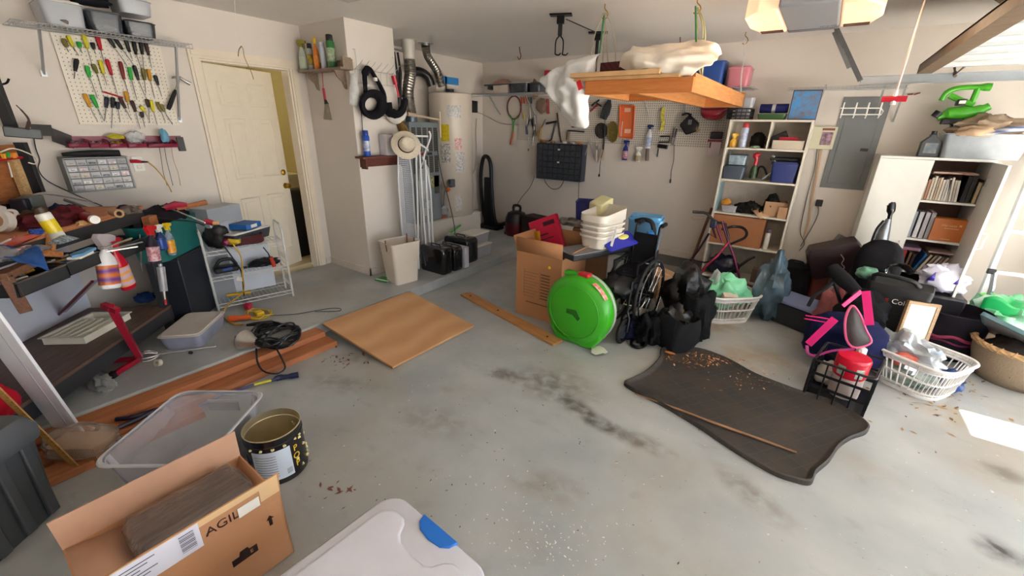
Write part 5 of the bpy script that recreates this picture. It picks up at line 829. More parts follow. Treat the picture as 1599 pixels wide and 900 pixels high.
tote('upper clear snap-lid box stacked near the black cases', (-3.33, 3.92, SL+.16), R(92), .32, .24, .13, CLEAR2, LIDW, fill=['a8a49c'], rad=.02, lidh=.006)
p, q_ = pz(690, 372, .5), pz(720, 352, .5); p = px(686, 377, -3.6); q_ = px(719, 352, -3.75); t = T('mop', 'thin squeegee stick with bright green end leaning at the platform', 'mop', p); g = G(); g.tube([Vector(), (q_-p)*.55], .008, 6); g.o('stick', plastic('c8ccd4'), t); g = G(); g.tube([(q_-p)*.5, q_-p], .014, 8); g.o('green_grip', plastic('4cc83c'), t)
g = G(); g.b2((XL, CY1, SL), (-3.85, 4.66, .45)); g.b2((XL, CY1, .4505), (-3.835, 4.675, .47)); ST('trim_platform', g, M('d9d4cd', .5, var=.04))
t = T('furnace', 'grey gas furnace cabinet with louvred front in the alcove', 'furnace', (-4.14, 3.70, .471)); w, d, h = .46, .48, 1.18; FG = M('7f8a8e', .45, .2, var=.05)
g = G(); g.b2((-d/2, -w/2, 0), (d/2, w/2, h)); g.o('cabinet', FG, t, bev=.006); X = d/2
for z0, z1, nm in ((.85, 1.12, 'upper'), (.60, .80, 'lower')):
    for k in range(5): y = -w/2+.025+k*.087; g = G(); g.b2((X, y, z0), (X+.003, y+.06, z1)); f_ = g.o('grille', M('332e2b', .7), t); g = G(); [g.b2((X+.003, y, z0+.006+.022*j), (X+.006, y+.06, z0+.014+.022*j)) for j in range(int((z1-z0)/.022))]; g.o('louvre', M('6d6660', .5, .3), f_)
g = G(); g.b2((X, -w/2+.01, .03), (X+.006, w/2-.01, .56)); g.o('access_door', FG, t, bev=.002)
for y0, y1, z0, z1, c in ((-.12, .0, .81, .84, '8e1a20'), (.02, .1, .81, .84, '222222'), (.06, .2, .42, .56, 'd8cf88'), (.11, .2, .34, .56, '5d5f50'), (-.15, -.05, .3, .52, 'd8d8d4')): g = G(); g.b2((X+.006, y0, z0), (X+.008, y1, z1)); g.o('sticker', M(c, .5, c2='3a3a38' if c in ('d8cf88', '5d5f50') else None, sc=40, var=.3), t)
for y, z in ((.0, .22), (-.06, .14)): g = G(); g.lathe([(.055, 0), (.055, .003)], n=20, r=(0, PI/2, 0), c=(X+.007, y, z)); g.o('round_sticker', PAPER, t)
FD = M('9a948c', .28, .9, var=.25, sc=20)
def duct(label, P, r, col=None, mat=None):
    t = T('flex_duct', label, 'duct', P[0]); P = [Vector(p)-Vector(P[0]) for p in P]; pts = spline(P, 14); g = G(); g.tube(pts, [r*(1+.07*(i % 2)) for i in range(len(pts))], 16); g.o('corrugated_tube', mat or FD, t, ang=20); return t
t = duct('vertical silver flexible flue duct rising from the furnace', [(-4.0, 3.60, 1.70), (-4.0, 3.57, 1.95), (-4.0, 3.62, 2.15), (-4.0, 3.62, 2.32)], .062); g = G(); g.lathe([(.066, .60), (.066, .70), (.07, .705), (.07, .785), (.09, .785), (.09, .787)], n=20, c=(0, .02, 0)); g.o('collar', plastic('cfc8be'), t); g = G(); g.lathe([(.07, -.05), (.065, .03)], n=16); g.o('base_collar', M('70808e', .4, .6), t)
t = duct('bent silver vent duct running from ceiling to the water heater', [(-3.98, 3.86, 2.46), (-3.99, 3.90, 2.36), (-4.0, 4.05, 2.22), (-4.0, 4.12, 2.07)], .045); g = G(); g.lathe([(.05, 0), (.05, .02), (.09, .024), (.09, .027)], n=18); g.o('ceiling_flange', STEEL, t)
t = T('black_elbow', 'black elbow duct between the flue duct and the heater', 'duct', (-4.15, 3.78, 2.20)); g = G(); g.tube([(0, 0, 0), (.02, .12, .01), (.04, .22, -.04), (.05, .26, -.13)], .05, 12, sm=5); g.o('elbow', plastic('1a1a1c'), t)
t = T('gas_pipe', 'cream painted pipe crossing above the furnace', 'pipe', (-3.86, 3.42, 1.73)); g = G(); g.tube([(0, 0, 0), (0, .12, -.01)], [.02, .02], 10); g.tube([(0, .12, -.01), (0, .5, -.05)], .011, 8); g.tube([(0, .5, .04), (0, .5, -.25)], .013, 8); g.o('pipe', plastic('d0b8a0'), t)
t = T('water_heater', 'tall cream gas water heater with yellow energy sticker', 'water heater', (-4.06, 4.33, .472)); r, h = .275, 1.53
g = G(); g.lathe([(r*.97, 0), (r, .01), (r, h-.05), (r*.99, h-.01), (r*.9, h), (0, h)], n=40); g.o('tank', M('d3c8ba', .3, var=.03), t, ang=50)
fa = math.atan2(-4.33, 4.06)+.12
for a0, a1, z0, z1, c, c2 in ((-.62, -.22, .96, 1.16, 'd9c41c', 'b8a010'), (-.66, -.2, .70, .93, 'e4e0dc', '5a5048'), (.02, .36, .86, 1.0, 'e8d8d4', 'b84038'), (.05, .5, .58, .83, 'e8e4e2', '9a9090'), (-.3, .35, 1.24, 1.38, 'dcd8d4', '9a9ca0'), (-.05, .30, .08, .28, 'dedcd8', 'b8b4b0')):
    g = G(); curved(g, r*1.006, fa+a0, fa+a1, z0, z1, 8); g.o('sticker', M(c, .45, c2=c2, sc=45, key='wh'+c+c2), t)
g = G(); g.b2((r*.75, -.30, .40), (r*.9, -.22, .50)); g.o('gas_valve', M('6c7078', .4, .5), t, bev=.006)
g = G(); g.tube([(r*.82, -.26, .45), (r*.95, -.38, .42), (r*1.0, -.45, .36), (r, -.47, .2)], .010, 8, sm=4); g.o('gas_hose', M('8a8a88', .35, .8), t); g = G(); g.cyl((r*.95, -.40, .38), (r*.95, -.36, .39), .028, n=10); g.o('orange_collar', ORG, t)
g = G(); g.cyl((.0, .0, h), (0, 0, h+.05), .05); g.o('draft_hood', BLK, t)
for k, (lb, x0, x1, y0, y1) in enumerate((('blue-topped white carton on the heater, nearer the wall', 722, 743, 112, 142), ('blue-topped white carton on the heater behind the duct', 703, 720, 112, 138))):
    cy_, bz_, ww, hh = WL(x0, y0, x1, y1, -4.15); cx = cbox(lb, (-4.20, min(cy_, 4.44) if k == 0 else min(cy_, 4.25), 2.004), R(90), ww*.9, .14, .20, M('d8cfc6', .6), tape=False); g = G(); g.b2((-ww*.455, -.073, .11), (ww*.455, -.0705, .195)); g.o('blue_print', plastic('2a7cc0'), cx)
t = T('heater_bottle', 'clear plastic jug standing on the platform before the furnace', 'jug', (-3.94, 4.02, .471)); g = G(); g.lathe([(.05, 0), (.055, .01), (.055, .11), (.02, .15), (.02, .17)], n=16); g.o('jug', CLEAR, t)
g = G(); g.b2((-.04, -.05, 0), (.04, .05, .04)); g.o('brick', M('a5603c', .8), None, bev=.003, label='small orange brick on the platform edge', cat='brick', loc=(-3.93, 3.98, .471))
cord('black_cable', 'black cable hanging from the furnace down to the cases', 'cable', [px(682, 205, -3.85), px(684, 240, -3.83), px(690, 275, -3.82), px(700, 310, -3.8), px(708, 345, -3.75), px(712, 375, -3.6)], .005, BLK)
t = T('hanging_bag', 'dark bundle of straps and bags hanging behind the column edge', 'bag', (-4.02, 3.28, 2.35)); g = G()
for k in range(7): g.tube([(.0, -.10+.05*k, 0), (.02, -.09+.05*k+.02*math.sin(k*2), -.2), (.03, -.06+.035*k, -.45), (.03, -.04+.03*k, -.62+.05*(k % 3))], [.012, .02, .03, .018], 7, sm=4)
g.o('straps', M('2c2a2c', .5, .3, var=.5, sc=8), t, ang=60); g = G(); bag(g, (.04, .05, -.62), (.06, .09, .13), 81, 16, .5); g.o('pouch', BLK, t, ang=60); g = G(); g.tube([(0, -.14, .04), (0, .35, .02)], .012, 8); g.o('rod', STEEL, t)
t = T('metal_sheet', 'grey metal plate standing behind the hanging straps', 'panel', (XL+.01, 3.2, 1.66)); g = G(); g.b2((0, 0, 0), (.02, .34, .70)); g.o('panel', M('6a6a68', .5, .5), t)
t = T('vacuum_wand', 'tall black hose loop and dark bag leaning in the far corner', 'vacuum hose', (-4.22, 5.22, SL)); g = G(); g.tube([(.0, .05, .02), (-.06, .02, .3), (-.08, 0, .75), (-.03, 0, 1.05), (.06, 0, 1.08), (.12, 0, .95), (.14, 0, .6), (.22, 0, .1), (.45, 0, .12)], .03, 10, sm=6); g.o('hose', plastic('121214'), t); g = G(); g.loft([[(x*.19+.10, y*.10, .01) for x, y in rrect(1, 1, .1, 2)], [(x*.12+.07, y*.06, .78) for x, y in rrect(1, 1, .1, 2)]]); g.o('dark_case', M('141417', .6), t); g = G(); g.b2((-.05, -.12, 0), (.34, .06, .05)); g.o('floor_head', BLK, t, bev=.01)
t = T('shop_vacuum', 'dark red and black canister vacuum near the back wall', 'vacuum', (-3.52, 5.10, SL)); g = G(); g.lathe([(.15, .0), (.17, .03), (.16, .2)], n=24); g.o('canister', plastic('4e0f1c', .3), t); g = G(); g.lathe([(.17, .2), (.16, .26), (.13, .33), (.06, .36), (0, .36)], n=24); g.o('motor_head', plastic('1c1d22'), t); g = G(); g.tube([(-.05, 0, .34), (-.05, 0, .43), (.06, 0, .43), (.06, 0, .34)], .02, 8, sm=3); g.o('handle', BLK, t)
for a in range(4): g = G(); g.ell((.15*math.cos(a*PI/2+.7), .15*math.sin(a*PI/2+.7), .03), (.03, .03, .03), 8); g.o('caster', BLK, t)
cord('vacuum_cable', 'thin dark cord running from the wall organizer to the vacuum', 'cord', [wb(835, 275, .04), wb(828, 292, .04), wb(815, 308, .06), wb(806, 322, .2), (-3.6, 5.1, .45)], .004, BLK)
g = G(); g.b2((-.16, -.12, 0), (.16, .12, .34)); g.o('brown_box', M('3a2a26', .7), None, bev=.003, label='dark brown box standing right of the canister vacuum', cat='box', loc=(-3.15, 5.05, SL), rot=R(-10))
t = T('heater_switch', 'black switch box with cable beside the water heater', 'switch', (XL, px(741, 168, XL+.02).y, px(741, 168, XL+.02).z-.07)); g = G(); g.b2((0, -.05, 0), (.04, .05, .16)); g.o('box', BLK, t, bev=.004)
cord('beige_cable', 'beige cable running down the wall beside the heater', 'cable', [px(744, 185, XL+.02), px(743, 210, XL+.02), px(744, 240, XL+.02), px(742, 262, XL+.03), px(738, 272, XL+.05)], .006, plastic('b8a890'))
cord('wall_cable', 'grey cable crossing the back corner below the small shelf', 'cable', [px(744, 175, XL+.02), (XL+.06, YB-.03, wb(760, 180).z), wb(780, 192, .02), wb(803, 195, .02), wb(822, 193, .02)], .004, plastic('8a8480'))
def fit3(p0, p1, p2, z):
    a, b, c = pz(*p0, z), pz(*p1, z), pz(*p2, z); v = b-a; m = (a+c)/2; return m, v.length, (c-b).length, math.atan2(v.y, v.x)
zs = py(790, 146, 5.12).z; x0, x1 = -4.36, py(850, 146, 5.12).x
def wshelf(label, x0, x1, y0, y1, z, brackets=2):
    t = T('wire_shelf', label, 'shelf', (x0, y1, z)); L_ = x1-x0; D = y1-y0; g = G()
    for y in (-D, -D/2, -.01): g.tube([(0, y, 0), (L_, y, 0)], .004, 5)
    g.tube([(0, -D, -.03), (L_, -D, -.03)], .004, 5)
    for i in range(int(L_/.03)): g.tube([(i*.03, -.005, .003), (i*.03, -D, .003), (i*.03, -D, -.03)], .0018, 4)
    g.o('wire_deck', WIRE, t)
    for k in range(brackets): x = L_*(k+.5)/brackets; g = G(); g.bar((x, -D+.02, -.02), (x, -.01, -.26), .012, .015, up=(1, 0, 0)); g.o('bracket', WIRE, t)
    return t
wshelf('small white wire shelf of boxes in the far back corner', x0, x1, 5.10, YB-.002, zs)
def bb(label, x0, y0, x1, y1, Y, dep, mat, zb=None, fn='box', **k):  # pixel rectangle on plane Y -> box standing behind it
    cx, bz, w, h = WB(x0, y0, x1, y1, Y)
    if fn == 'tote': return tote(label, (cx, Y+dep/2, zb if zb is not None else bz), 0, w, dep, h, mat, k.pop('lid', LIDW), **k)
    return cbox(label, (cx, Y+dep/2, zb if zb is not None else bz), 0, w, dep, h, mat, tape=k.pop('tape', False), **k)
bb('white carton on the corner wire shelf', 770, 131, 792, 144, 5.14, .2, M('d0c4ba', .6), zs+.006, tape=True)
bb('dark storage box with white lid on the corner wire shelf', 793, 127, 823, 143, 5.13, .22, SMOKE, zs+.006, 'tote', fill=['5a6068'])
bb('small grey box at the end of the corner wire shelf', 825, 128, 842, 143, 5.13, .2, SMOKE, zs+.006, 'tote', lid=plastic('50565c'))
mkpacket('patterned green and pink bag lying on the white carton', (py(783, 129, 5.2).x, 5.24, zs+.125), .30, .2, .07, M('8a8c68', .6, c2='b85a78', sc=25), 0, 7); sack('dark_bag', 'dark teal bag beside the patterned one on the corner shelf', 'bag', (py(767, 132, 5.2).x, 5.24, zs+.06), (.06, .08, .05), plastic('2c3638'), 91); g = G(); g.b2((-.16, -.1, 0), (.16, .1, .02)); g.o('board', plastic('3c4a44'), None, label='thin dark green board between carton and bag on the corner shelf', cat='board', loc=(py(778, 134, 5.2).x-.05, 5.24, zs+.105))
def W0(x, y, d=.03): return wb(x, y, d)
def wth(name, label, cat, x, y, d=.03): t = T(name, label, cat, wb(x, y, d)); t_ = t.location.copy(); g = G(); g.tube([(0, 0, 0), (0, d, 0)], .004, 5); g.o('peg_hook', STEEL, t); return t, (lambda X, Y_, dd=d: wb(X, Y_, dd)-t_)
t, q = wth('racket', 'old badminton racket with red rim and green throat on the wall', 'racket', 803, 150)
g = G(); g.tube([q(803+10.5*math.cos(a), 168+18*math.sin(a)) for a in [2*PI*k/16 for k in range(16)]], .010, 8, closed=True, sm=2); g.o('frame', plastic('7a3434'), t); g = G()
for k in range(-4, 5): s_ = math.sqrt(max(0, 1-(k/5)**2)); g.tube([q(803+2.1*k, 168-17*s_), q(803+2.1*k, 168+17*s_)], .0012, 3); g.tube([q(803-10*s_, 168+3.4*k), q(803+10*s_, 168+3.4*k)], .0012, 3)
g.o('strings', PAPER, t); g = G(); g.tube([q(796, 180), q(801, 190), q(801, 208)], .012, 8, sm=3); g.tube([q(810, 180), q(803, 190), q(801, 208)], .010, 8, sm=3); g.o('throat', plastic('3f8a44'), t); g = G(); g.tube([q(801, 206), q(798, 226)], .016, 8); g.o('grip', plastic('b86a48'), t)
pa, pb_ = wb(812, 210), wb(1136, 232); PX0, PX1, PZ0, PZ1 = wb(812, 190).x, wb(1137, 200).x, 1.44, 2.03
t = T('pegboard', 'wide white pegboard full of hanging tools on the back wall', 'pegboard', (PX0, YB-.004, PZ0)); g = G(); w, h = PX1-PX0, PZ1-PZ0; g.b2((0, -.018, 0), (w, -.012, h)); g.b2((0, -.012, 0), (w, 0, .02)); g.b2((0, -.012, h-.02), (w, 0, h)); g.o('board', M('cbc4ba', .6, var=.03), t)
g = G()
for i in range(int(w/.0254)):
    for j in range(int(h/.0254)): x, z = .012+i*.0254, .012+j*.0254; g.raw([(x-.0045, -.0184, z-.0045), (x+.0045, -.0184, z-.0045), (x+.0045, -.0184, z+.0045), (x-.0045, -.0184, z+.0034)], [(0, 1, 2, 3)])
g.o('holes', M('241f1c', .9), t, kind='stuff')
def tool(name, label, cat, parts, d=.04):  # parts: (part name, material, radius, [(x, y) ...], flat)
    x, y = parts[0][3][0]; t = T(name, label, cat, wb(x, y, d)); o_ = t.location.copy()
    for pn, m, r, P, *fl in parts: g = G(); g.tube([wb(X, Y_, d)-o_ for X, Y_ in P], r, 8, flat=fl[0] if fl else 1.); g.o(pn, m, t, ang=50)
    g = G(); g.tube([(0, -.01, -.005), (0, .02, .0), (0, d, 0)], .003, 5); g.o('peg_hook', STEEL, t); return t
for i, (x, c) in enumerate(((815, 'c8481c'), (820, 'd8501c'), (825, '7a6a50'), (830, '34344a'))): tool('marker_tube', ['brick orange', 'bright orange', 'olive brown', 'dark navy'][i]+' tube in the small rack under the corner shelf', 'tube', [('tube', plastic(c), .011, [(x, 152), (x, 162)])], .04)
tool('pliers', 'black and silver pliers hung first beside the racket', 'pliers', [('jaw', STEEL, .01, [(827, 170), (828, 186)]), ('handle', BLK, .008, [(827, 186), (822, 202)]), ('handle', BLK, .008, [(829, 186), (833, 203)])])
tool('snips', 'blue-handled snips hung low beside the racket', 'snips', [('blade', STEEL, .01, [(823, 185), (823, 198)]), ('handle', plastic('2c3c5c'), .016, [(822, 196), (823, 210)])])
tool('pliers', 'small yellow-handled pliers on the back pegboard', 'pliers', [('jaw', STEEL, .007, [(816, 170), (817, 178)]), ('handle', YEL, .008, [(817, 176), (819, 187)])])
tool('scissors', 'open black scissors hanging low on the back pegboard', 'scissors', [('blade', STEEL, .005, [(825, 215), (825, 232)]), ('handle', BLK, .008, [(825, 232), (825, 236)])])
tool('wrench', 'long steel wrench hung between snips and wooden saw', 'wrench', [('shaft', STEEL, .007, [(834, 198), (832, 222)]), ('head', STEEL, .014, [(832, 222), (831, 228)])])
tool('file', 'black file hanging beside the wooden handled saw', 'file', [('blade', BLKM, .006, [(831, 185), (834, 205)]), ('handle', BLK, .010, [(834, 205), (832, 215)])])
tool('hand_saw', 'short saw with worn wooden handle above the organizer', 'saw', [('blade', steel('8a8682', .4), [.012, .02], [(852, 186), (843, 205)], .2), ('wood_handle', wood('a5814c'), .02, [(846, 196), (842, 215), (845, 224)], .5)])
tool('rubber_mallet', 'paint scraper with grey blade on the back pegboard', 'scraper', [('blade', steel('8a8a8a'), .022, [(835, 180), (836, 194)], .3), ('handle', wood('7a5a3a'), .01, [(836, 194), (838, 212)])])
tool('clamp', 'black bar clamp shaped like a seven on the pegboard', 'clamp', [('bar', BLK, .012, [(868, 190), (861, 218)], .5), ('jaw', BLK, .014, [(853, 193), (869, 190)]), ('foot', BLK, .01, [(861, 218), (857, 220)])])
tool('crowbar', 'long brown pry bar hanging above the organizer', 'pry bar', [('bar', M('5a4038', .5, .4), .011, [(870, 176), (873, 200), (876, 222)])])
tool('red_level', 'short red bar hung vertically beside the white sheet', 'bar', [('bar', plastic('8a1c28'), .02, [(855, 155), (856, 178)], .5)])
sack('work_gloves', 'pair of tan leather gloves hanging at the pegboard top', 'gloves', wb(836, 152, .05), (.05, .03, .10), cloth('a88a70'), 101, .5, 2.5, 0); sack('leather_bag', 'beige bag hanging behind the tan gloves', 'bag', wb(846, 176, .045), (.09, .025, .09), cloth('8a7264'), 102, .3, 2, 0)
tool('hand_plane', 'brown wooden block tool hung above the organizer', 'hand plane', [('body', wood('6a5444'), .022, [(886, 218), (888, 205)], .8), ('knob', wood('a58a60'), .012, [(886, 218), (885, 224)])])
tool('trowel', 'dark grey float trowel behind the white sheet', 'trowel', [('blade', steel('5c5650', .5), .035, [(888, 204), (912, 206)], .25), ('handle', BLK, .012, [(893, 198), (908, 198)])])
tool('caulk_gun', 'red and black caulk gun beside the white sheet', 'caulk gun', [('frame', BLK, .012, [(924, 165), (936, 156)]), ('trigger', BLK, .01, [(930, 160), (939, 166)]), ('barrel', plastic('a01c28'), .01, [(922, 174), (934, 163)])])
tool('net_bag', 'black net bag bundle hanging on the pegboard', 'net', [('net', M('26262a', .8, bump=1., bsc=60), [.02, .055, .07, .05], [(952, 156), (950, 165), (947, 175), (942, 186)], .35)])
for nm, lb, cx, cy, rx, ry, c in (('fan_grill', 'dark round wire fan cover on the pegboard', 939, 204, 9.5, 11.5, '3c3632'), ('strainer', 'gold-brown round mesh strainer overlapping the fan cover', 957, 206, 8, 16, '8a7a3c')):
    t, q = wth(nm, lb, nm.replace('_', ' '), cx, cy, .05); g = G(); g.tube([q(cx+rx*math.cos(a), cy+ry*math.sin(a)) for a in [2*PI*k/14 for k in range(14)]], .007, 6, closed=True, sm=2); g.o('rim', M(c, .5, .4), t); g = G(); ps = [q(cx+rx*.95*math.cos(a), cy+ry*.95*math.sin(a), .045) for a in [2*PI*k/18 for k in range(18)]]; g.raw(ps, [tuple(range(18))]); g.o('mesh', M(c, .6, .3, alpha=.8, var=.5, sc=80), t)
    for k in range(-3, 4): s_ = math.sqrt(1-(k/4)**2); f_ = G(); f_.tube([q(cx+rx*k/4, cy-ry*s_), q(cx+rx*k/4, cy+ry*s_)], .002, 4); f_.o('wire', M(c, .5, .4), t)
cord('black_cable', 'black cable hanging in front of the fan cover', 'cable', [wb(945, 180, .07), wb(944, 210, .07), wb(943, 230, .07), wb(938, 250, .06), wb(936, 272, .05)], .005, BLK)
g = G(); g.ell((0, 0, 0), (.014, .014, .022), 8); g.o('cable_plug', BLK, None, label='black plug at the end of the cable below the fan cover', cat='plug', loc=wb(935.5, 274, .05))
t, q = wth('dust_pan', 'orange slotted drywall pan hanging on the pegboard', 'pan', 980, 193, .02)
g = G(); P = [(969, 165), (992, 166), (989, 216), (968, 214)]; pts = [(q(x, y).x, q(x, y).z) for x, y in P]; plate(g, pts, 0, .012); g.o('back', plastic('e0703c'), t, bev=.004)
for (a, b) in ((0, 1), (1, 2), (2, 3), (3, 0)): g = G(); g.tube([Vector((pts[a][0], -.02, pts[a][1])), Vector((pts[b][0], -.02, pts[b][1]))], .011, 6); g.o('raised_rim', plastic('d8602c'), t)
for y in (172, 205): g = G(); g.b2(q(975, y+3, .034), q(985, y-3, .036)); g.o('pale_patch', plastic('e8b8a0'), t)
def hangb(label, x, y0, y1, **k): a, b = wb(x, y1, .05), wb(x, y0, .05); t = spray_bottle(label, a, k.pop('rot', 0), h=(b-a).length*1.05, **k); g = G(); g.tube([(0, -.02, (b-a).length*.8), (0, .05, (b-a).length*.8)], .003, 5); g.o('peg_hook', STEEL, t); return t
hangb('dark blue hose-end spray bottle hanging under the orange pan', 975, 219, 250, r=.036, body=plastic('1c2c7c', .3), head=plastic('1c2c7c'), lab=M('c8b8c8', .4, c2='a83040', sc=40))
hangb('white and blue trigger bottle with navy head on the pegboard', 1011, 195, 232, r=.035, body=plastic('d8dade'), head=plastic('1c2858'), lab=M('6a8ac0', .4, c2='c8d0d8', sc=30))
hangb('small white bottle with yellow and blue label below the trigger bottle', 995, 229, 253, r=.036, body=plastic('dcdad0'), head=WHT, lab=M('3a6ab0', .4, c2='e0c020', sc=12))
tool('can_tube', 'brown cylinder with silver edge hanging behind the white bottle', 'cylinder', [('tube', M('6a5850', .4, .3), .022, [(1011, 232), (1010, 251)])], .06)
tool('carpenter_square', 'thin white framing square hanging on the pegboard right', 'square', [('leg', plastic('c8c4c0'), .007, [(972, 190), (969, 222)]), ('leg', plastic('c8c4c0'), .006, [(1005, 150), (1013, 180)])], .03)
tool('folding_rule', 'pale A-shaped metal rule leaning beside the organizer', 'rule', [('arm', STEEL, .006, [(922, 216), (912, 248)]), ('arm', STEEL, .008, [(919, 218), (931, 253)])], .04)
tool('spirit_level', 'pale wooden-backed level with vials hanging below the fan cover', 'level', [('body', plastic('a89c90'), .014, [(932, 222), (931, 252)], .6), ('vial', plastic('484440'), .012, [(932, 228), (932, 234)])], .04)
tool('paint_pad', 'cream paint pad with brown edge below the fan cover', 'paint pad', [('pad', M('b8a08c', .7), .028, [(941, 234), (940, 250)], .5), ('handle', BLK, .012, [(943, 215), (942, 234)], .6)], .045)
t = tool('caution_strip', 'twisted yellow caution tape strip with black print hanging down', 'tape strip', [('strip', M('d8cc3c', .5, c2='8a8428', sc=30), .022, [(1037, 168), (1034, 180), (1036, 192), (1033, 205)], .2)], .05)
tool('belt_sander', 'black handheld sander with open handle on the pegboard', 'sander', [('handle', BLK, .009, [(1031, 213), (1046, 213), (1044, 222), (1029, 222)]), ('body', BLKG, .03, [(1028, 228), (1042, 230)], .8), ('prong', BLK, .008, [(1028, 232), (1026, 245)])], .06)
tool('charger', 'dark rectangular charger with long thin cable hanging', 'charger', [('body', plastic('2c2626'), .022, [(1055, 200), (1052, 215)], .5), ('lower_body', plastic('6a6460'), .02, [(1052, 215), (1050, 226)], .5), ('cable', BLK, .004, [(1053, 226), (1052, 250), (1048, 268), (1047, 283)]), ('connector', BLK, .01, [(1047, 280), (1046.5, 286)])], .05)
t, q = wth('jigsaw', 'black power saw with tan dust bag end hanging on the pegboard', 'power saw', 1075, 195, .07)
g = G(); P = [(1062, 195), (1078, 179), (1092, 192), (1090, 205), (1072, 211)]; plate(g, [(q(x, y).x, q(x, y).z) for x, y in P], -.03, .05); g.o('body', BLKG, t, bev=.012); g = G(); g.tube([q(1065, 180), q(1072, 177), q(1080, 180)], .012, 6, sm=3); g.o('cord', BLK, t); g = G(); g.tube([q(1086, 199, .09), q(1090, 206, .09)], .028, 8); g.o('tan_end', plastic('a08050'), t); g = G(); g.b2(q(1074, 195, .125), q(1081, 187, .127)); g.o('plate', plastic('6a6c70'), t)
t, q = wth('bike_helmet', 'glossy dark red helmet shell under the hanging platform', 'helmet', 1116, 170, .10)
g = G(); a, b = q(1095, 170), q(1138, 170); w = b.x-a.x
g.grid(lambda u, v: Vector(((a.x+b.x)/2-w/2*math.cos(PI*u), -.10*math.sin(PI*u)*math.sin(PI*v)-.02, a.z+.01-(.13*math.sin(PI*u)**.8)*(1-math.cos(PI*v))/2)), 18, 12); g.o('shell', plastic('9a1228', .15, coat=1.), t, solid=.006, ang=80); g = G(); g.tube([q(1094, 170), q(1116, 166), q(1138, 170)], .018, 8, sm=4); g.o('dark_rim', BLK, t)
t, q = wth('boxed_light', 'red and white packaged light hanging under the helmet', 'package', 1116, 224, .03)
g = G(); g.b2(q(1105, 242, .03), q(1127, 218, .07)); g.o('carton', plastic('d8c8cc'), t, bev=.003); g = G(); g.b2(q(1106, 217.9, .06), q(1127, 222, .072)); g.o('red_top', plastic('8a1c34'), t); g = G(); g.b2(q(1107, 231, .0705), q(1111, 222, .0715)); g.o('window', plastic('4a2028'), t); g = G(); g.b2(q(1109, 217, .04), q(1129, 206, .08)); g.o('black_lamp', BLK, t, bev=.008)
a, b = py(837, 277, 5.26), py(910, 228, 5.26); t = T('bit_organizer', 'dark blue parts organizer with black clear drawers on the back wall', 'organizer', (a.x, YB, a.z-.01)); w, h = b.x-a.x, b.z-a.z+.02; D = .14; k = .008
g = G(); g.b2((0, -.004, 0), (w, 0, h)); g.b2((0, -D, 0), (k, 0, h)); g.b2((w-k, -D, 0), (w, 0, h)); g.b2((0, -D, 0), (w, 0, k)); g.b2((0, -D, h-k), (w, 0, h)); NV = plastic('232a3c'); g.o('case', NV, t, bev=.002)
nc, nr = 8, 6
for i in range(nr):
    for j in range(nc): x, z = k+(w-2*k)*j/nc, k+(h-2*k)*i/nr; dw, dh = (w-2*k)/nc, (h-2*k)/nr; g = G(); g.b2((x+.002, -D+.004, z+.002), (x+dw-.002, -.01, z+dh-.003)); dd = g.o('drawer', M('4c5058', .15, alpha=.75, var=.5, sc=60), t); g = G(); g.b2((x+dw*.35, -D-.004, z+.008), (x+dw*.65, -D+.004, z+.014)); g.o('pull', BLK, dd)
for x, z in ((.5, .85), (.5, .5)): g = G(); g.b2((w*x-.018, -D-.005, h*z-.01), (w*x+.018, -D-.0045, h*z+.01)); g.o('label_card', PAPER, t)
for i, (x, c, lb) in enumerate(((848, 'a8784c', 'tan'), (862, '8a6a4a', 'brown'), (880, 'c8c4bc', 'silver'), (893, 'b8b4b0', 'pale grey'), (904, 'c07a48', 'orange-brown'))): sack('small_part', lb+' odd part lying on top of the dark blue organizer', 'part', (py(x, 226, 5.3).x, 5.32, a.z+h-.008), (.035, .03, .02), plastic(c), 110+i)
cord('looped_cable', 'black cord looping below the dark blue organizer', 'cord', [wb(849, 235, .16), wb(849, 270, .16), wb(852, 285, .03), wb(862, 295, .02), wb(874, 293, .02), wb(881, 281, .03)], .004, BLK); cord('straight_cable', 'black cord hanging straight down from the organizer right end', 'cord', [wb(905, 232, .16), wb(905, 262, .16), wb(904, 285, .05), wb(903, 316, .03)], .004, BLK)
OW = wood('c47a3c', c2='b0652c', stretch=(1.2, 12, 12)); OWY = wood('c98a50', c2='b5743c', stretch=(12, 1.2, 12))
t = T('hanging_platform', 'orange-brown wooden frame platform hung from the ceiling by ropes', 'platform', (-1.12, 3.9, 1.84))
def bd(a, b, m, n='board'): g = G(); g.b2(a, b); return g.o(n, m, t, bev=.002)
bd((-.34, -.98, 0), (.38, -.94, .085), OW, 'near_rail'); bd((.345, -.94, 0), (.38, 1.0, .11), OWY, 'side_rail'); bd((.0, -.94, 0), (.035, 1.0, .11), OWY, 'cross_rail'); bd((.0, .96, 0), (.38, 1.0, .13), OW, 'far_rail'); bd((-.34, -.94, .0), (-.305, -.2, .085), OWY, 'side_rail'); bd((-.34, -.22, 0), (0, -.19, .085), OW, 'far_rail')
bd((-.42, -1.0, .0855), (.30, -.15, .105), M('c8a070', .6, c2='b89060'), 'plywood_tray'); bd((-.44, -1.02, .106), (.18, -.98, .135), M('caa272', .6), 'tray_lip')
cbox('dark red quilted box lying on the platform between the sheets', (-1.28, 3.25, 1.965), R(-8), .34, .25, .10, M('5c1c20', .6, c2='3a1014', wave=('BANDS', 'DIAGONAL', 14, 0)), tape=False, name='quilted_box', cat='box')
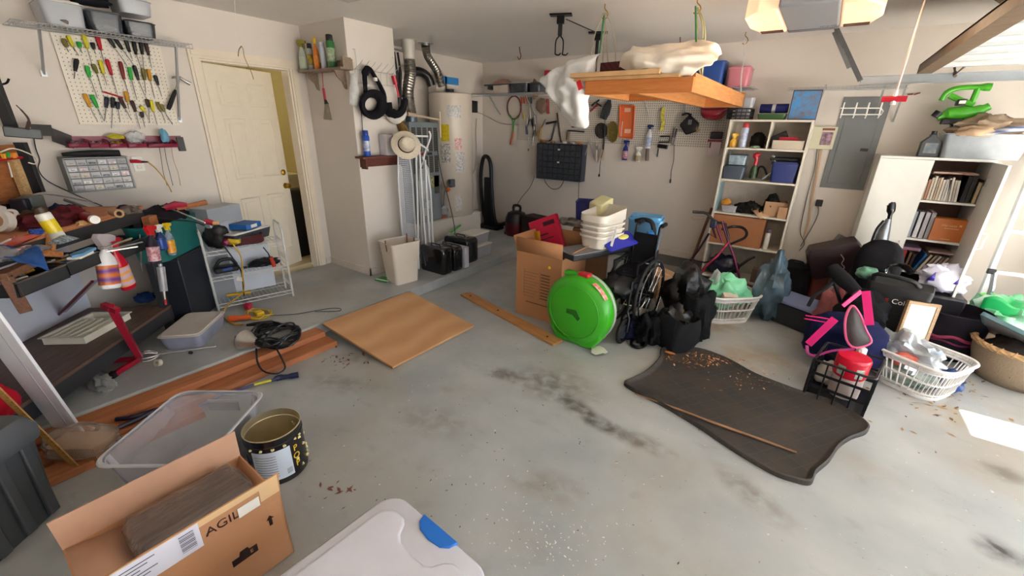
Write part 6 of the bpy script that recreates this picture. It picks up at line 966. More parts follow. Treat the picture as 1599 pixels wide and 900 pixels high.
def sheet(label, rows, Y, mat, seed, amp=.03, name='sheet', nu=24, nv=24, f=7.):
    P = [[py(x, y, Y+dy) for x, y, dy in r] for r in rows]; o_ = P[0][0].copy(); g = G(); drape(g, [[p-o_ for p in r] for r in P], nu, nv, amp, seed, f, (0, -1, .3)); return g.o(name, mat, None, ang=80, solid=.004, label=label, cat='sheet', loc=o_)
SHM = M('dcdcdc', .7, var=.05, bump=.15, bsc=12)
sheet('white plastic bag draped off the left end of the hanging platform', [[(843, 127, .1), (868, 103, .05), (905, 90, .0), (938, 82, .05)], [(852, 140, .0), (872, 125, -.06), (905, 112, -.08), (930, 103, 0)], [(866, 160, .0), (885, 150, -.05), (908, 142, -.08), (927, 128, 0)], [(885, 187, .05), (897, 190, -.02), (910, 188, -.03), (920, 165, .02)], [(892, 196, .05), (903, 199, .0), (914, 198, .0), (919, 178, .05)]], 3.0, SHM, 3, .07, 'plastic_sheet', 32, 32, 11.)
sheet('creamy white sheet bundle draped over the right of the platform', [[(966, 108, .2), (978, 88, .1), (990, 73, .2), (1000, 75, .5)], [(984, 108, -.05), (995, 93, -.08), (1018, 80, .1), (1060, 70, .5)], [(1018, 108, -.1), (1030, 96, -.1), (1060, 82, .1), (1100, 67, .5)], [(1050, 117, -.1), (1065, 104, -.12), (1095, 88, .05), (1122, 74, .4)], [(1072, 123, 0), (1092, 114, -.05), (1112, 100, .05), (1127, 84, .3)]], 3.0, M('e6ddd0', .8, var=.04, bump=.15, bsc=12), 8, .07, 'sheet', 32, 32, 9.)
g = G(); p = py(905, 133, 2.88); g.box((0, 0, 0), (.035, .003, .06), (0, R(-25), 0)); g.o('red_mark', plastic('c01c24'), None, label='small red printed tag on the white plastic bag', cat='tag', loc=p)
def rope(label, top, bots, mat, r, n, seed, cat='rope', name='rope'):
    t = T(name, label, cat, top); q = random.Random(seed)
    for k in range(n): b = Vector(bots[k % len(bots)])-Vector(top); s_ = .02*(k-(n-1)/2); g = G(); g.tube([(s_*.3, 0, -.06), b*.35+Vector((s_+.01*q.random(), 0, 0)), b*.7+Vector((s_-.01*q.random(), 0, 0)), b], r, 5, sm=4); g.o('strand', mat, t)
    g = G(); g.tube([(0, 0, 0), (0, 0, -.03), (.02, 0, -.05), (.03, 0, -.075), (.01, 0, -.1), (-.015, 0, -.09)], .004, 6, sm=3); g.o('ceiling_hook', BRASS, t); return t
rope('bundle of pale ropes holding the platform left end', pz(945, 6, ZC-.002), [(-1.50, 3.12, 1.95), (-1.42, 3.3, 1.95), (-1.46, 3.2, 1.95)], M('b5a892', .8), .004, 5, 1); rope('bundle of yellow-green ropes holding the platform right side', pz(1090, -4, ZC-.002), [(-.80, 3.4, 1.95), (-.82, 3.45, 1.95)], M('b5b078', .8), .004, 4, 2)
for lb, a, b in (('green cord clipped beside the left platform ropes', (943, 25, 3.3), (936, 85, 3.1)), ('green cord clipped beside the right platform ropes', (1086, 10, 3.5), (1087, 65, 3.4))): cord('bungee_line', lb, 'cord', [py(*a), (py(*a)+py(*b))/2, py(*b)], .006, plastic('2c7c50'), 2)
t = rope('white chain holding the far right platform corner', pz(1165, 50, ZC-.002), [(-.78, 4.86, 1.97)], M('cfcfcc', .4, .4), .006, 1, 3, 'chain', 'chain'); 
def lift(label, x, y, rot):
    t = T('bike_hoist', label, 'hoist', pz(x, y, ZC-.0005), rot); g = G(); g.b2((-.09, -.04, -.012), (.09, .04, 0)); g.b2((-.03, -.02, -.07), (.03, .02, -.012)); g.o('ceiling_plate', BLKM, t, bev=.002); return t
t = lift('black ceiling bike hoist with two hanging hooks', 876, 22, .4); g = G(); g.box((0, 0, -.11), (.035, .025, .09)); g.o('pulley', BLK, t, bev=.005)
for s in (-1, 1): g = G(); g.tube([(0, 0, -.15), (s*.03, 0, -.19), (s*.032, 0, -.27), (s*.028, 0, -.29), (s*.03+.03, 0, -.295), (s*.03+.045, 0, -.28)], .006, 6, sm=3); g.o('hook', BLKM, t)
t = lift('second black ceiling hoist plate behind the ropes', 934, 50, .4); g = G(); g.box((0, 0, -.2), (.03, .025, .28)); g.o('strap', BLK, t)
cord('hoist_line', 'thin black cord running between the two ceiling hoists', 'cord', [pz(884, 30, ZC-.06), pz(934, 52, ZC-.06)], .004, BLK)
for lb, x, y in (('small red-brown screw hook in the ceiling near the back corner', 811, 73), ('small dark screw hook in the ceiling above the platform', 1062, 58)): t = T('ceiling_hook', lb, 'hook', pz(x, y, ZC-.0005)); g = G(); g.tube([(0, 0, 0), (.01, 0, -.05), (.025, 0, -.1), (.0, 0, -.13), (-.025, 0, -.1)], .005, 6, sm=4); g.o('hook', plastic('6a2c2c'), t)
g = G(); g.b2((-.16, 0, 0), (.16, .2, .05)); g.o('ceiling_vent', M('c4c0ba', .5), None, label='white ceiling plate at the top edge near the column', cat='vent', loc=(-2.90, 2.02, ZC-.051))
z2 = py(1150, 137, 5.12).z; wshelf('dark wire wall shelf holding the blue and pink bins', -1.62, -.70, 5.10, YB-.002, z2)
bb('blue bin with cardboard collar on the far wire shelf', 1066, 92, 1130, 136, 5.14, .22, plastic('2a4f9c'), z2+.006, 'tote', lid=None, name='blue_bin', cat='bin', taper=.95); bb('pink plastic bin on the far wire shelf', 1134, 104, 1170, 136, 5.14, .24, plastic('c87a88'), z2+.006, 'tote', lid=plastic('cc8490'), name='pink_bin', cat='bin', taper=.92)
cbox('orange-brown carton inside the blue bin', (py(1085, 110, 5.2).x, 5.26, z2+.02), 0, .2, .12, .30, M('a8603c', .7), tape=False, name='carton_sleeve', cat='carton'); g = G(); g.b2((-.06, -.05, 0), (.06, .05, .12)); g.o('red_canister', RED, None, bev=.01, label='bright red object at the ceiling behind the white plastic bag', cat='container', loc=(py(859, 105, 5.3).x, 5.3, 2.2))
UY = 5.0; CW = M('d9d2c4', .5, var=.05); ux0, ux1, uz = py(1141, 186, UY).x-.005, -.138, py(1200, 187, UY).z
sz = [py((a+c)/2, (b+d)/2, UY).z for a, b, c, d in ((1135, 230, 1256, 235), (1127, 279, 1241, 288), (1117, 331, 1200, 339), (1145, 385, 1215, 393))]
t = T('shelf_unit', 'cream open shelving unit stacked with household clutter', 'shelf unit', (ux0, UY, 0)); w, D, k = ux1-ux0, .36, .018
for x in (0, w-k): g = G(); g.b2((x, 0, 0), (x+k, D, uz)); g.o('side_panel', CW, t, bev=.001)
g = G(); g.b2((k, D-.006, .06), (w-k, D, uz)); g.o('back_panel', M('c2b8ac', .6), t)
for z in sz+[uz, .08]: g = G(); g.b2((k, .002, z-k), (w-k, D-.007, z)); g.o('shelf', CW, t, bev=.001)
g = G(); g.b2((w*.52, .004, sz[0]), (w*.52+.012, D-.01, uz-k)); g.o('divider', CW, t)
def UB(x, Y=5.14): return py(x, 250, Y).x
def ux(x, y, Y=5.08): return py(x, y, Y).x
def crate_bk(label, loc, w, d, h, mat, rot=0, nx=6, nz=3, nm='basket', cat='basket', taper=1., group=None, oval=False, th=.006, bw=.010, rim=.012):
    t = T(nm, label, cat, loc, rot, group); g = G()
    def P(x, y, z): s_ = taper+(1-taper)*z/h; return Vector((x*s_, y*s_, z))
    for sx, sy, n in ((1, 0, nx), (-1, 0, nx), (0, 1, nx), (0, -1, nx)):
        for i in range(n+1):
            u = -1+2*i/n; a = (u*w/2, sy*d/2) if sy else (sx*w/2, u*d/2); g.bar(P(*a, 0), P(*a, h), bw if not sy else bw, th, up=(0, 1, 0) if not sy else (1, 0, 0))
    for j in range(1, nz): z = h*j/nz; q = [P(-w/2, -d/2, z), P(w/2, -d/2, z), P(w/2, d/2, z), P(-w/2, d/2, z)]; [g.bar(q[i], q[(i+1) % 4], th, bw) for i in range(4)]
    g.o('lattice_wall', mat, t)
    g = G(); q = [P(x, y, h) for x, y in rrect(w, d, min(w, d)*(.3 if oval else .06), 5)]; g.tube(q, rim, 6, closed=True); g.o('rim', mat, t)
    g = G(); g.b2((-w*taper/2, -d*taper/2, 0), (w*taper/2, d*taper/2, .006)); g.o('base', mat, t); return t
crate_bk('small black lattice basket on top of the shelf unit', (ux(1155, 178), UY+.13, uz+.001), .21, .2, .10, BLK, nx=5, nz=3, rim=.006)
tote('clear container standing in the black lattice basket', (ux(1162, 165), UY+.13, uz+.012), 0, .16, .15, .20, CLEAR2, None, fill=['c9a884'], rad=.03)
cx, bz, ww, hh = WB(1183, 178, 1226, 186, 5.04); t = tote('green shallow tray with clear lid on the shelf unit', (cx, UY+.14, uz+.001), 0, .25, .22, .055, plastic('3a5a34'), None, rad=.02)
t = T('navy_roll', 'navy blue rolled cloth with pale tag on the green tray', 'roll', (cx, UY+.14, uz+.105)); g = G(); g.tube([(-.12, 0, 0), (.12, 0, 0)], .042, 12); g.o('roll', cloth('23265c'), t); g = G(); g.tube([(-.015, 0, 0), (.015, 0, 0)], .044, 12); g.o('tag_band', plastic('a8a8a4'), t)
x0_, x1_ = ux(1236, 165), ux(1277, 165); g = G(); g.b2((-.115, -.02, 0), (.115, .02, .26)); t = T('picture_box', 'bright blue patterned picture box standing on the shelf unit', 'box', ((x0_+x1_)/2, UY+.10, uz+.001), R(4)); g.o('carton', plastic('3a2c34'), t, bev=.002); g = G(); g.b2((-.108, -.0215, .008), (.108, -.02, .25)); g.o('printed_front', M('2a88c8', .4, c2='6a5c58', sc=22, bump=0), t)
z = sz[0]+.001
t = spray_bottle('small mustard yellow bottle at the left of the top shelf', (ux(1146, 222), UY+.06, z), R(40), .15, .035, plastic('c8981a'), plastic('d8a820'), lab=plastic('c8901a'))
aerosol('white and blue aerosol can with red cap on the top shelf', (ux(1160, 222), UY+.07, z), 0, .235, .035, plastic('b8c4dc'), plastic('b8323c'), M('5a74b8', .4, c2='d8dce8', sc=20))
sack('black_pouch', 'black cap-like bag behind the aerosol can', 'bag', (ux(1180, 225), UY+.20, z), (.07, .08, .085), cloth('242420'), 121); sack('green_bowl', 'pale green small dish on the top shelf', 'dish', (ux(1180, 230), UY+.06, z), (.045, .04, .015), plastic('8aa888'), 122, .1)
t = T('grey_roll', 'dark grey rolled mat leaning on the divider of the top shelf', 'roll', (ux(1195, 222), UY+.18, z+.02)); g = G(); g.tube([(0, 0, .02), (.17, .0, .11)], .048, 12); g.o('roll', cloth('4a4a4e'), t)
tote('cream shallow drawer box on the top shelf', (ux(1231, 225), UY+.10, z), 0, .27, .17, .085, plastic('c4baa8'), None, rad=.01, taper=.97); g = G(); g.b2((-.08, -.05, 0), (.08, .05, .10)); g.o('red_box', plastic('b81c34'), None, bev=.004, label='red box standing in the cream drawer box', cat='box', loc=(ux(1232, 215), UY+.12, z+.012))
z = sz[1]+.001
tote('slate blue bin with white card at the left of the second shelf', (ux(1146, 270), UY+.10, z), 0, .21, .19, .13, plastic('4c5664', .4), plastic('4c5664'), rad=.02); tote('dark clear box with pale label stacked on the slate bin', (ux(1152, 250), UY+.10, z+.145), 0, .17, .16, .10, M('a8bcc8', .3, c2='5a6a78', sc=18), plastic('38424e'), rad=.015)
t = T('trigger_tool', 'red and green handheld sprayer on the second shelf', 'sprayer', (ux(1174, 280), UY+.08, z)); g = G(); g.tube([(0, 0, .02), (0, 0, .11), (.005, 0, .15)], [.035, .03, .02], 10); g.o('green_body', M('3c5c34', .5, c2='1c2418', sc=30), t); g = G(); g.tube([(0, 0, .14), (.005, 0, .2), (-.01, 0, .245), (.03, 0, .25)], [.02, .02, .028, .02], 8, sm=3); g.o('red_head', RED, t)
t = T('silver_tube', 'bent silver plastic tube on the second shelf', 'tube', (ux(1188, 285), UY+.08, z+.013)); g = G(); g.tube([(0, 0, 0), (.06, 0, .06), (.09, 0, .13), (.07, 0, .21), (.05, 0, .24)], .017, 8, sm=4, flat=.6); g.o('tube', plastic('a8aab0', .25), t)
cord('hose_loop', 'black looped hose behind the silver tube', 'hose', [(ux(1178, 280), UY+.2, z+.02), (ux(1183, 262), UY+.2, z+.12), (ux(1192, 258), UY+.2, z+.12), (ux(1198, 272), UY+.2, z+.03)], .01, BLK)
tote('navy blue plastic tub at the right of the second shelf', (ux(1224, 270), UY+.13, z), 0, .23, .22, .19, plastic('2c3a78', .4), plastic('2c3a78'), rad=.02, latch=plastic('2c3a78')); g = G(); g.b2((-.12, -.08, 0), (.12, .08, .03)); g.o('black_case', BLK, None, bev=.008, label='flat black case lying on the navy tub', cat='case', loc=(ux(1226, 245), UY+.14, z+.205))
z = sz[2]+.001
tote('small clear bin of toys at the left of the third shelf', (ux(1139, 325), UY+.10, z), 0, .15, .15, .075, CLEAR2, None, fill=['b83a4a', 'd8b86a'], rad=.02)
sack('plush_toy', 'orange and yellow plush toy in the small clear bin', 'plush toy', (ux(1133, 316), UY+.12, z+.06), (.045, .04, .04), cloth('c88a34'), 124); 
for i, (x, s_, c, lb) in enumerate(((1157, .07, '1c1c18', 'black straps heaped beside the clear toy bin'), (1172, .08, '24221c', 'black bag heaped at the middle of the third shelf'), (1188, .06, '1a1816', 'black strap pile near the tan cardboard'))): sack('black_strap_pile', lb, 'straps', (ux(x, 325), UY+.15, z), (s_, .08, s_*.8), cloth(c), 125+i, .6, 3.)
t = T('cardboard_scrap', 'crumpled tan cardboard piece falling off the third shelf', 'cardboard', (ux(1180, 335), UY+.02, z)); g = G(); g.raw([(-.05, .05, .05), (.0, .08, .08), (.10, .0, -.01), (.06, -.06, -.02)], [(0, 1, 2, 3)]); g.raw([(.0, .08, .08), (.03, .1, .03), (.14, .03, .0), (.10, .0, -.01)], [(0, 1, 2, 3)]); g.o('board', CARDL, t, solid=.006)
cbox('tan open carton at the right of the third shelf', (ux(1209, 325), UY+.15, z), R(8), .20, .18, .15, CARD, open_=True); g = G(); g.b2((-.03, -.01, 0), (.05, .01, .11)); g.o('folded_card', CARDL, None, label='folded tan card standing before the open carton', cat='cardboard', loc=(ux(1221, 332), UY+.035, z), rot=R(-12)); sack('black_gloves', 'black gloves lying in the open carton', 'gloves', (ux(1205, 322), UY+.12, z+.01), (.07, .06, .12), cloth('141412'), 129)
z = sz[3]+.001
cbox('large brown cardboard box filling the fourth shelf', (ux0+.27, UY+.16, z), 0, .50, .30, sz[2]-sz[3]-.03, M('a86f48', .8, var=.06), tape=True); aerosol('white spray bottle with purple cap on the fourth shelf', (ux(1197, 375, 5.05), UY+.06, z), 0, .215, .027, plastic('d0ccc6'), plastic('4a3450'))
z = .081; sack('navy_bag', 'navy shiny bag under the fourth shelf', 'bag', (-.65, UY+.13, z), (.14, .12, .13), M('1e2440', .3, var=.4), 131); g = G(); g.b2((-.07, -.06, 0), (.07, .06, .15)); g.o('brown_speaker', M('6a5444', .6), None, bev=.004, label='brown box standing on the lowest shelf', cat='box', loc=(-.28, UY+.1, z)); cord('black_hose', 'thick black strap across the lowest shelf', 'strap', [(-.62, UY-.02, .1), (-.5, UY-.02, .22), (-.4, UY, .34), (-.36, UY+.05, .36)], .016, BLK)
g = G(); g.bar((0, 0, 0), (.10, .22, .78), .06, .02, up=(1, 0, 0)); g.o('leaning_board', wood('7a4632'), None, label='brown board leaning on the left side of the shelf unit', cat='board', loc=(ux0-.17, 5.12, .002)); g = G(); g.b2((0, 0, 0), (.012, .2, .30)); g.o('blue_board', plastic('7a98a4'), None, label='pale blue-grey panel on edge inside the left of the third shelf', cat='panel', loc=(ux0+k+.001, UY+.02, sz[2]+.001))
wx0, wz0, wx1, wz1 = .042, 1.106, .397, 1.946
t = T('breaker_box', 'flat grey electrical breaker panel set in the wall', 'electrical panel', (wx0, YB, wz0)); w, h = wx1-wx0, wz1-wz0; GP = M('74787a', .45, .1, var=.05)
g = G(); g.b2((0, -.012, 0), (w, 0, h)); g.o('frame', GP, t, bev=.002); g = G(); g.b2((.05, -.018, .05), (w-.05, -.012, h-.16)); g.o('door', GP, t, bev=.002); g = G(); g.b2((w-.12, -.022, .36), (w-.06, -.018, .385)); g.o('latch', BLK, t)
t = T('timer_box', 'cream green irrigation timer box mounted beside the breaker panel', 'timer', (py(1266, 215, 5.36).x, YB, wb(1285, 233).z)); h = .21; g = G(); g.b2((0, -.06, 0), (.20, 0, h)); g.o('housing', plastic('c8c4ac'), t, bev=.006); g = G(); g.b2((.085, -.062, .04), (.175, -.06, .16)); g.o('display_label', M('2c2c34', .4, c2='b890a0', sc=30), t); g = G(); g.b2((.08, -.062, .175), (.18, -.06, .195)); g.o('brand_strip', plastic('7a3c34'), t)
cord('tan_conduit', 'tan conduit cable running down from the timer box', 'cable', [wb(1283, 232, .02), wb(1276, 270, .02), wb(1268, 310, .02), wb(1263, 345, .02), wb(1255, 372, .02)], .009, plastic('c8a484')); cord('grey_cable', 'thin grey cable looping down beside the tan conduit', 'cable', [wb(1276, 232, .02), wb(1272, 262, .02), wb(1262, 300, .02), wb(1252, 345, .02), wb(1250, 365, .02), wb(1256, 380, .02), wb(1248, 392, .02)], .004, M('4a4440', .6))
t = T('outlet', 'wall outlet with black plug and cable below the breaker panel', 'outlet', wb(1279, 317, 0)); g = G(); g.b2((-.035, -.006, -.05), (.035, 0, .05)); g.o('plate', CREAM, t); g = G(); g.b2((-.03, -.05, -.03), (.03, -.006, .035)); g.o('plug', BLK, t, bev=.006); o_ = t.location.copy(); g = G(); g.tube([(0, -.04, -.03), wb(1277, 335, .03)-o_, wb(1268, 355, .03)-o_, wb(1256, 375, .02)-o_, wb(1250, 385, .02)-o_], .004, 5, sm=4); g.o('cable', plastic('3c3c3c'), t)
zl = py(1320, 135, 5.12).z; wshelf('long white wire wall shelf above the breaker panel', py(1232, 136, 5.12).x, py(1420, 133, 5.12).x, 5.10, YB-.002, zl, 0); 
for lb, a, b in (('first', (1290, 133), (1281, 155)), ('middle', (1383, 131), (1366, 182)), ('last', (1416, 132), (1394, 190))): g = G(); p = py(*a, 5.12); g.bar(Vector(), wb(*b, .01)-p, .012, .015, up=(1, 0, 0)); g.o('shelf_brace', WIRE, None, label='%s slanted brace under the long white wire shelf' % lb, cat='brace', loc=p)
t = T('hook_rail', 'white wire coat hook rail hanging before the breaker panel', 'hook rail', py(1314, 168, 5.25)); q = lambda x, y, Y=5.25: py(x, y, Y)-py(1314, 168, 5.25); g = G(); g.tube([q(1312, 169), q(1376, 169), q(1379, 174), q(1376, 179), q(1312, 179)], .006, 6); g.o('rail', WHT, t)
for x in (1316, 1336, 1355, 1375): g = G(); g.tube([q(x+3, 160), q(x, 170), q(x-3, 182), q(x-4, 184, 5.2)], .006, 6); g.o('hook', WHT, t)
KY, KX0, KX1, KH = 5.0, .41, 1.125, 1.43; KW = M('dfdfda', .4, var=.03)
t = T('bookcase_cabinet', 'white two-door cabinet, left door closed and right door open on books', 'cabinet', (KX0, KY, 0)); w, D, k = KX1-KX0, .385, .018
for x in (0, w-k): g = G(); g.b2((x, 0, 0), (x+k, D, KH)); g.o('side_panel', KW, t, bev=.001)
g = G(); g.b2((k, D-.006, .05), (w-k, D, KH-.001)); g.o('back_panel', M('7a5a50', .6), t); g = G(); g.b2((0, -.012, KH), (w, D, KH+.02)); g.o('top_panel', KW, t, bev=.002)
hx = .355; g = G(); g.b2((.002, -.019, .03), (hx, -.001, KH-.002)); dl = g.o('door', KW, t, bev=.0015, label='closed plain white door'); g = G(); g.tube([(hx-.04, -.02, .62), (hx-.04, -.04, .63), (hx-.04, -.04, .73), (hx-.04, -.02, .74)], .005, 6); g.o('handle', plastic('d0d0c8'), dl)
dO = G(); dO.b2((w-.018, -.36, .03), (w, -.001, KH-.002)); do = dO.o('door', KW, t, bev=.0015, label='open white door swung towards the room'); g = G(); g.tube([(w+.001, -.335, .80), (w+.03, -.335, .81), (w+.03, -.335, .92), (w+.001, -.335, .93)], .006, 6); g.o('handle', WHT, do); g = G(); g.b2((w-.03, -.06, 1.25), (w-.018, -.03, 1.31)); g.o('hinge', STEEL, do)
kz = [py(1483, 316, KY).z, py(1458, 376, KY).z, py(1437, 426, KY).z, .08]
for z in kz: g = G(); g.b2((k, .003, z-k), (w-k, D-.007, z)); g.o('shelf', KW, t, bev=.001)
def KXp(x, y, Y=5.05): return py(x, y, Y).x
q = random.Random(5); cs = ['b8a48c', 'c0a890', 'a87860', 'ccbca8', 'd8cfc0', 'b09a84', 'c8b8a0', 'd8d0c4', 'c4c0c0', 'e0d8cc', 'a8aab0', 'dcd4c4', 'b8b0a8', 'd4ccc0']; dsc = ['tan', 'pinkish tan', 'red-brown', 'cream', 'ivory', 'dull tan', 'sand', 'off-white', 'light grey', 'white', 'blue-grey', 'pale cream', 'grey', 'bone']
x = KXp(1436, 300)
for i in range(14):
    bw = .014+.004*q.random(); x += bw/2; book('%s thin book in the top shelf row, %s' % (dsc[i], 'by the closed door' if i < 4 else 'mid-row' if i < 10 else 'by the black books'), (x, KY+.03, kz[0]+.001), 0, bw, .2, .17+.03*q.random() if i > 3 else .14+.015*i, M(cs[i], .6), 'books on the top book shelf', tilt=-.04 if i < 10 else -.12); x += bw/2+.001
for i, (xx, c, n, hh) in enumerate(((1512, '141414', 'black wide', .21), (1520, '2a2420', 'black and silver', .2), (1531, 'b8a484', 'beige boxed', .17), (1537, '5a2c24', 'dark red', .19))): book('%s book at the right end of the top book shelf' % n, (KXp(xx, 300)-.02, KY+.03, kz[0]+.001), 0, .028, .2, hh, M(c, .5), 'books on the top book shelf')
g = G(); g.b2((0, 0, 0), (.27, .2, .014)); g.o('flat_magazine', M('8a4a3c', .5, c2='c8b8a8', sc=8), None, label='flat magazine stack lying over the top row of books', cat='magazine', loc=(KXp(1460, 262)-.0, KY+.03, kz[0]+.222))
for i, xx in enumerate((1424, 1434, 1444, 1453)): book(['first', 'second', 'third', 'fourth'][i]+' silver-grey binder left of the orange album', (KXp(xx, 350), KY+.04, kz[1]+.001), 0, .030, .22, .225 if i < 3 else .23, [plastic('9aa0ac', .25), plastic('c8c8cc', .2), plastic('b0aab0'), plastic('8c8688')][i], 'binders on the middle shelf', name='binder')
cx, bz, ww, hh = WB(1456, 330, 1511, 378, KY+.02); t = T('orange_album', 'large orange-brown album box with faint emblem on the middle shelf', 'album', (cx, KY+.02, kz[1]+.001)); g = G(); g.b2((-ww/2, 0, 0), (ww/2, .1, .19)); g.o('cover', plastic('c06a24', .45), t, bev=.002); txt('Harvest', .03, plastic('e8b888'), t, (-.005, -.001, .135), RX, shear=.3); g = G(); g.b2((-.03, -.0012, .108), (.06, -.0002, .114)); g.b2((-.03, -.0012, .015), (.03, -.0002, .021)); g.o('faint_lines', plastic('e0a878'), t); g = G(); plate(g, [(.065+.014*math.cos(a)*(1 if i_ % 2 else .4), .14+.014*math.sin(a)*(1 if i_ % 2 else .4)) for i_, a in enumerate([2*PI*j/8 for j in range(8)])], .0003, .0015); g.o('star_mark', plastic('e8b888'), t)
for i, (xx, c, hh, tl, n) in enumerate(((1411, 'a81c28', .175, .0, 'bright red thick'), (1420, '7a5c48', .16, .03, 'brown worn'), (1426, '5a4438', .15, .05, 'dark brown'), (1434, '2a6cb0', .17, .30, 'bright blue leaning'), (1441, 'd8d0c0', .17, .33, 'cream leaning'), (1448, 'b8a080', .17, .35, 'tan leaning'), (1455, 'ccc8c8', .17, .35, 'pale grey leaning'), (1461, 'a88870', .165, .35, 'brown-pink leaning'), (1468, 'd8c8b8', .165, .35, 'ivory leaning'), (1474, 'b09884', .16, .35, 'dull tan leaning'))): book(n+' book on the third book shelf', (KXp(xx, 410)-.02, KY+.03, kz[2]+.001), 0, .017 if i else .028, .2, hh, M(c, .5), 'books on the third book shelf', tilt=tl)
g = G(); g.b2((0, 0, 0), (.12, .2, .025)); g.o('blue_book', M('6a9cc0', .5, c2='a83c44', sc=6), None, label='pale blue book lying flat on the red book', cat='book', loc=(KXp(1413, 390)-.02, KY+.03, kz[2]+.18)); g = G(); g.b2((0, 0, 0), (.18, .2, .014)); g.o('pink_book', M('b89c94', .5), None, label='pale pink book lying flat over the leaning row', cat='book', loc=(KXp(1450, 390), KY+.03, kz[2]+.182), rot=0)
for i, xx in enumerate((1416, 1434, 1453)): t = T('red_book_box', ['left dark red file box with pale label on the lowest book shelf', 'middle dark red file box with square pale label, lowest shelf', 'right dark red file box beside the open door'][i], 'file box', (KXp(xx, 450), KY+.03, .081), 0, 'red file boxes'); g = G(); g.b2((-.045, 0, 0), (.045, .22, .26)); g.o('box', plastic('7a1c24'), t, bev=.002); g = G(); g.b2((-.035, -.001, .10), (.035, 0, .19)); g.o('pale_label', plastic('b8a49c'), t)
kt = KH+.021
t = T('oil_jug', 'dark grey motor oil jug standing on the white cabinet', 'jug', (py(1451, 230, 5.08).x, 5.08, kt)); g = G(); P = [(-.062, 0), (.062, 0), (.062, .12), (.02, .165), (.02, .18), (-.02, .18), (-.02, .165), (-.05, .13), (-.062, .12)]; plate(g, P, -.04, .04); g.o('jug_body', plastic('3c4044', .4), t, bev=.006); g = G(); g.cyl((0, 0, .18), (0, 0, .205), .018, n=12); g.o('cap', BLK, t); g = G(); g.b2((-.035, -.0415, .03), (.045, -.0405, .11)); g.o('front_label', M('8a8478', .4, c2='3a5870', sc=20), t)
tote('big clear tote heaped with cloths on top of the white cabinet', (1.02, 5.14, kt), 0, .50, .30, .20, M('c8d0d8', .2, alpha=.5), None, fill=['3a4a70', '5a8a60'], rad=.03)
tote('grey translucent box between oil jug and big clear tote', (.735, 5.17, kt), 0, .14, .18, .12, CLEAR2, None, rad=.02, fill=['b8a898']); 
sheet('deep blue cloth hanging over the edge of the grey box', [[(1478, 206, .15), (1495, 202, .15), (1522, 208, .1)], [(1474, 216, .05), (1492, 214, .02), (1515, 216, .02)], [(1482, 224, .02), (1488, 232, .0), (1500, 222, .0)]], 5.06, cloth('1c3c8c'), 12, .02, 'blue_cloth', 12, 12, 14)
sack('tan_cloth', 'tan crumpled cloth heap topmost on the clear tote', 'cloth', (1.02, 5.12, kt+.19), (.19, .12, .09), cloth('a08c78'), 141, .5, 2.6, .4, 0, None, 34); sack('brown_bag', 'pale brown folded paper bag on the left of the cloth heap', 'bag', (.93, 5.0, kt+.17), (.10, .05, .05), cloth('b89c80'), 142, .4, 2, .5); sheet('white and blue striped cloth spilling over the clear tote front', [[(1497, 198, .1), (1525, 203, .0), (1560, 200, .0), (1599, 196, .0)], [(1500, 205, .05), (1528, 210, -.05), (1560, 208, -.05), (1602, 204, 0)]], 5.0, M('d4d4dc', .8, c2='6a78a8', wave=('BANDS', 'Z', 9, 2)), 15, .02, 'striped_cloth', 12, 24, 12)
t = T('leaf_blower', 'bright green and black garden power tool on the cloth heap', 'garden tool', py(1500, 170, 5.2)); o_ = t.location.copy(); q = lambda x, y, Y=5.2: py(x, y, Y)-o_; LG = plastic('4cae28', .35)
g = G(); g.tube([q(1463, 184), q(1480, 178), q(1500, 177), q(1525, 174), q(1545, 166)], [.03, .05, .055, .045, .03], 12, sm=3); g.o('body', LG, t); g = G(); g.tube([q(1470, 157), q(1478, 145), q(1495, 138), q(1520, 136), q(1548, 136)], [.02, .022, .02, .02, .03], 10, sm=3); g.o('handle', LG, t); g = G(); g.tube([q(1483, 149), q(1500, 157), q(1520, 164)], .022, 8); g.tube([q(1527, 138), q(1522, 150), q(1518, 160)], .020, 8); g.o('strut', LG, t)
g = G(); g.tube([q(1502, 155), q(1499, 165)], .035, 10); g.o('motor', plastic('3a403c'), t, bev=.004); g = G(); g.tube([q(1460, 183), q(1468, 175)], .035, 10); g.o('black_nose', BLK, t); g = G(); g.b2(q(1470, 194, 5.15), q(1500, 186, 5.25)); g.o('base_plate', BLK, t, bev=.004); g = G(); g.b2(q(1497, 162, 5.14), q(1509, 157, 5.145)); g.o('white_badge', PAPER, t)
for x in (.82, 1.1): g = G(); g.box((x-o_.x, 0, -.09), (.02, .02, .10)); g.o('prop', BLK, t)
t = T('garage_opener', 'grey ceiling garage door opener with two glowing amber lamp covers', 'garage opener', (-.24, 3.36, 2.25)); MG = M('9c9ea4', .4, .3, var=.04)
g = G(); g.b2((-.14, -.36, 0), (.14, .34, .14)); g.o('housing', MG, t, bev=.012); g = G(); g.b2((-.141, .30, -.004), (.141, .37, .05)); g.o('dark_chamfer', plastic('66646c'), t, bev=.01)
AMB = M('ffd0a8', .4, emit=.2, var=.02, key='amber')
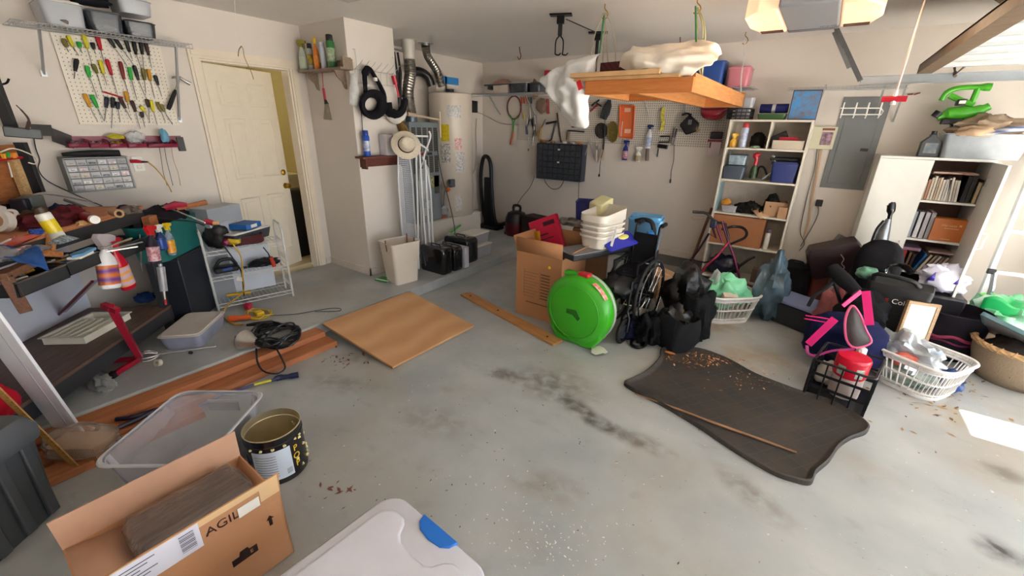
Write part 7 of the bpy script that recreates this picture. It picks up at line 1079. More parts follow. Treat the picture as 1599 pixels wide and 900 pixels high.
for s in (-1, 1):
    pr = [(.145, -.30), (.25, -.30), (.33, -.15), (.34, .12), (.30, .30), (.26, .34), (.145, .34)]; g = G(); g.prism([(s*x, y) for x, y in (pr if s > 0 else pr)], .0, .15); cv = g.o('lamp_cover', AMB, t, bev=.01)
    g = G(); 
    for k_ in range(5): g.b2((s*(.16+.0), .245+k_*.018, -.003), (s*.29, .253+k_*.018, -.0005))
    g.o('vent_slot', plastic('4a2c20'), cv)
    lp = bpy.data.lights.new('opener_bulb', 'POINT'); lp.energy = .8; lp.color = (1, .74, .48); lp.shadow_soft_size = .08; lo = bpy.data.objects.new('opener_bulb', lp); C.objects.link(lo); lo.location = (-.24+s*.42, 3.36, 2.15)
g = G(); g.b2((-.12, -.1, .14), (-.10, -.08, .237)); g.b2((.10, .1, .14), (.12, .12, .237)); g.o('hanger_strap', STEEL, t); txt('myQ', .045, plastic('4c4e54'), t, (.085, .262, -.0006), (PI, 0, 0)); g = G(); g.b2((.14, -.04, .10), (2.2, .0, .14)); g.o('drive_rail', M('7c7e82', .4, .6), t)
p = pz(1447, -6, 2.30); b = zat(1395, 150, p); t = T('release_cord', 'white release cord with red handle hanging from the opener rail', 'cord', p); e = py(1397, 152, p.y)-p; e = Vector((0, 0, zat(1397, 150, p)-p.z)); g = G(); g.tube([(0, 0, .03), e], .005, 6); g.o('rope', plastic('e0c8bc'), t); g = G(); g.tube([e+Vector((-.055, 0, -.015)), e+Vector((.055, 0, -.015))], .016, 10); g.o('red_handle', plastic('b8142c'), t); g = G(); g.tube([e+Vector((0, 0, .03)), e+Vector((0, 0, -.045))], [.008, .014], 8); g.o('knot', WHT, t)
t = T('raised_garage_door', 'raised white sectional garage door with brown stiffening beam', 'garage door', (.47, 2.0, 2.10)); dw, dl_ = 2.62, 1.56
for i in range(3): g = G(); g.b2((.52*i+.004, 0, 0), (.52*i+.516, dw, .04)); g.o('door_section', M('e4e4e0', .5, var=.03), t, bev=.004)
for i in range(9):
    g = G(); y = .04+i*(dw-.1)/8; g.b2((0, y, -.018), (dl_, y+.03, 0)); g.o('stile', M('c4c8cc', .4, .3), t)
g = G(); g.b2((-.035, 0, -.05), (.0, dw+.0, .01)); g.b2((.0, 0, -.05), (.05, dw, -.042)); g.b2((-.035, 0, .0), (.03, dw, .012)); g.o('stiffening_beam', M('7a6450', .5, .3, var=.2), t)
TRK = M('aab0b6', .35, .7, var=.08)
t = T('door_track', 'galvanized steel horizontal door track along the back wall', 'track', (.113, 4.79, 2.03)); g = G(); g.b2((0, 0, -.03), (1.9, .035, -.027)); g.b2((0, .033, -.03), (1.9, .036, .035)); g.b2((0, 0, .032), (1.9, .035, .035)); g.o('rail', TRK, t); g = G(); a = Vector((0, 0, .0)); b = pz(1306, 44, ZC)-Vector(t.location); g.bar(a, b, .035, .004, up=(0, 1, 0)); g.bar(a+Vector((0, .018, 0)), b+Vector((0, .018, 0)), .004, .035, up=(0, 1, 0)); g.o('slotted_hanger', M('8c9094', .4, .6), t)
g = G(); g.bar(pz(1302, 50, ZC-.02)-Vector(t.location), py(1333, 106, 4.82)-Vector(t.location)+Vector((-.03, 0, 0)), .03, .004, up=(0, 1, 0)); g.o('brace', TRK, t); t = T('roller_bracket', 'small bent roller bracket hanging on the steel track', 'bracket', py(1488, 112, 4.76)); g = G(); g.tube([(0, 0, .03), (.02, 0, -.02), (.06, 0, .04)], .009, 6); g.tube([(.02, 0, -.03), (.02, .05, 0)], .012, 6); g.o('arm', M('5a5048', .5, .5), t)
g = G(); g.tube([Vector(), (.5, 0, .02), (1.2, 0, .02)], .02, 8); g.o('torsion_bar', TRK, None, label='round steel bar above the door track at the right', cat='bar', loc=(.9, 4.72, 2.16))
for lb, x in (('short red and brown screws stuck in the wall right of the panel', 1420),): g = G(); o_ = wb(1417, 148, .02); g.tube([Vector(), wb(1426, 147, .02)-o_], .006, 6); g.tube([wb(1427, 148, .02)-o_, wb(1437, 145, .02)-o_], .006, 6); g.o('wall_screws', plastic('8a3c34'), None, label=lb, cat='screw', loc=o_)
t = T('opener_strut', 'black curved door arm at the upper right near the beam', 'arm', pz(1575, -2, 2.2)); o_ = t.location.copy(); g = G(); g.bar(pz(1555, -12, 2.25)-o_, pz(1610, 22, 2.12)-o_, .05, .03); g.o('arm', plastic('141416', .3), t)
a, b = pz(805, 488, 0), pz(868, 508, 0); v = b-a; br = math.atan2(v.y, v.x); w = .46; h = .60; c = a+v.normalized()*w/2+Vector((-v.y, v.x, 0)).normalized()*.22
t = T('cardboard_box', 'tall open brown carton with printed panel beside the green reel case', 'cardboard box', (c.x, c.y, .001), br); d = .44; k = .006; CB2 = M('b07c54', .85, var=.07, sc=4, bump=.08, bsc=50, key='cb2')
g = G(); g.b2((-w/2, -d/2, 0), (w/2, -d/2+k, h)); g.b2((-w/2, d/2-k, 0), (w/2, d/2, h)); g.b2((-w/2, -d/2+k, 0), (-w/2+k, d/2-k, h)); g.b2((w/2-k, -d/2+k, 0), (w/2, d/2-k, h)); g.b2((-w/2+k, -d/2+k, 0), (w/2-k, d/2-k, k)); g.o('carton', CB2, t)
for P, n in (([(-w/2, -d/2, h), (w/2, -d/2, h), (w/2, -d/2-.01, h+.13), (-w/2, -d/2-.01, h+.13)], 'near'), ([(-w/2, d/2, h), (w/2, d/2, h), (w/2, d/2+.02, h+.14), (-w/2, d/2+.02, h+.14)], 'far'), ([(-w/2, -d/2, h), (-w/2, d/2, h), (-w/2-.04, d/2, h+.13), (-w/2-.04, -d/2, h+.13)], 'l'), ([(w/2, -d/2, h), (w/2, d/2, h), (w/2+.11, d/2, h+.09), (w/2+.11, -d/2, h+.09)], 'r')): g = G(); g.raw(P, [(0, 1, 2, 3)]); g.o('flap', CB2, t, solid=.005)
g = G(); PR = plastic('6a4430')
for i in range(9): g.b2((-.14, -d/2-.0008, .20+i*.028), (-.14+.10+.02*(i % 3), -d/2, .203+i*.028)); g.b2((.03, -d/2-.0008, .20+i*.028), (.12, -d/2, .212+i*.028))
g.b2((-.145, -d/2-.0008, .19), (-.142, -d/2, .45)); g.b2((.02, -d/2-.0008, .19), (.022, -d/2, .45)); g.b2((-.12, -d/2-.0008, .14), (.13, -d/2, .15)); g.o('printed_panel', PR, t, kind='stuff'); g = G(); g.ell((.11, -d/2, h-.09), (.014, .003, .014), 8); g.o('yellow_dot', YEL, t)
def at(x, y, z): return pz(x, y, z)
p = c+Vector((.02, .10, 0)); t = T('red_package', 'crimson printed package sticking out of the tall open carton', 'package', (c.x-.02, c.y+.12, .35), (R(-8), R(-24), br+.1)); g = G(); g.b2((-.13, -.03, 0), (.17, .02, .52)); g.o('carton', plastic('b41438', .35), t, bev=.003); g = G(); g.b2((.02, -.0315, .44), (.14, -.03, .48)); g.b2((-.10, -.0315, .36), (.05, -.03, .375)); g.b2((-.10, -.0315, .32), (.10, -.03, .33)); g.o('print', plastic('3c1420'), t)
sack('dark_contents', 'black bag filling the tall open carton', 'bag', (c.x, c.y, .25), (.19, .18, .18), M('161414', .6, var=.4), 151); g = G(); g.b2((-.02, -.05, 0), (.03, .05, .3)); g.o('yellow_folder', plastic('b88420'), None, label='dull yellow folder edge left of the crimson package', cat='folder', loc=(c.x-.17, c.y+.14, .42), rot=(0, R(-15), br))
t = T('reel_case', 'big round bright green plastic case with red latch standing on the floor', 'case', (-1.30, 2.80, .001), R(-4)); Rr = .285; GR = plastic('3aa81e', .32); th = .17
def disc(r_, y, n=40): return [(r_*math.cos(2*PI*i/n), y, Rr+.0+r_*math.sin(2*PI*i/n)) for i in range(n)]
g = G(); g.loft([disc(.0001, -th*.62), disc(Rr*.70, -th*.62), disc(Rr*.74, -th*.58), disc(Rr*.90, -th*.5), disc(Rr*.985, -th*.3), disc(Rr, 0), disc(Rr, th*.35), disc(Rr*.97, th*.5), disc(.001, th*.5)]); g.o('shell', GR, t, ang=50)
g = G(); g.loft([disc(Rr*1.015, th*.12), disc(Rr*1.02, th*.16), disc(Rr*1.02, th*.30), disc(Rr*1.0, th*.34)]); g.o('grey_rim', plastic('a8b0a4'), t, ang=50)
g = G(); pr = [(-.16, 0), (.16, 0), (.23, .10), (.24, .2), (-.24, .2), (-.23, .10)]; g.prism(pr, -th*.3, th*.42, r=RX); g.v = [Vector((v_.x, -v_.y if False else v_.y, v_.z)) for v_ in g.v]; g.o('foot', GR, t, bev=.012)
g = G(); plate(g, [(-.06, Rr+.02), (.03, Rr+.03), (.07, Rr-.03), (.05, Rr-.06), (.0, Rr-.02), (-.06, Rr-.02)], th*.615, th*.64); g.o('handle_recess', plastic('1f6a12'), t, bev=.003)
g = G(); g.tube([(Rr*.76*math.cos(a), -th*.6, Rr+Rr*.76*math.sin(a)) for a in [2*PI*i/30 for i in range(30)]], .004, 6, closed=True); g.o('raised_ring', GR, t)
g = G(); g.box((.02, -.0, 2*Rr+.004), (.09, .07, .03)); g.o('red_latch', plastic('b81428'), t, bev=.008); g = G(); g.box((-.08, -.0, 2*Rr-.01), (.14, .06, .035)); g.o('carry_handle', GR, t, bev=.01)
g = G(); g.grid(lambda u, v: Vector(((Rr*.995)*math.sin(.45+.55*u), -th*.42+.055*v, Rr+(Rr*.995)*math.cos(.45+.55*u))), 8, 1); g.o('warning_label', M('c83828', .4, c2='d8c8b8', sc=40), t)
t = T('wheelchair', 'black folded wheelchair with large spoked wheels under the heap', 'wheelchair', (-1.08, 3.35, .0), R(-4)); 
def wheel(x, y, r_, tr, nsp, par, nm):
    g = G(); g.tube([(x, y+r_*math.cos(2*PI*i/36), r_+.001+r_*math.sin(2*PI*i/36)) for i in range(36)], tr, 8, closed=True); wl_ = g.o(nm, RUB, par); g = G(); g.tube([(x+.02*(1 if x > 0 else -1), y+r_*.86*math.cos(2*PI*i/30), r_+r_*.86*math.sin(2*PI*i/30)) for i in range(30)], .006, 6, closed=True); g.o('push_rim', M('8c8e92', .25, .9), wl_)
    for i in range(nsp): a = 2*PI*i/nsp; g = G(); g.tube([(x+.015*(-1)**i, y, r_), (x, y+r_*.96*math.cos(a), r_+r_*.96*math.sin(a))], .0022, 4); g.o('spoke', STEEL, wl_)
    g = G(); g.cyl((x-.03, y, r_), (x+.03, y, r_), .03, n=12); g.o('hub', BLKM, wl_)
wheel(.13, .06, .30, .014, 18, t, 'rear_wheel'); wheel(-.13, .06, .30, .014, 14, t, 'rear_wheel')
for x in (.10, -.12): g = G(); g.tube([(x, -.33+.09*math.cos(2*PI*i/20), .09+.09*math.sin(2*PI*i/20)) for i in range(20)], .018, 8, closed=True); cw_ = g.o('caster_wheel', RUB, t); g = G(); g.cyl((x-.012, -.33, .09), (x+.012, -.33, .09), .06, n=14); g.o('caster_disc', plastic('3a3c40'), cw_); g = G(); g.tube([(x+.03, -.33, .09), (x+.03, -.31, .2), (x, -.3, .26)], .010, 6); g.tube([(x-.03, -.33, .09), (x-.03, -.31, .2), (x, -.3, .26)], .010, 6); g.o('caster_fork', BLKM, cw_)
for x in (.10, -.10): g = G(); g.tube([(x, -.30, .24), (x, -.28, .50), (x, -.05, .53), (x, .12, .53), (x, .14, .25), (x, -.30, .24)], .012, 7, sm=0); g.tube([(x, -.2, .53), (x, -.2, .62), (x, .1, .62), (x, .12, .53)], .010, 6); g.tube([(x, .14, .3), (x, .14, .7), (x, .17, .86), (x, .25, .87)], .012, 7); g.o('side_frame', BLKM, t)
g = G(); g.tube([(.10, -.2, .26), (-.10, .0, .50)], .01, 6); g.tube([(-.10, -.2, .26), (.10, .0, .50)], .01, 6); g.o('cross_brace', BLKM, t)
for x in (.10, -.10): g = G(); g.tube([(x, .2, .865), (x, .29, .87)], .018, 8); g.o('hand_grip', BLK, t)
g = G(); g.loft([[(x_, y_+.0, z_) for x_, y_ in rrect(.19, .38, .03)] for z_ in (.50, .52)]); g.o('seat', cloth('121318'), t); g = G(); g.b2((-.10, .135, .55), (.10, .15, .80)); g.o('backrest', cloth('141418'), t)
for x in (.11,): g = G(); g.loft([[(x_+.02, y_-.22, z_+.05*(y_ < 0)) for x_, y_ in rrect(.10, .16, .03)] for z_ in (.30, .325)]); g.o('footplate', plastic('16181e', .2), t); g = G(); g.tube([(.06, -.30, .31), (.13, -.29, .31)], .008, 6); g.o('chrome_edge', CHROME, t)
sack('black_padding', 'black padded bag wedged in the wheelchair frame', 'bag', (-1.12, 3.22, .36), (.14, .22, .09), M('131417', .6, var=.4), 152, .4, 2.5, .7)
a, b = at(896, 402, .66), at(1007, 382, .66); v = b-a; n = Vector((-v.y, v.x, 0)).normalized(); sl_ = (a+b)/2+n*.12; sr = math.atan2(v.y, v.x)
t = T('table_leaf', 'thick black slab with grey top lying over the wheelchair', 'slab', (sl_.x, sl_.y, .62), sr); g = G(); g.b2((-v.length/2, -.12, 0), (v.length/2, .14, .045)); g.o('slab_body', plastic('1a1c20', .35), t, bev=.008); g = G(); g.b2((-v.length/2+.01, -.115, .0452), (v.length/2-.01, .135, .052)); g.o('grey_top', plastic('7c8084', .4), t, bev=.002)
TZ = .674
def S(u, w_, z=0): return Vector((sl_.x, sl_.y, TZ+z))+v.normalized()*u+n*w_
t = T('basket_stack', 'stack of four nested white ribbed plastic baskets on the slab', 'basket stack', S(.02, .03), sr+.2)
for i in range(4):
    g = G(); z = .044*i; r_ = lambda k_, z_, tl=0: [(x_, y_, z_+tl*x_) for x_, y_ in rrect(.38*k_, .26*k_, .07, 6)]
    g.shell([r_(.86, z), r_(.93, z+.085), r_(1.0, z+.092), r_(1.0, z+.11+(.06 if i == 3 else 0), .12 if i == 3 else 0)], .004); g.o('basket', plastic('ddd5c8', .45), t, ang=55)
g = G(); g.box((0, 0, 0), (.018, .012, .17), (0, R(10), 0)); g.o('plastic_strip', WHT, None, label='short white plastic slat leaning on the stacked baskets', cat='slat', loc=S(-.02, -.15, .11))
t = T('blue_lid', 'purple-blue plastic lid leaning before the white baskets', 'lid', S(.10, -.10, .045), (R(28), R(-6), sr)); g = G(); g.loft([[(x_, y_, z_) for x_, y_ in rrect(.34*k_, .16*k_, .02)] for z_, k_ in ((0, 1), (.015, 1.02), (.02, .9))]); g.o('lid_body', plastic('2e34a8', .35), t); g = G(); g.ell((.06, .02, .022), (.06, .03, .012), 10); g.o('yellow_pad', plastic('d8d078'), t)  # a loose plastic lid, purple-blue
p = S(-.36, .22, 0); p.z = 0
tote('royal blue plastic bin tilted behind the tall carton', (-1.66, 3.66, .76), R(20), .30, .24, .24, plastic('20246a', .4), None, name='blue_bin', cat='bin', rad=.02); g = G(); g.b2((-.17, -.14, 0), (.17, .14, .75)); g.o('brown_carton', M('8a6448', .8), None, label='brown carton standing behind the tall open one', cat='cardboard box', loc=(-1.62, 3.62, .003), rot=R(20))
g = G(); g.box((0, 0, 0), (.20, .13, .10), (R(10), R(-14), sr+.2)); g.o('cream_block', plastic('ddd6a4', .5), None, bev=.015, label='cream plastic tub end on top of the blue bin', cat='tub', loc=at(940, 322, .98)+Vector((-.03, .05, 0)))
p = at(1010, 352, .78); tote('pale blue clear bin upside down behind the wheelchair handles', (-1.20, 3.86, .55), R(10), .30, .22, .32, plastic('78b0d8', .2, alpha=.7), plastic('5aa8dc', .3), rad=.03, name='blue_clear_bin', cat='bin'); g = G(); g.b2((-.14, -.10, 0), (.14, .10, .54)); g.o('dark_crate', plastic('1c1e22'), None, label='dark crate standing behind the wheelchair', cat='crate', loc=(-1.20, 3.86, .004), rot=R(10))
sack('grey_newspapers', 'grey folded papers between red package and white baskets', 'papers', at(893, 352, .76), (.14, .08, .04), M('9a948c', .8, c2='4a4844', sc=20), 153); sack('blue_bag', 'bright blue plastic bag hanging at the wheelchair handle', 'bag', at(1012, 385, .66), (.05, .05, .08), plastic('1e88d8', .3), 154)
for i, (x, y0, y1) in enumerate(((1021, 372, 408), (1011, 380, 412))): P = pz(1020, 448, .35); P = pz(1022, 440, .3); a_ = py(x, y1, 3.7); b_ = py(x-1, y0, 3.7); g = G(); g.tube([Vector(), b_-a_], .018, 8); g.o('white_tube', plastic('ccd4e4', .3), None, label=('right' if i == 0 else 'left')+' white tube standing behind the wheelchair wheel', cat='tube', loc=a_)
cord('padded_handlebar', 'black curved padded handle bar above the wheelchair wheel', 'handle bar', [py(992, 345, 3.7), py(1005, 343, 3.7), py(1017, 347, 3.7), py(1021, 360, 3.7), py(1022, 375, 3.7)], .02, RUB)
cbox('small light brown sealed carton right of the wheelchair', (-1.12, 4.28, .001), R(-32), .30, .26, .24, CARDL)
BG = M('141517', .35, var=.5, sc=7, bump=.4, bsc=14)
sack('trash_bag', 'glossy black bag heap behind the open black tote bag', 'bag', (-.72, 3.74, 0), (.17, .20, .27), BG, 161, .45, 2.2, .85, n=32); sack('trash_bag', 'matte black bag heap nearest the white laundry basket', 'bag', (-.55, 3.42, 0), (.13, .17, .22), cloth('131416'), 162, .45, 2.4, .85, n=32); sack('black_coat', 'black furry coat heaped against the wheelchair wheel', 'coat', (-.83, 3.14, 0), (.09, .12, .13), cloth('101114'), 163, .6, 3.4, .8, n=36)
t = T('tote_bag', 'open black cloth tote bag holding an orange roll', 'bag', (-.64, 3.20, .001), R(-30)); rr_ = lambda k_, z_, s_=0: [(x_*(1+.35*noise.noise(Vector((x_*9, y_*9, z_*5+s_)))), y_*(1+.12*noise.noise(Vector((x_*7, y_*7, z_*6)))), z_+(.03*noise.noise(Vector((x_*12, y_*12, 3))) if z_ > .1 else 0)) for x_, y_ in rrect(.33*k_, .26*k_, .11, 7)]
g = G(); g.shell([rr_(.9, 0), rr_(1.05, .08), rr_(1.05, .18), rr_(.95, .27)], .008); g.o('bag_body', cloth('1b1c1f'), t, ang=70)
t = T('orange_roll', 'yellow and orange bottle-shaped roll lying in the black tote bag', 'roll', at(1062, 497, .24)); g = G(); g.tube([(-.05, 0, .0), (.02, 0, .0)], .045, 14); g.o('orange_part', plastic('d8601c'), t); g = G(); g.tube([(-.05, .01, .02), (.015, .01, .035)], .040, 14); g.o('yellow_part', plastic('d89a18'), t); g = G(); g.tube([(-.055, 0, .0), (-.12, -.01, .01)], [.02, .01], 8); g.o('tip', plastic('c8903c'), t)
sack('black_padding', 'grey-black crumpled plastic filling the open tote bag', 'bag', (-.66, 3.22, .03), (.14, .09, .17), BG, 164, .4, 3, .7)
cord('umbrella', 'black hooked umbrella handle lying on the floor by the wheel', 'umbrella', [at(1000, 520, .06), at(988, 530, .02), at(986, 538, .018), at(996, 543, .018), at(1007, 540, .018), at(1008, 533, .02)], .013, BLKG, 5, 8); sack('umbrella_cloth', 'dark navy folded umbrella cloth beside the wheelchair wheel', 'umbrella', (-.98, 3.16, 0), (.08, .12, .10), cloth('161a34'), 165, .4, 3)
g = G(); 
def scrap(name, label, cat, x, y, r_, mat, seed, n=9, zz=.012):
    q = random.Random(seed); g = G(); c_ = pz(x, y, .002); ps = [Vector((r_*(.5+.5*q.random())*math.cos(2*PI*i/n), r_*(.5+.5*q.random())*math.sin(2*PI*i/n), zz*q.random())) for i in range(n)]; g.raw([Vector((0, 0, zz))]+ps, [(0, i+1, (i+1) % n+1) for i in range(n)]); return g.o(name, mat, None, sm=False, solid=.0015, label=label, cat=cat, loc=c_)
scrap('paper_scrap', 'crumpled pale plastic scrap on the floor by the green case', 'scrap', 935, 551, .09, plastic('c8cab8', .4), 3, 9, .03)
PU = M('6a1c3c', .3, .5, var=.1); t = T('rollator', 'purple-red walker frame with black brake handles before the shelf unit', 'walker', (-.80, 4.55, .0)); o_ = t.location.copy(); q = lambda x, y, Y=4.6: py(x, y, Y)-o_
g = G(); g.tube([q(1111, 350), q(1118, 372), q(1107, 365), q(1090, 392), q(1077, 408), q(1073, 422), q(1071, 432)], .011, 8, sm=0); g.o('front_leg', M('3c1826', .35, .4), t); g = G(); g.tube([q(1127, 345, 4.5), q(1138, 380, 4.5), q(1146, 400, 4.5), q(1153, 428, 4.5), q(1156, 440, 4.5)], .012, 8); g.o('side_leg', PU, t); g = G(); g.tube([q(1138, 378, 4.5), q(1120, 400, 4.45), q(1100, 418, 4.4), q(1090, 434, 4.4), q(1086, 442, 4.4)], .012, 8); g.o('cross_leg', M('9c2440', .3, .5), t); g = G(); g.tube([q(1118, 345, 4.5), q(1122, 362, 4.5), q(1128, 378, 4.5)], .011, 8); g.o('upper_tube', PU, t)
g = G(); g.tube([q(1082, 331, 4.45), q(1098, 332, 4.5), q(1108, 335, 4.5)], .014, 8); g.tube([q(1104, 334, 4.5), q(1112, 342, 4.5), q(1120, 348, 4.5), q(1132, 350, 4.5), q(1138, 375, 4.5)], .013, 8); g.o('handlebar', BLK, t); g = G(); g.tube([q(1100, 342, 4.45), q(1085, 343, 4.45), q(1080, 340, 4.45), q(1084, 337, 4.45), q(1100, 338, 4.45)], .004, 6); g.o('brake_lever', STEEL, t); g = G(); g.box(q(1114, 350, 4.5), (.06, .05, .08)); g.o('hinge_block', plastic('2c2c44'), t, bev=.012)
g = G(); g.tube([q(1128, 358, 4.7), q(1145, 354, 4.85), q(1160, 356, 4.85), q(1166, 364, 4.8), q(1162, 372, 4.75), q(1148, 378, 4.6), q(1140, 382, 4.5)], .014, 8, sm=3); g.o('back_bar', plastic('241c1c'), t); g = G(); g.tube([q(1077, 405, 4.55), q(1100, 410, 4.6), q(1112, 408, 4.6)], .008, 6); g.o('cross_rod', BLKM, t)
for x, y, Y in ((1072, 432, 4.6), (1094, 446, 4.35)): wp = q(x, y, Y); zc_ = wp.z+o_.z; r_ = .085; g = G(); g.tube([(wp.x, wp.y+r_*math.cos(2*PI*i/18), .105+r_*math.sin(2*PI*i/18)) for i in range(18)], .018, 8, closed=True); g.o('wheel', RUB, t); g = G(); g.tube([(wp.x, wp.y, .10), (wp.x, wp.y, wp.z+.02)], .012, 6); g.o('wheel_fork', BLK, t)
m_, w_, d_, r_ = fit3((1093, 446), (1138, 474), (1178, 456), .27); m_.x -= .02
def basket(label, m_, w_, d_, r_, h, nx, ny, nz, mat, tp=.82):
    t = T('laundry_basket', label, 'laundry basket', (m_.x, m_.y, .002), r_); g = G(); n = 40
    def P(u, k_, z): x_, y_ = rrect(w_*k_, d_*k_, min(w_, d_)*.28, 9)[int(u) % 40]; return Vector((x_, y_, z))
    def ring(z): k_ = tp+(1-tp)*z/h; return [(x_, y_, z) for x_, y_ in rrect(w_*k_, d_*k_, min(w_, d_)*.26, 9)]
    rows = [0, .12, .18]+[.18+.68*(j+1)/nz for j in range(nz)]+[1.0]; rings = [ring(h*z_) for z_ in rows]
    L_ = len(rings[0]); g.loft([rings[0], rings[1]], cap1=False); g.loft([rings[-2], rings[-1]], cap0=False, cap1=False)
    for j in range(nz): za, zb = rings[1+j+ (1 if j else 0)], rings[2+j+0]
    for z_ in rows[2:-1]: q_ = ring(h*z_); g.tube(q_, .006, 5, closed=True)
    g.o('basket_body', mat, t, solid=.004, ang=60); g = G(); acc = 0; r1, r0 = ring(h), ring(h*.12); peri = 0
    for i in range(L_):
        a_ = Vector(r0[i]); b_ = Vector(r0[(i+1) % L_]); seg = (b_-a_).length; m = max(1, int(round(seg/.035))) if seg > .03 else 1
        for j in range(m): f = (j+.5)/m; g.bar(a_.lerp(b_, f), Vector(r1[i]).lerp(Vector(r1[(i+1) % L_]), f), .014 if m > 1 else .010, .004, up=(b_-a_))
    g.o('slats', mat, t); g = G(); q_ = ring(h); g.tube([(x_*1.02, y_*1.02, z_) for x_, y_, z_ in q_], .010, 8, closed=True); g.o('rim', mat, t); return t
WB_ = plastic('dcdad8', .4); basket('white laundry basket with mint bag standing before the walker', m_, max(w_, .36)*1.1, max(d_, .36)*1.1, r_, .26, 6, 5, 2, WB_)
g = G(); bag(g, (0, 0, .12), (.13, .12, .20), 171, 26, .4, 2.2, .6); g.o('plastic_bag', BAGC, None, ang=70, label='clear plastic bag standing in the left laundry basket', cat='bag', loc=(m_.x-.06, m_.y+.03, .05)); t = T('mint_bag', 'mint green plastic bag bulging out of the left laundry basket', 'bag', (m_.x+.05, m_.y, .14), (0, R(-20), .3)); g = G(); bag(g, (0, 0, .08), (.17, .10, .16), 172, 30, .5, 2.0, .6); g.o('bag', M('86e0b0', .3, var=.25, sc=4), t, ang=60); cbox('small pale carton tucked in the left laundry basket', (m_.x+.06, m_.y-.10, .17), (R(20), 0, .5), .12, .06, .10, M('d8c8b8', .6), tape=False)
TB = M('5c7484', .25, var=.5, sc=6, alpha=.85, bump=.4, bsc=10)
sack('plastic_bag', 'dark teal translucent plastic bag right of the left laundry basket', 'bag', (-.12, 4.35, 0), (.13, .22, .30), TB, 173, .5, 2.2, .85, n=30); t = T('storage_bin', 'dark grey low bin with lavender lid lying among the bags', 'bin', (.16, 4.28, .001), R(-28)); g = G(); g.b2((-.24, -.14, 0), (.24, .16, .20)); g.o('bin', plastic('24272e', .4), t, bev=.02); g = G(); g.b2((-.25, -.15, .20), (.25, .17, .225)); g.o('lid', plastic('7c84a8', .35), t, bev=.006)
sack('black_bag', 'black cloth bag lying at the foot of the dark grey bin', 'bag', (.42, 3.92, 0), (.17, .12, .10), cloth('111216'), 174, .4, 2.5); t = T('black_suitcase', 'black upright suitcase standing before the shelf unit', 'suitcase', (.02, 4.80, .001), R(-10)); g = G(); g.b2((-.16, -.11, .0), (.16, .11, .42)); g.o('shell', cloth('18191c'), t, bev=.02); g = G(); g.tube([(-.06, 0, .42), (-.05, 0, .45), (.05, 0, .45), (.06, 0, .42)], .01, 6, sm=3); g.o('handle', BLK, t); g = G(); g.b2((-.13, -.125, .05), (.13, -.11, .30)); g.o('front_pocket', cloth('1b1c20'), t, bev=.006)
t = T('leather_bin', 'reddish brown leather bin in front of the wall', 'bin', (.33, 4.82, .001), R(6)); rr_ = lambda k_, z_: [(x_, y_, z_) for x_, y_ in rrect(.36*k_, .28*k_, .05)]; g = G(); g.shell([rr_(.85, 0), rr_(1, .42)], .006); g.o('bin_body', M('6a3428', .5, var=.2), t); g = G(); g.tube([(x_, y_, z_) for x_, y_, z_ in rr_(1.01, .42)], .008, 6, closed=True); g.o('rim', M('7a3c2c', .4), t)
t = T('maroon_tote', 'dark maroon gift tote bag with pale script lying over the leather bin', 'bag', (.34, 4.70, .43), (R(12), R(-22), R(8))); g = G(); g.loft([[(x_, y_, z_) for x_, y_ in rrect(.40*k_, .16*k_, .02)] for z_, k_ in ((0, .9), (.04, 1.0), (.24, 1.0), (.30, .85))]); g.o('bag_body', M('2a1618', .5, var=.3, bump=.4, bsc=8), t, ang=60); g = G(); g.tube([(.03, -.085, .05), (.05, -.088, .09), (.035, -.088, .13), (.055, -.088, .17), (.04, -.086, .22)], .004, 5, sm=4); g.o('script_print', plastic('c8a8a0'), t); g = G(); g.tube([(.16, -.06, .28), (.22, -.08, .2), (.2, -.08, .1)], .008, 6, sm=4); g.o('pink_handle', plastic('b08088'), t)
t = T('metal_case', 'grey metal case with round latches leaning on the cabinet side', 'case', (.29, 5.16, .42), (R(-8), R(24), 0)); g = G(); g.b2((-.09, -.12, 0), (.09, .12, .26)); g.o('case', M('5c666e', .35, .6), t, bev=.008); 
for x, z in ((-.05, .22), (.05, .20)): g = G(); g.cyl((x, -.12, z), (x, -.13, z), .018, n=12); g.o('round_latch', STEEL, t)
g = G(); g.b2((-.13, -.14, 0), (.13, .14, .41)); g.o('grey_carton', plastic('3a3c40'), None, bev=.006, label='dark grey carton under the grey metal case', cat='box', loc=(.24, 5.2, .001))
t = T('bucket', 'white paint bucket with dark lid between maroon tote and backpack', 'bucket', (.44, 4.60, .001)); g = G(); g.lathe([(.11, 0), (.135, .34), (.14, .345), (.14, .36)], n=24); g.o('pail', plastic('d4d4d4', .35), t); g = G(); g.lathe([(.142, .35), (.142, .37), (.12, .375), (0, .375)], n=24); g.o('lid', plastic('3c3836'), t)
t = T('backpack', 'black rounded backpack standing against the white cabinet door', 'backpack', (.57, 4.48, .001), R(-6)); BKC = cloth('16161a')
g = G(); rings = []
for z_, w_, d_ in ((.25, .26, .14), (.30, .31, .18), (.50, .32, .19), (.66, .31, .18), (.75, .26, .15), (.80, .16, .10), (.815, .04, .04)): rings.append([(x_, y_, z_) for x_, y_ in rrect(w_, d_, min(w_, d_)*.4, 5)])
g.loft(rings); g.o('main_body', BKC, t, ang=60); g = G(); g.loft([[(x_*.8, y_-.10, z_) for x_, y_ in rrect(w_, .10, .04)] for z_, w_ in ((.27, .24), (.32, .28), (.55, .27), (.60, .2))]); g.o('front_pocket', BKC, t, ang=60); sack('green_print', 'dark cap with mint green lettering lying on the backpack', 'cap', (.50, 4.25, .54), (.07, .06, .05), M('14181a', .8, c2='7ab89a', sc=9), 175)
g = G(); g.b2((-.2, -.13, 0), (.2, .13, .248)); g.o('dark_box', plastic('141518'), None, bev=.01, label='dark box under the black backpack', cat='box', loc=(.57, 4.48, .001))
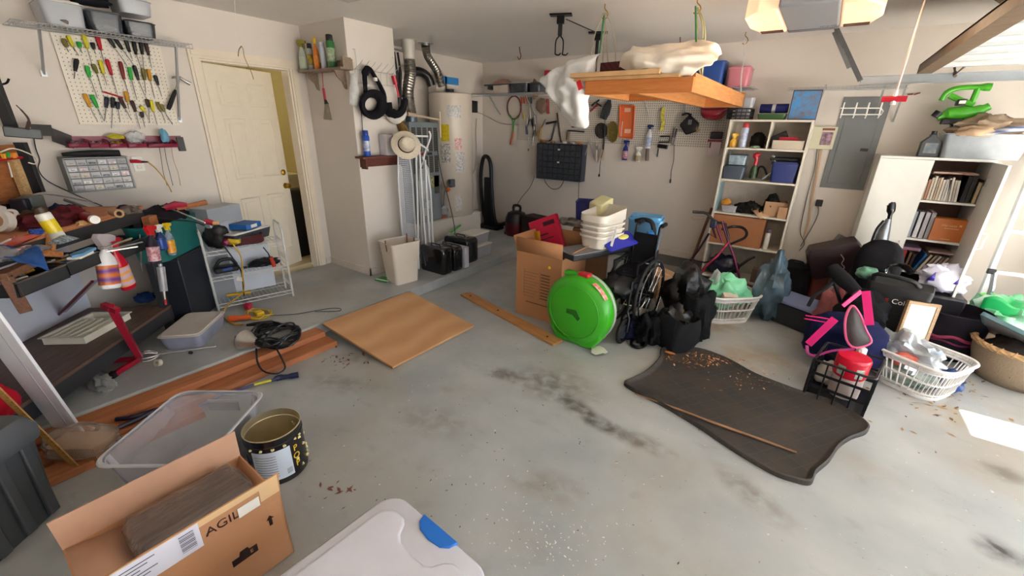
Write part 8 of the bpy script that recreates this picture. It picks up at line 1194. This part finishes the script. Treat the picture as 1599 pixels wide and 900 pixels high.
t = T('upright_vacuum', 'grey and black upright vacuum handle rising behind the backpack', 'vacuum', (.66, 4.78, .0)); o_ = t.location.copy(); q = lambda x, y, Y=4.75: py(x, y, Y)-o_; g = G(); g.tube([q(1376, 378), q(1383, 355), q(1388, 342)], [.05, .035, .02], 10); g.o('grey_neck', M('8c9094', .3, .7), t); g = G(); g.tube([q(1388, 345), q(1391, 330), q(1392, 320), q(1390, 317)], [.016, .03, .03, .015], 10, sm=3); g.o('grip', BLKG, t); g = G(); g.tube([q(1372, 380), q(1370, 400), Vector((-.02, 0, .3)), Vector((-.02, 0, .02))], .06, 10); g.o('body', plastic('1c1e22'), t); g = G(); g.tube([q(1362, 378, 4.72), q(1370, 358, 4.72), q(1381, 345, 4.72)], .014, 8, sm=3); g.o('hose', BLK, t)
t = T('cooler_bag', 'black tapered soft cooler bag with white lettering near its top', 'cooler bag', (.68, 4.02, .001), R(-10)); g = G(); rr_ = lambda k_, z_, d_=1: [(x_, y_, z_) for x_, y_ in rrect(.36*k_, .24*k_*d_, .03)]
g.loft([rr_(.72, .0), rr_(.80, .15), rr_(.98, .5), rr_(1.02, .585), rr_(.98, .60)]); g.o('bag_body', M('16171a', .6, var=.2, sc=8, bump=.2), t, ang=50); g = G(); g.tube([(x_*.985, y_*.985, .40) for x_, y_ in rrect(.35, .235, .03)], .004, 5, closed=True); g.o('seam', BLK, t); txt('Coleman', .05, WHT, t, (.075, -.126, .49), (R(84), 0, 0)); g = G(); g.b2((-.055, -.126, .475), (-.035, -.119, .50)); g.o('red_logo', plastic('8a1c20'), t)
g = G(); g.tube([(-.16, -.06, .60), (-.14, -.10, .66), (.04, -.12, .66), (.10, -.10, .62)], .016, 8, sm=3); g.o('carry_handle', BLK, t)
HP = plastic('e0157a', .5); t = T('sports_bag', 'navy sports bag with hot pink straps and open grey pocket', 'bag', (.43, 3.60, .001), R(-14)); NB = cloth('161c44')
g = G(); bag(g, (-.02, .02, .21), (.25, .17, .20), 181, 34, .25, 1.8, .95); g.o('bag_body', NB, t, ang=70)
o_ = t.location.copy(); R_ = Matrix.Rotation(R(14), 4, 'Z'); q = lambda x, y, Y: R_ @ (py(x, y, Y)-o_)
P = [q(1330, 478, 3.32), q(1320, 500, 3.3), q(1322, 530, 3.28), q(1335, 543, 3.27), q(1360, 535, 3.3), q(1352, 515, 3.31), q(1342, 490, 3.32)]; cen = sum(P, Vector())/7; g = G(); sp = spline(P, 5, True); g.raw([cen+Vector((0, -.01, .0))]+sp, [(0, i+1, (i+1) % len(sp)+1) for i in range(len(sp))]); g.o('grey_pocket', M('4a4a4c', .6, var=.3, bump=.3, bsc=10), t, solid=.006); g = G(); g.tube(sp, .008, 6, closed=True); g.o('pink_piping', plastic('d85a88', .5), t)
g = G(); g.bar(q(1304, 498, 3.28), q(1262, 538, 3.25), .045, .006, up=(0, -1, .3)); g.o('pink_strap', HP, t); g = G(); g.bar(q(1352, 455, 3.4), q(1358, 508, 3.3), .006, .045, up=(1, 0, .1)); g.o('pink_strap', HP, t) ; g = G(); g.bar(q(1345, 455, 3.45), q(1316, 478, 3.4), .006, .03, up=(0, 0, 1)); g.o('pink_strap', HP, t)
g = G(); g.tube([q(1260, 540, 3.25), q(1262, 552, 3.2), q(1275, 555, 3.2), q(1300, 548, 3.22), q(1335, 545, 3.24)], .010, 6, sm=4, flat=.4); g.o('lower_strap', plastic('a02878'), t); g = G(); g.tube([q(1258, 493, 3.3), q(1280, 496, 3.28), q(1302, 500, 3.28)], .004, 5); g.tube([q(1256, 498, 3.3), q(1280, 502, 3.28), q(1300, 506, 3.28)], .004, 5); g.o('pink_zip', HP, t)
sack('black_jacket', 'black jacket draped above the navy sports bag', 'jacket', (.50, 3.85, .25), (.15, .13, .17), cloth('121216'), 182, .4, 2.3, .6, n=32); t = T('handlebar_bag', 'black tubular frame with pad crossing over the sports bag', 'frame', (.45, 3.95, .0)); o_ = t.location.copy(); q = lambda x, y, Y: py(x, y, Y)-o_; g = G(); g.tube([q(1300, 420, 3.9), q(1318, 438, 3.8), q(1338, 456, 3.75)], [.05, .055, .04], 10); g.o('pad', cloth('17171b'), t); g = G(); g.tube([q(1262, 478, 3.8), q(1272, 462, 3.8), q(1290, 450, 3.8), q(1300, 440, 3.8)], .014, 8, sm=3); g.tube([Vector((-.05, 0, .0)), Vector((-.04, 0, .3)), q(1300, 430, 3.9)], .014, 8); g.o('tube', BLK, t)
sack('pink_cloth', 'dusty pink cloth showing between black frame and leather bin', 'cloth', (.36, 4.10, .05), (.12, .12, .25), cloth('9a5a5c'), 183, .4, 2.4, .6)
t = T('handlebar', 'black bent handlebar sticking out over the cooler bag', 'handlebar', (.80, 4.3, .60)); o_ = t.location.copy(); g = G(); g.tube([q2_-o_ for q2_ in (py(1384, 425, 4.3), py(1388, 416, 4.3), py(1402, 414, 4.3), py(1414, 417, 4.25), py(1424, 426, 4.2))], [.008, .010, .014, .022, .024], 8, sm=3); g.o('bar', BLKG, t); g = G(); g.tube([py(1384, 430, 4.3)-o_, py(1383, 422, 4.3)-o_, py(1388, 416, 4.3)-o_], .006, 6); g.o('chrome_end', CHROME, t)
m_, w_, d_, r_ = fit3((1270, 562), (1366, 594), (1383, 563), .262); crate_bk('black open lattice milk crate beside the dark mat', (m_.x, m_.y, .003), w_, max(d_, .3), .262, plastic('121214', .35), r_, 4, 3, 'milk_crate', 'crate', 1., bw=.016, th=.008, rim=.008)
t = T('red_canister', 'bright red plastic canister with stickers standing in the milk crate', 'canister', (m_.x+.02, m_.y+.0, .012)); g = G(); g.lathe([(.075, 0), (.082, .01), (.085, .10), (.085, .15), (.08, .16)], n=28); g.o('clear_base', plastic('c8b8b0', .3, alpha=.7), t); g = G(); g.lathe([(.086, .15), (.090, .16), (.092, .27), (.086, .285), (.02, .285), (0, .28)], n=28); g.o('red_tub', plastic('d01030', .3), t); fa = math.atan2(-m_.y, -m_.x)
for a_ in (-.5, .6): g = G(); curved(g, .0925, fa+a_-.25, fa+a_+.25, .17, .235, 5); g.o('sticker', M('c8ccd4', .4, c2='7a8a5c', sc=40), t)
g = G(); bag(g, (0, 0, .08), (.06, .05, .09), 184, 18, .4, 3, .8); g.o('cup_pile', plastic('c8c4bc'), None, ang=60, label='white crumpled wrapper inside the milk crate', cat='wrapper', loc=(m_.x-.08, m_.y+.08, .012)); aerosol('white bottle standing behind the red canister in the crate', (m_.x+.06, m_.y+.13, .012), 0, .30, .035, plastic('dcdce4'), WHT)
m_, w_, d_, r_ = fit3((1362, 540), (1484, 590), (1533, 567), .245); basket('big white laundry basket heaped with bags at the right', m_, w_, d_, r_, .245, 10, 6, 2, WB_, .80)
ux_ = Vector((math.cos(r_), math.sin(r_), 0)); uy_ = Vector((-math.sin(r_), math.cos(r_), 0))
def LBp(u, v_, z): return Vector((m_.x, m_.y, z))+ux_*u+uy_*v_
g = G(); bag(g, (0, 0, .08), (.19, .13, .13), 185, 32, .5, 2.6, .6); g.o('foil_bag', M('c4ccd4', .12, .3, var=.5, sc=9, bump=.5, bsc=16), None, ang=50, label='shiny silver and white plastic bag heaped in the right laundry basket', cat='bag', loc=LBp(-.12, .02, .10), rot=r_); sack('red_bag', 'salmon red wrapped bundle at the front of the right basket', 'bundle', LBp(-.06, -.10, .15), (.07, .05, .05), plastic('c05a4c', .35), 186); sack('green_packs', 'green and white packs seen through the right basket', 'pack', LBp(-.05, -.05, .012), (.17, .09, .11), M('2c5c44', .4, c2='c8ccc8', sc=14), 187); sack('blue_packs', 'blue packs at the right end of the right basket', 'pack', LBp(.10, .10, .012), (.10, .07, .09), M('1c4c9c', .4, c2='2a2a30', sc=14), 188)
t = T('framed_canvas', 'cream framed canvas sticking up from the right basket', 'frame', LBp(-.16, .10, .20), (R(-8), R(4), r_+.95)); g = G(); g.b2((-.06, -.008, 0), (.11, .008, .32)); g.o('canvas', plastic('d4d0c4', .6), t); g = G(); 
for a_, b_ in (((-.07, -.014, -.01), (-.055, .014, .33)), ((.105, -.014, -.01), (.125, .014, .33)), ((-.07, -.014, .315), (.125, .014, .335)), ((-.07, -.014, -.012), (.125, .014, .004))): g.b2(a_, b_)
g.o('frame', wood('a88a68'), t); g = G(); g.tube([LBp(-.24, -.03, .24)-LBp(-.24, -.03, .24), LBp(-.10, -.02, .20)-LBp(-.24, -.03, .24)], [.03, .022], 8, flat=.5); g.o('wood_paddle', wood('6a4632'), None, label='brown wooden paddle lying on the silver bag', cat='paddle', loc=LBp(-.24, -.03, .25))
p = at(1466, 525, 0); t = T('fabric_bin', 'round black fabric bin with pink ruffled band behind the laundry basket', 'bin', (1.10, 4.42, .001)); r_ = .215; g = G(); g.lathe([(r_*.85, 0), (r_*.95, .1), (r_, .28), (r_*1.04, .37), (r_*.98, .375), (r_*.93, .28), (r_*.85, .02), (0, .02)], n=32); g.o('bin_wall', cloth('1e1a22'), t, ang=70); g = G(); g.tube([(r_*(1.03+.015*math.sin(9*a))*math.cos(a), r_*(1.03+.015*math.sin(9*a))*math.sin(a), .20+.012*math.sin(7*a)) for a in [2*PI*i/60 for i in range(60)]], .013, 6, closed=True); g.o('pink_ruffle', cloth('8a3450'), t); g = G(); g.tube([(r_*1.02*math.cos(a), r_*1.02*math.sin(a), .16+.01*math.sin(6*a)) for a in [2*PI*i/60 for i in range(60)]], .008, 6, closed=True); g.o('lower_ruffle', cloth('6a2844'), t)
t = T('bag_pile', 'white plastic bag with purple triangles behind the black fabric bin', 'bag', (1.02, 4.72, .40)); g = G(); g.T = Matrix(); bag(g, (0, .0, .10), (.14, .09, .13), 190, 30, .6, 2.6, .6); g.o('bag', plastic('d8d8ea', .35), t, ang=50); 
for x, z, s_ in ((-.08, .14, .05), (-.02, .08, .04), (.07, .13, .03)): g = G(); g.raw([(x-s_*.5, -.105, z-s_*.6), (x+s_*.5, -.105, z-s_*.5), (x+s_*.3, -.105, z+s_)], [(0, 1, 2)]); g.o('purple_triangle', plastic('3a2c90'), t, solid=.004)
g = G(); g.b2((-.15, -.12, 0), (.15, .12, .40)); g.o('dark_bin', plastic('24242a'), None, bev=.02, label='dark bin under the white bag with purple triangles', cat='bin', loc=(1.05, 4.72, .001)); t = T('red_tube_pack', 'red tube with white cap lying behind the fabric bin', 'tube', py(1452, 472, 4.7)); g = G(); g.tube([(0, 0, 0), (.16, 0, .0)], .022, 10); g.o('tube', plastic('a01c30'), t); g = G(); g.tube([(.16, 0, 0), (.20, 0, 0)], [.018, .008], 8); g.o('cap', WHT, t)
WK = M('a8947c', .8, c2='8a7660', wave=('BANDS', 'Z', 42, 1.5), bump=.4, bsc=60); t = T('wicker_basket', 'round woven wicker basket with pale rolled rim at the right edge', 'wicker basket', (1.45, 4.16, .001)); r_ = .26; g = G(); g.lathe([(r_*.72, 0), (r_*.86, .07), (r_*.97, .17), (r_, .25), (r_*.96, .25), (r_*.8, .07), (0, .02)], n=40); g.o('woven_wall', WK, t, ang=70); g = G(); g.tube([(r_*.99*math.cos(2*PI*i/40), r_*.99*math.sin(2*PI*i/40), .26) for i in range(40)], .020, 8, closed=True); g.o('rolled_rim', M('d0ad80', .7, c2='a8845a', wave=('RINGS', 'Z', 16, 1)), t)
for i in range(24): a_ = 2*PI*i/24; g = G(); g.tube([(r_*.97*math.cos(a_), r_*.97*math.sin(a_), .235), (r_*1.08*math.cos(a_+.04), r_*1.08*math.sin(a_+.04), .262), (r_*.97*math.cos(a_+.08), r_*.97*math.sin(a_+.08), .285)], .004, 4, sm=2); g.o('rim_lashing', M('b08c60', .7), t)
sack('dark_cloth', 'dark grey cloth filling the wicker basket', 'cloth', (1.45, 4.16, .08), (.20, .19, .17), cloth('3a3634'), 191, .35, 2.2, .5); t = T('window_squeegee', 'grey framed flat panel with teal edge leaning in the wicker basket', 'panel', (1.42, 4.26, .24), (R(55), R(12), R(-35))); g = G(); g.b2((-.16, -.01, 0), (.16, .01, .32)); g.o('panel', M('8a8c90', .3), t); g = G(); g.b2((-.17, -.014, .31), (.17, .014, .335)); g.b2((-.175, -.014, 0), (-.16, .014, .33)); g.o('teal_frame', plastic('5c7c84'), t)
GB = plastic('18b060', .35); t = T('green_bag', 'emerald and white plastic bag behind the wicker basket', 'bag', (1.45, 4.72, .18)); g = G(); bag(g, (0, 0, .12), (.20, .11, .15), 192, 32, .6, 2.6, .6); g.o('bag', M('c8dcd8', .35, c2='1cb060', sc=5), t, ang=50); g = G(); g.grid(lambda u, v: Vector(((u-.5)*.34, -.08-.03*math.sin(PI*u), .16+.10*v+.03*math.sin(u*9)*v)), 12, 4); g.o('green_flap', GB, t, solid=.004)
g = G(); g.b2((-.2, -.12, 0), (.2, .12, .18)); g.o('blue_box', plastic('2c3c7c'), None, bev=.01, label='blue box under the emerald plastic bag', cat='box', loc=(1.47, 4.76, .001)); t = T('grabber_pole', 'grey pole with lime green plastic collar standing by the wall', 'pole', py(1546, 475, 4.75)); o_ = t.location.copy(); q = lambda x, y, Y=4.75: py(x, y, Y)-o_; g = G(); g.tube([Vector((0, 0, -.3)), q(1549, 450), q(1553, 425)], .018, 8); g.o('pole', M('a4aab0', .3, .6), t); g = G(); g.tube([q(1542, 480), q(1545, 460)], .048, 14); g.o('lime_collar', plastic('78e85c', .4), t); g = G(); g.box(q(1548, 424), (.05, .03, .04)); g.o('black_clip', BLK, t, bev=.006)
t = T('step_ladder', 'white aluminium ladder leaning on the back wall at the right edge', 'ladder', (1.36, 5.18, .0)); LM = M('d4d8da', .4, .2)
for x in (0, .42): g = G(); g.bar((x, -.18, .02), (x+.05, .16, 1.7), .03, .06, up=(0, 1, .2)); g.o('rail', LM, t)
for i in range(5): f = .12+.2*i; g = G(); g.bar((.05*f, -.18+.34*f, .02+1.68*f), (.42+.05*f, -.18+.34*f, .02+1.68*f), .03, .03); g.o('rung', LM, t)
P0, P1, P2, P3 = [pz(*c_, .01) for c_ in ((976, 603), (1040, 546), (1357, 675), (1262, 756))]
MT = bpy.data.materials.new('rubber_mat'); MT.use_nodes = True; nt = MT.node_tree; b_ = nt.nodes['Principled BSDF']; tc = nt.nodes.new('ShaderNodeTexCoord'); br_ = nt.nodes.new('ShaderNodeTexBrick'); br_.offset = 0; br_.inputs['Color1'].default_value = (*srgb('2c2a29'), 1); br_.inputs['Color2'].default_value = (*srgb('322e2b'), 1); br_.inputs['Mortar'].default_value = (*srgb('4a4641'), 1); br_.inputs['Scale'].default_value = 1; br_.inputs['Mortar Size'].default_value = .0012; br_.inputs['Brick Width'].default_value = .075; br_.inputs['Row Height'].default_value = .11
nz_ = nt.nodes.new('ShaderNodeTexNoise'); nz_.inputs['Scale'].default_value = 5; nz_.inputs['Detail'].default_value = 7; mx_ = nt.nodes.new('ShaderNodeMix'); mx_.data_type = 'RGBA'; mx_.inputs[7].default_value = (*srgb('40372e'), 1); mp_ = nt.nodes.new('ShaderNodeMapping'); mp_.inputs['Rotation'].default_value = (0, 0, R(35)); nt.links.new(tc.outputs['Object'], mp_.inputs[0]); nt.links.new(mp_.outputs[0], br_.inputs[0]); nt.links.new(tc.outputs['Object'], nz_.inputs[0]); nt.links.new(br_.outputs[0], mx_.inputs[6]); mr_ = nt.nodes.new('ShaderNodeMapRange'); mr_.inputs[1].default_value = .45; mr_.inputs[2].default_value = .75; nt.links.new(nz_.outputs[0], mr_.inputs[0]); nt.links.new(mr_.outputs[0], mx_.inputs[0]); nt.links.new(mx_.outputs[2], b_.inputs['Base Color']); b_.inputs['Roughness'].default_value = .6
out = [pz(x, y, .006) for x, y in ((974, 600), (985, 594), (1005, 584), (1020, 572), (1030, 558), (1032, 547), (1050, 544), (1090, 546), (1130, 560), (1180, 588), (1240, 610), (1290, 625), (1330, 645), (1355, 665), (1352, 678), (1330, 686), (1310, 700), (1295, 722), (1275, 740), (1266, 757), (1240, 753), (1205, 740), (1150, 708), (1090, 668), (1030, 632), (990, 612))]
o_ = sum(out, Vector())/len(out); sp = spline([p-o_ for p in out], 4, True); n_ = len(sp); g = G(); rg_ = lambda k_, z_: [(p.x*k_, p.y*k_, z_+(.012*max(0, noise.noise(p*3.1)) if k_ > .97 else 0)) for p in sp]
g.loft([[(p.x, p.y, .0) for p in sp], rg_(1.0, .022), rg_(.985, .026), rg_(.955, .010), rg_(.93, .0045), rg_(.6, .0045), rg_(.3, .0045), rg_(.02, .0045)], cap0=False); o_.z = .0008; g.o('rubber_mat', MT, None, ang=60, label='large black ribbed rubber floor mat with raised curled edges', cat='mat', loc=o_)
a, b = at(991, 615, .016), at(1244, 707, .016); g = G(); g.tube([Vector(), (b-a)*.3+Vector((.002, .004, 0)), (b-a)*.55+Vector((0, -.004, 0)), (b-a)*.8, b-a], [.004, .006, .008, .007, .005], 7, sm=3); g.o('wooden_stick', wood('9a7250'), None, label='long thin brown stick lying across the black mat', cat='stick', loc=a)
def debris(name, label, cat, cx, cy, sx, sy, n, r0, mats, seed, z=.006):
    q = random.Random(seed); g = G(); c_ = pz(cx, cy, z)
    for i in range(n):
        x = cx+q.gauss(0, 1)*sx; y = cy+q.gauss(0, 1)*sy; p = pz(x, y, z)-c_; r_ = r0*(.4+q.random()); a_ = q.random()*PI; l_ = 1+q.random(); u = Vector((math.cos(a_), math.sin(a_), 0)); w__ = Vector((-u.y, u.x, 0)); hh = r_*.5*q.random(); g.raw([p-u*r_*l_, p-w__*r_*.6+Vector((0, 0, hh)), p+u*r_*l_+Vector((0, 0, hh*.5)), p+w__*r_*.6], [(0, 1, 2, 3)], m=int(q.random()*len(mats)))
    return g.o(name, mats, None, sm=False, label=label, cat=cat, loc=c_, kind='stuff')
LV = [M('a5683c', .8), M('c08a58', .8), M('8a4e2c', .8), M('d8b088', .8)]
debris('wood_chips', 'brown bark chips and crumbs along the far edge of the mat', 'debris', 1095, 562, 22, 6, 160, .008, LV, 1, .014); debris('wood_chips', 'thin trail of brown chips towards the milk crate', 'debris', 1170, 590, 26, 9, 70, .006, LV, 2, .014); debris('dry_leaves', 'brown dry leaf pieces on the floor beside the timber beams', 'leaves', 535, 562, 26, 10, 26, .013, [M('8a5438', .8), M('6a4432', .8)], 3, .003); debris('dry_leaves', 'scattered leaf crumbs on the floor by the right basket', 'leaves', 1460, 630, 50, 22, 60, .012, [M('a08058', .8), M('7a5a3a', .8)], 4, .003); debris('paint_flakes', 'tiny white paint flakes scattered near the lower floor edge', 'flakes', 850, 840, 55, 38, 130, .0035, [PAPER], 5, .003); debris('dirt_specks', 'small dark specks and grit over the middle of the floor', 'grit', 700, 680, 230, 110, 150, .004, [M('4a4038', .9)], 6, .003); debris('dry_leaves', 'few curled leaves near the white-lidded tote', 'leaves', 520, 762, 18, 6, 12, .012, [M('7a4e3a', .8)], 7, .003)
sack('orange_chip', 'curved orange bark chip lying on the mat corner', 'bark chip', at(1046, 552, .012), (.035, .012, .008), M('c87a3c', .7), 195)
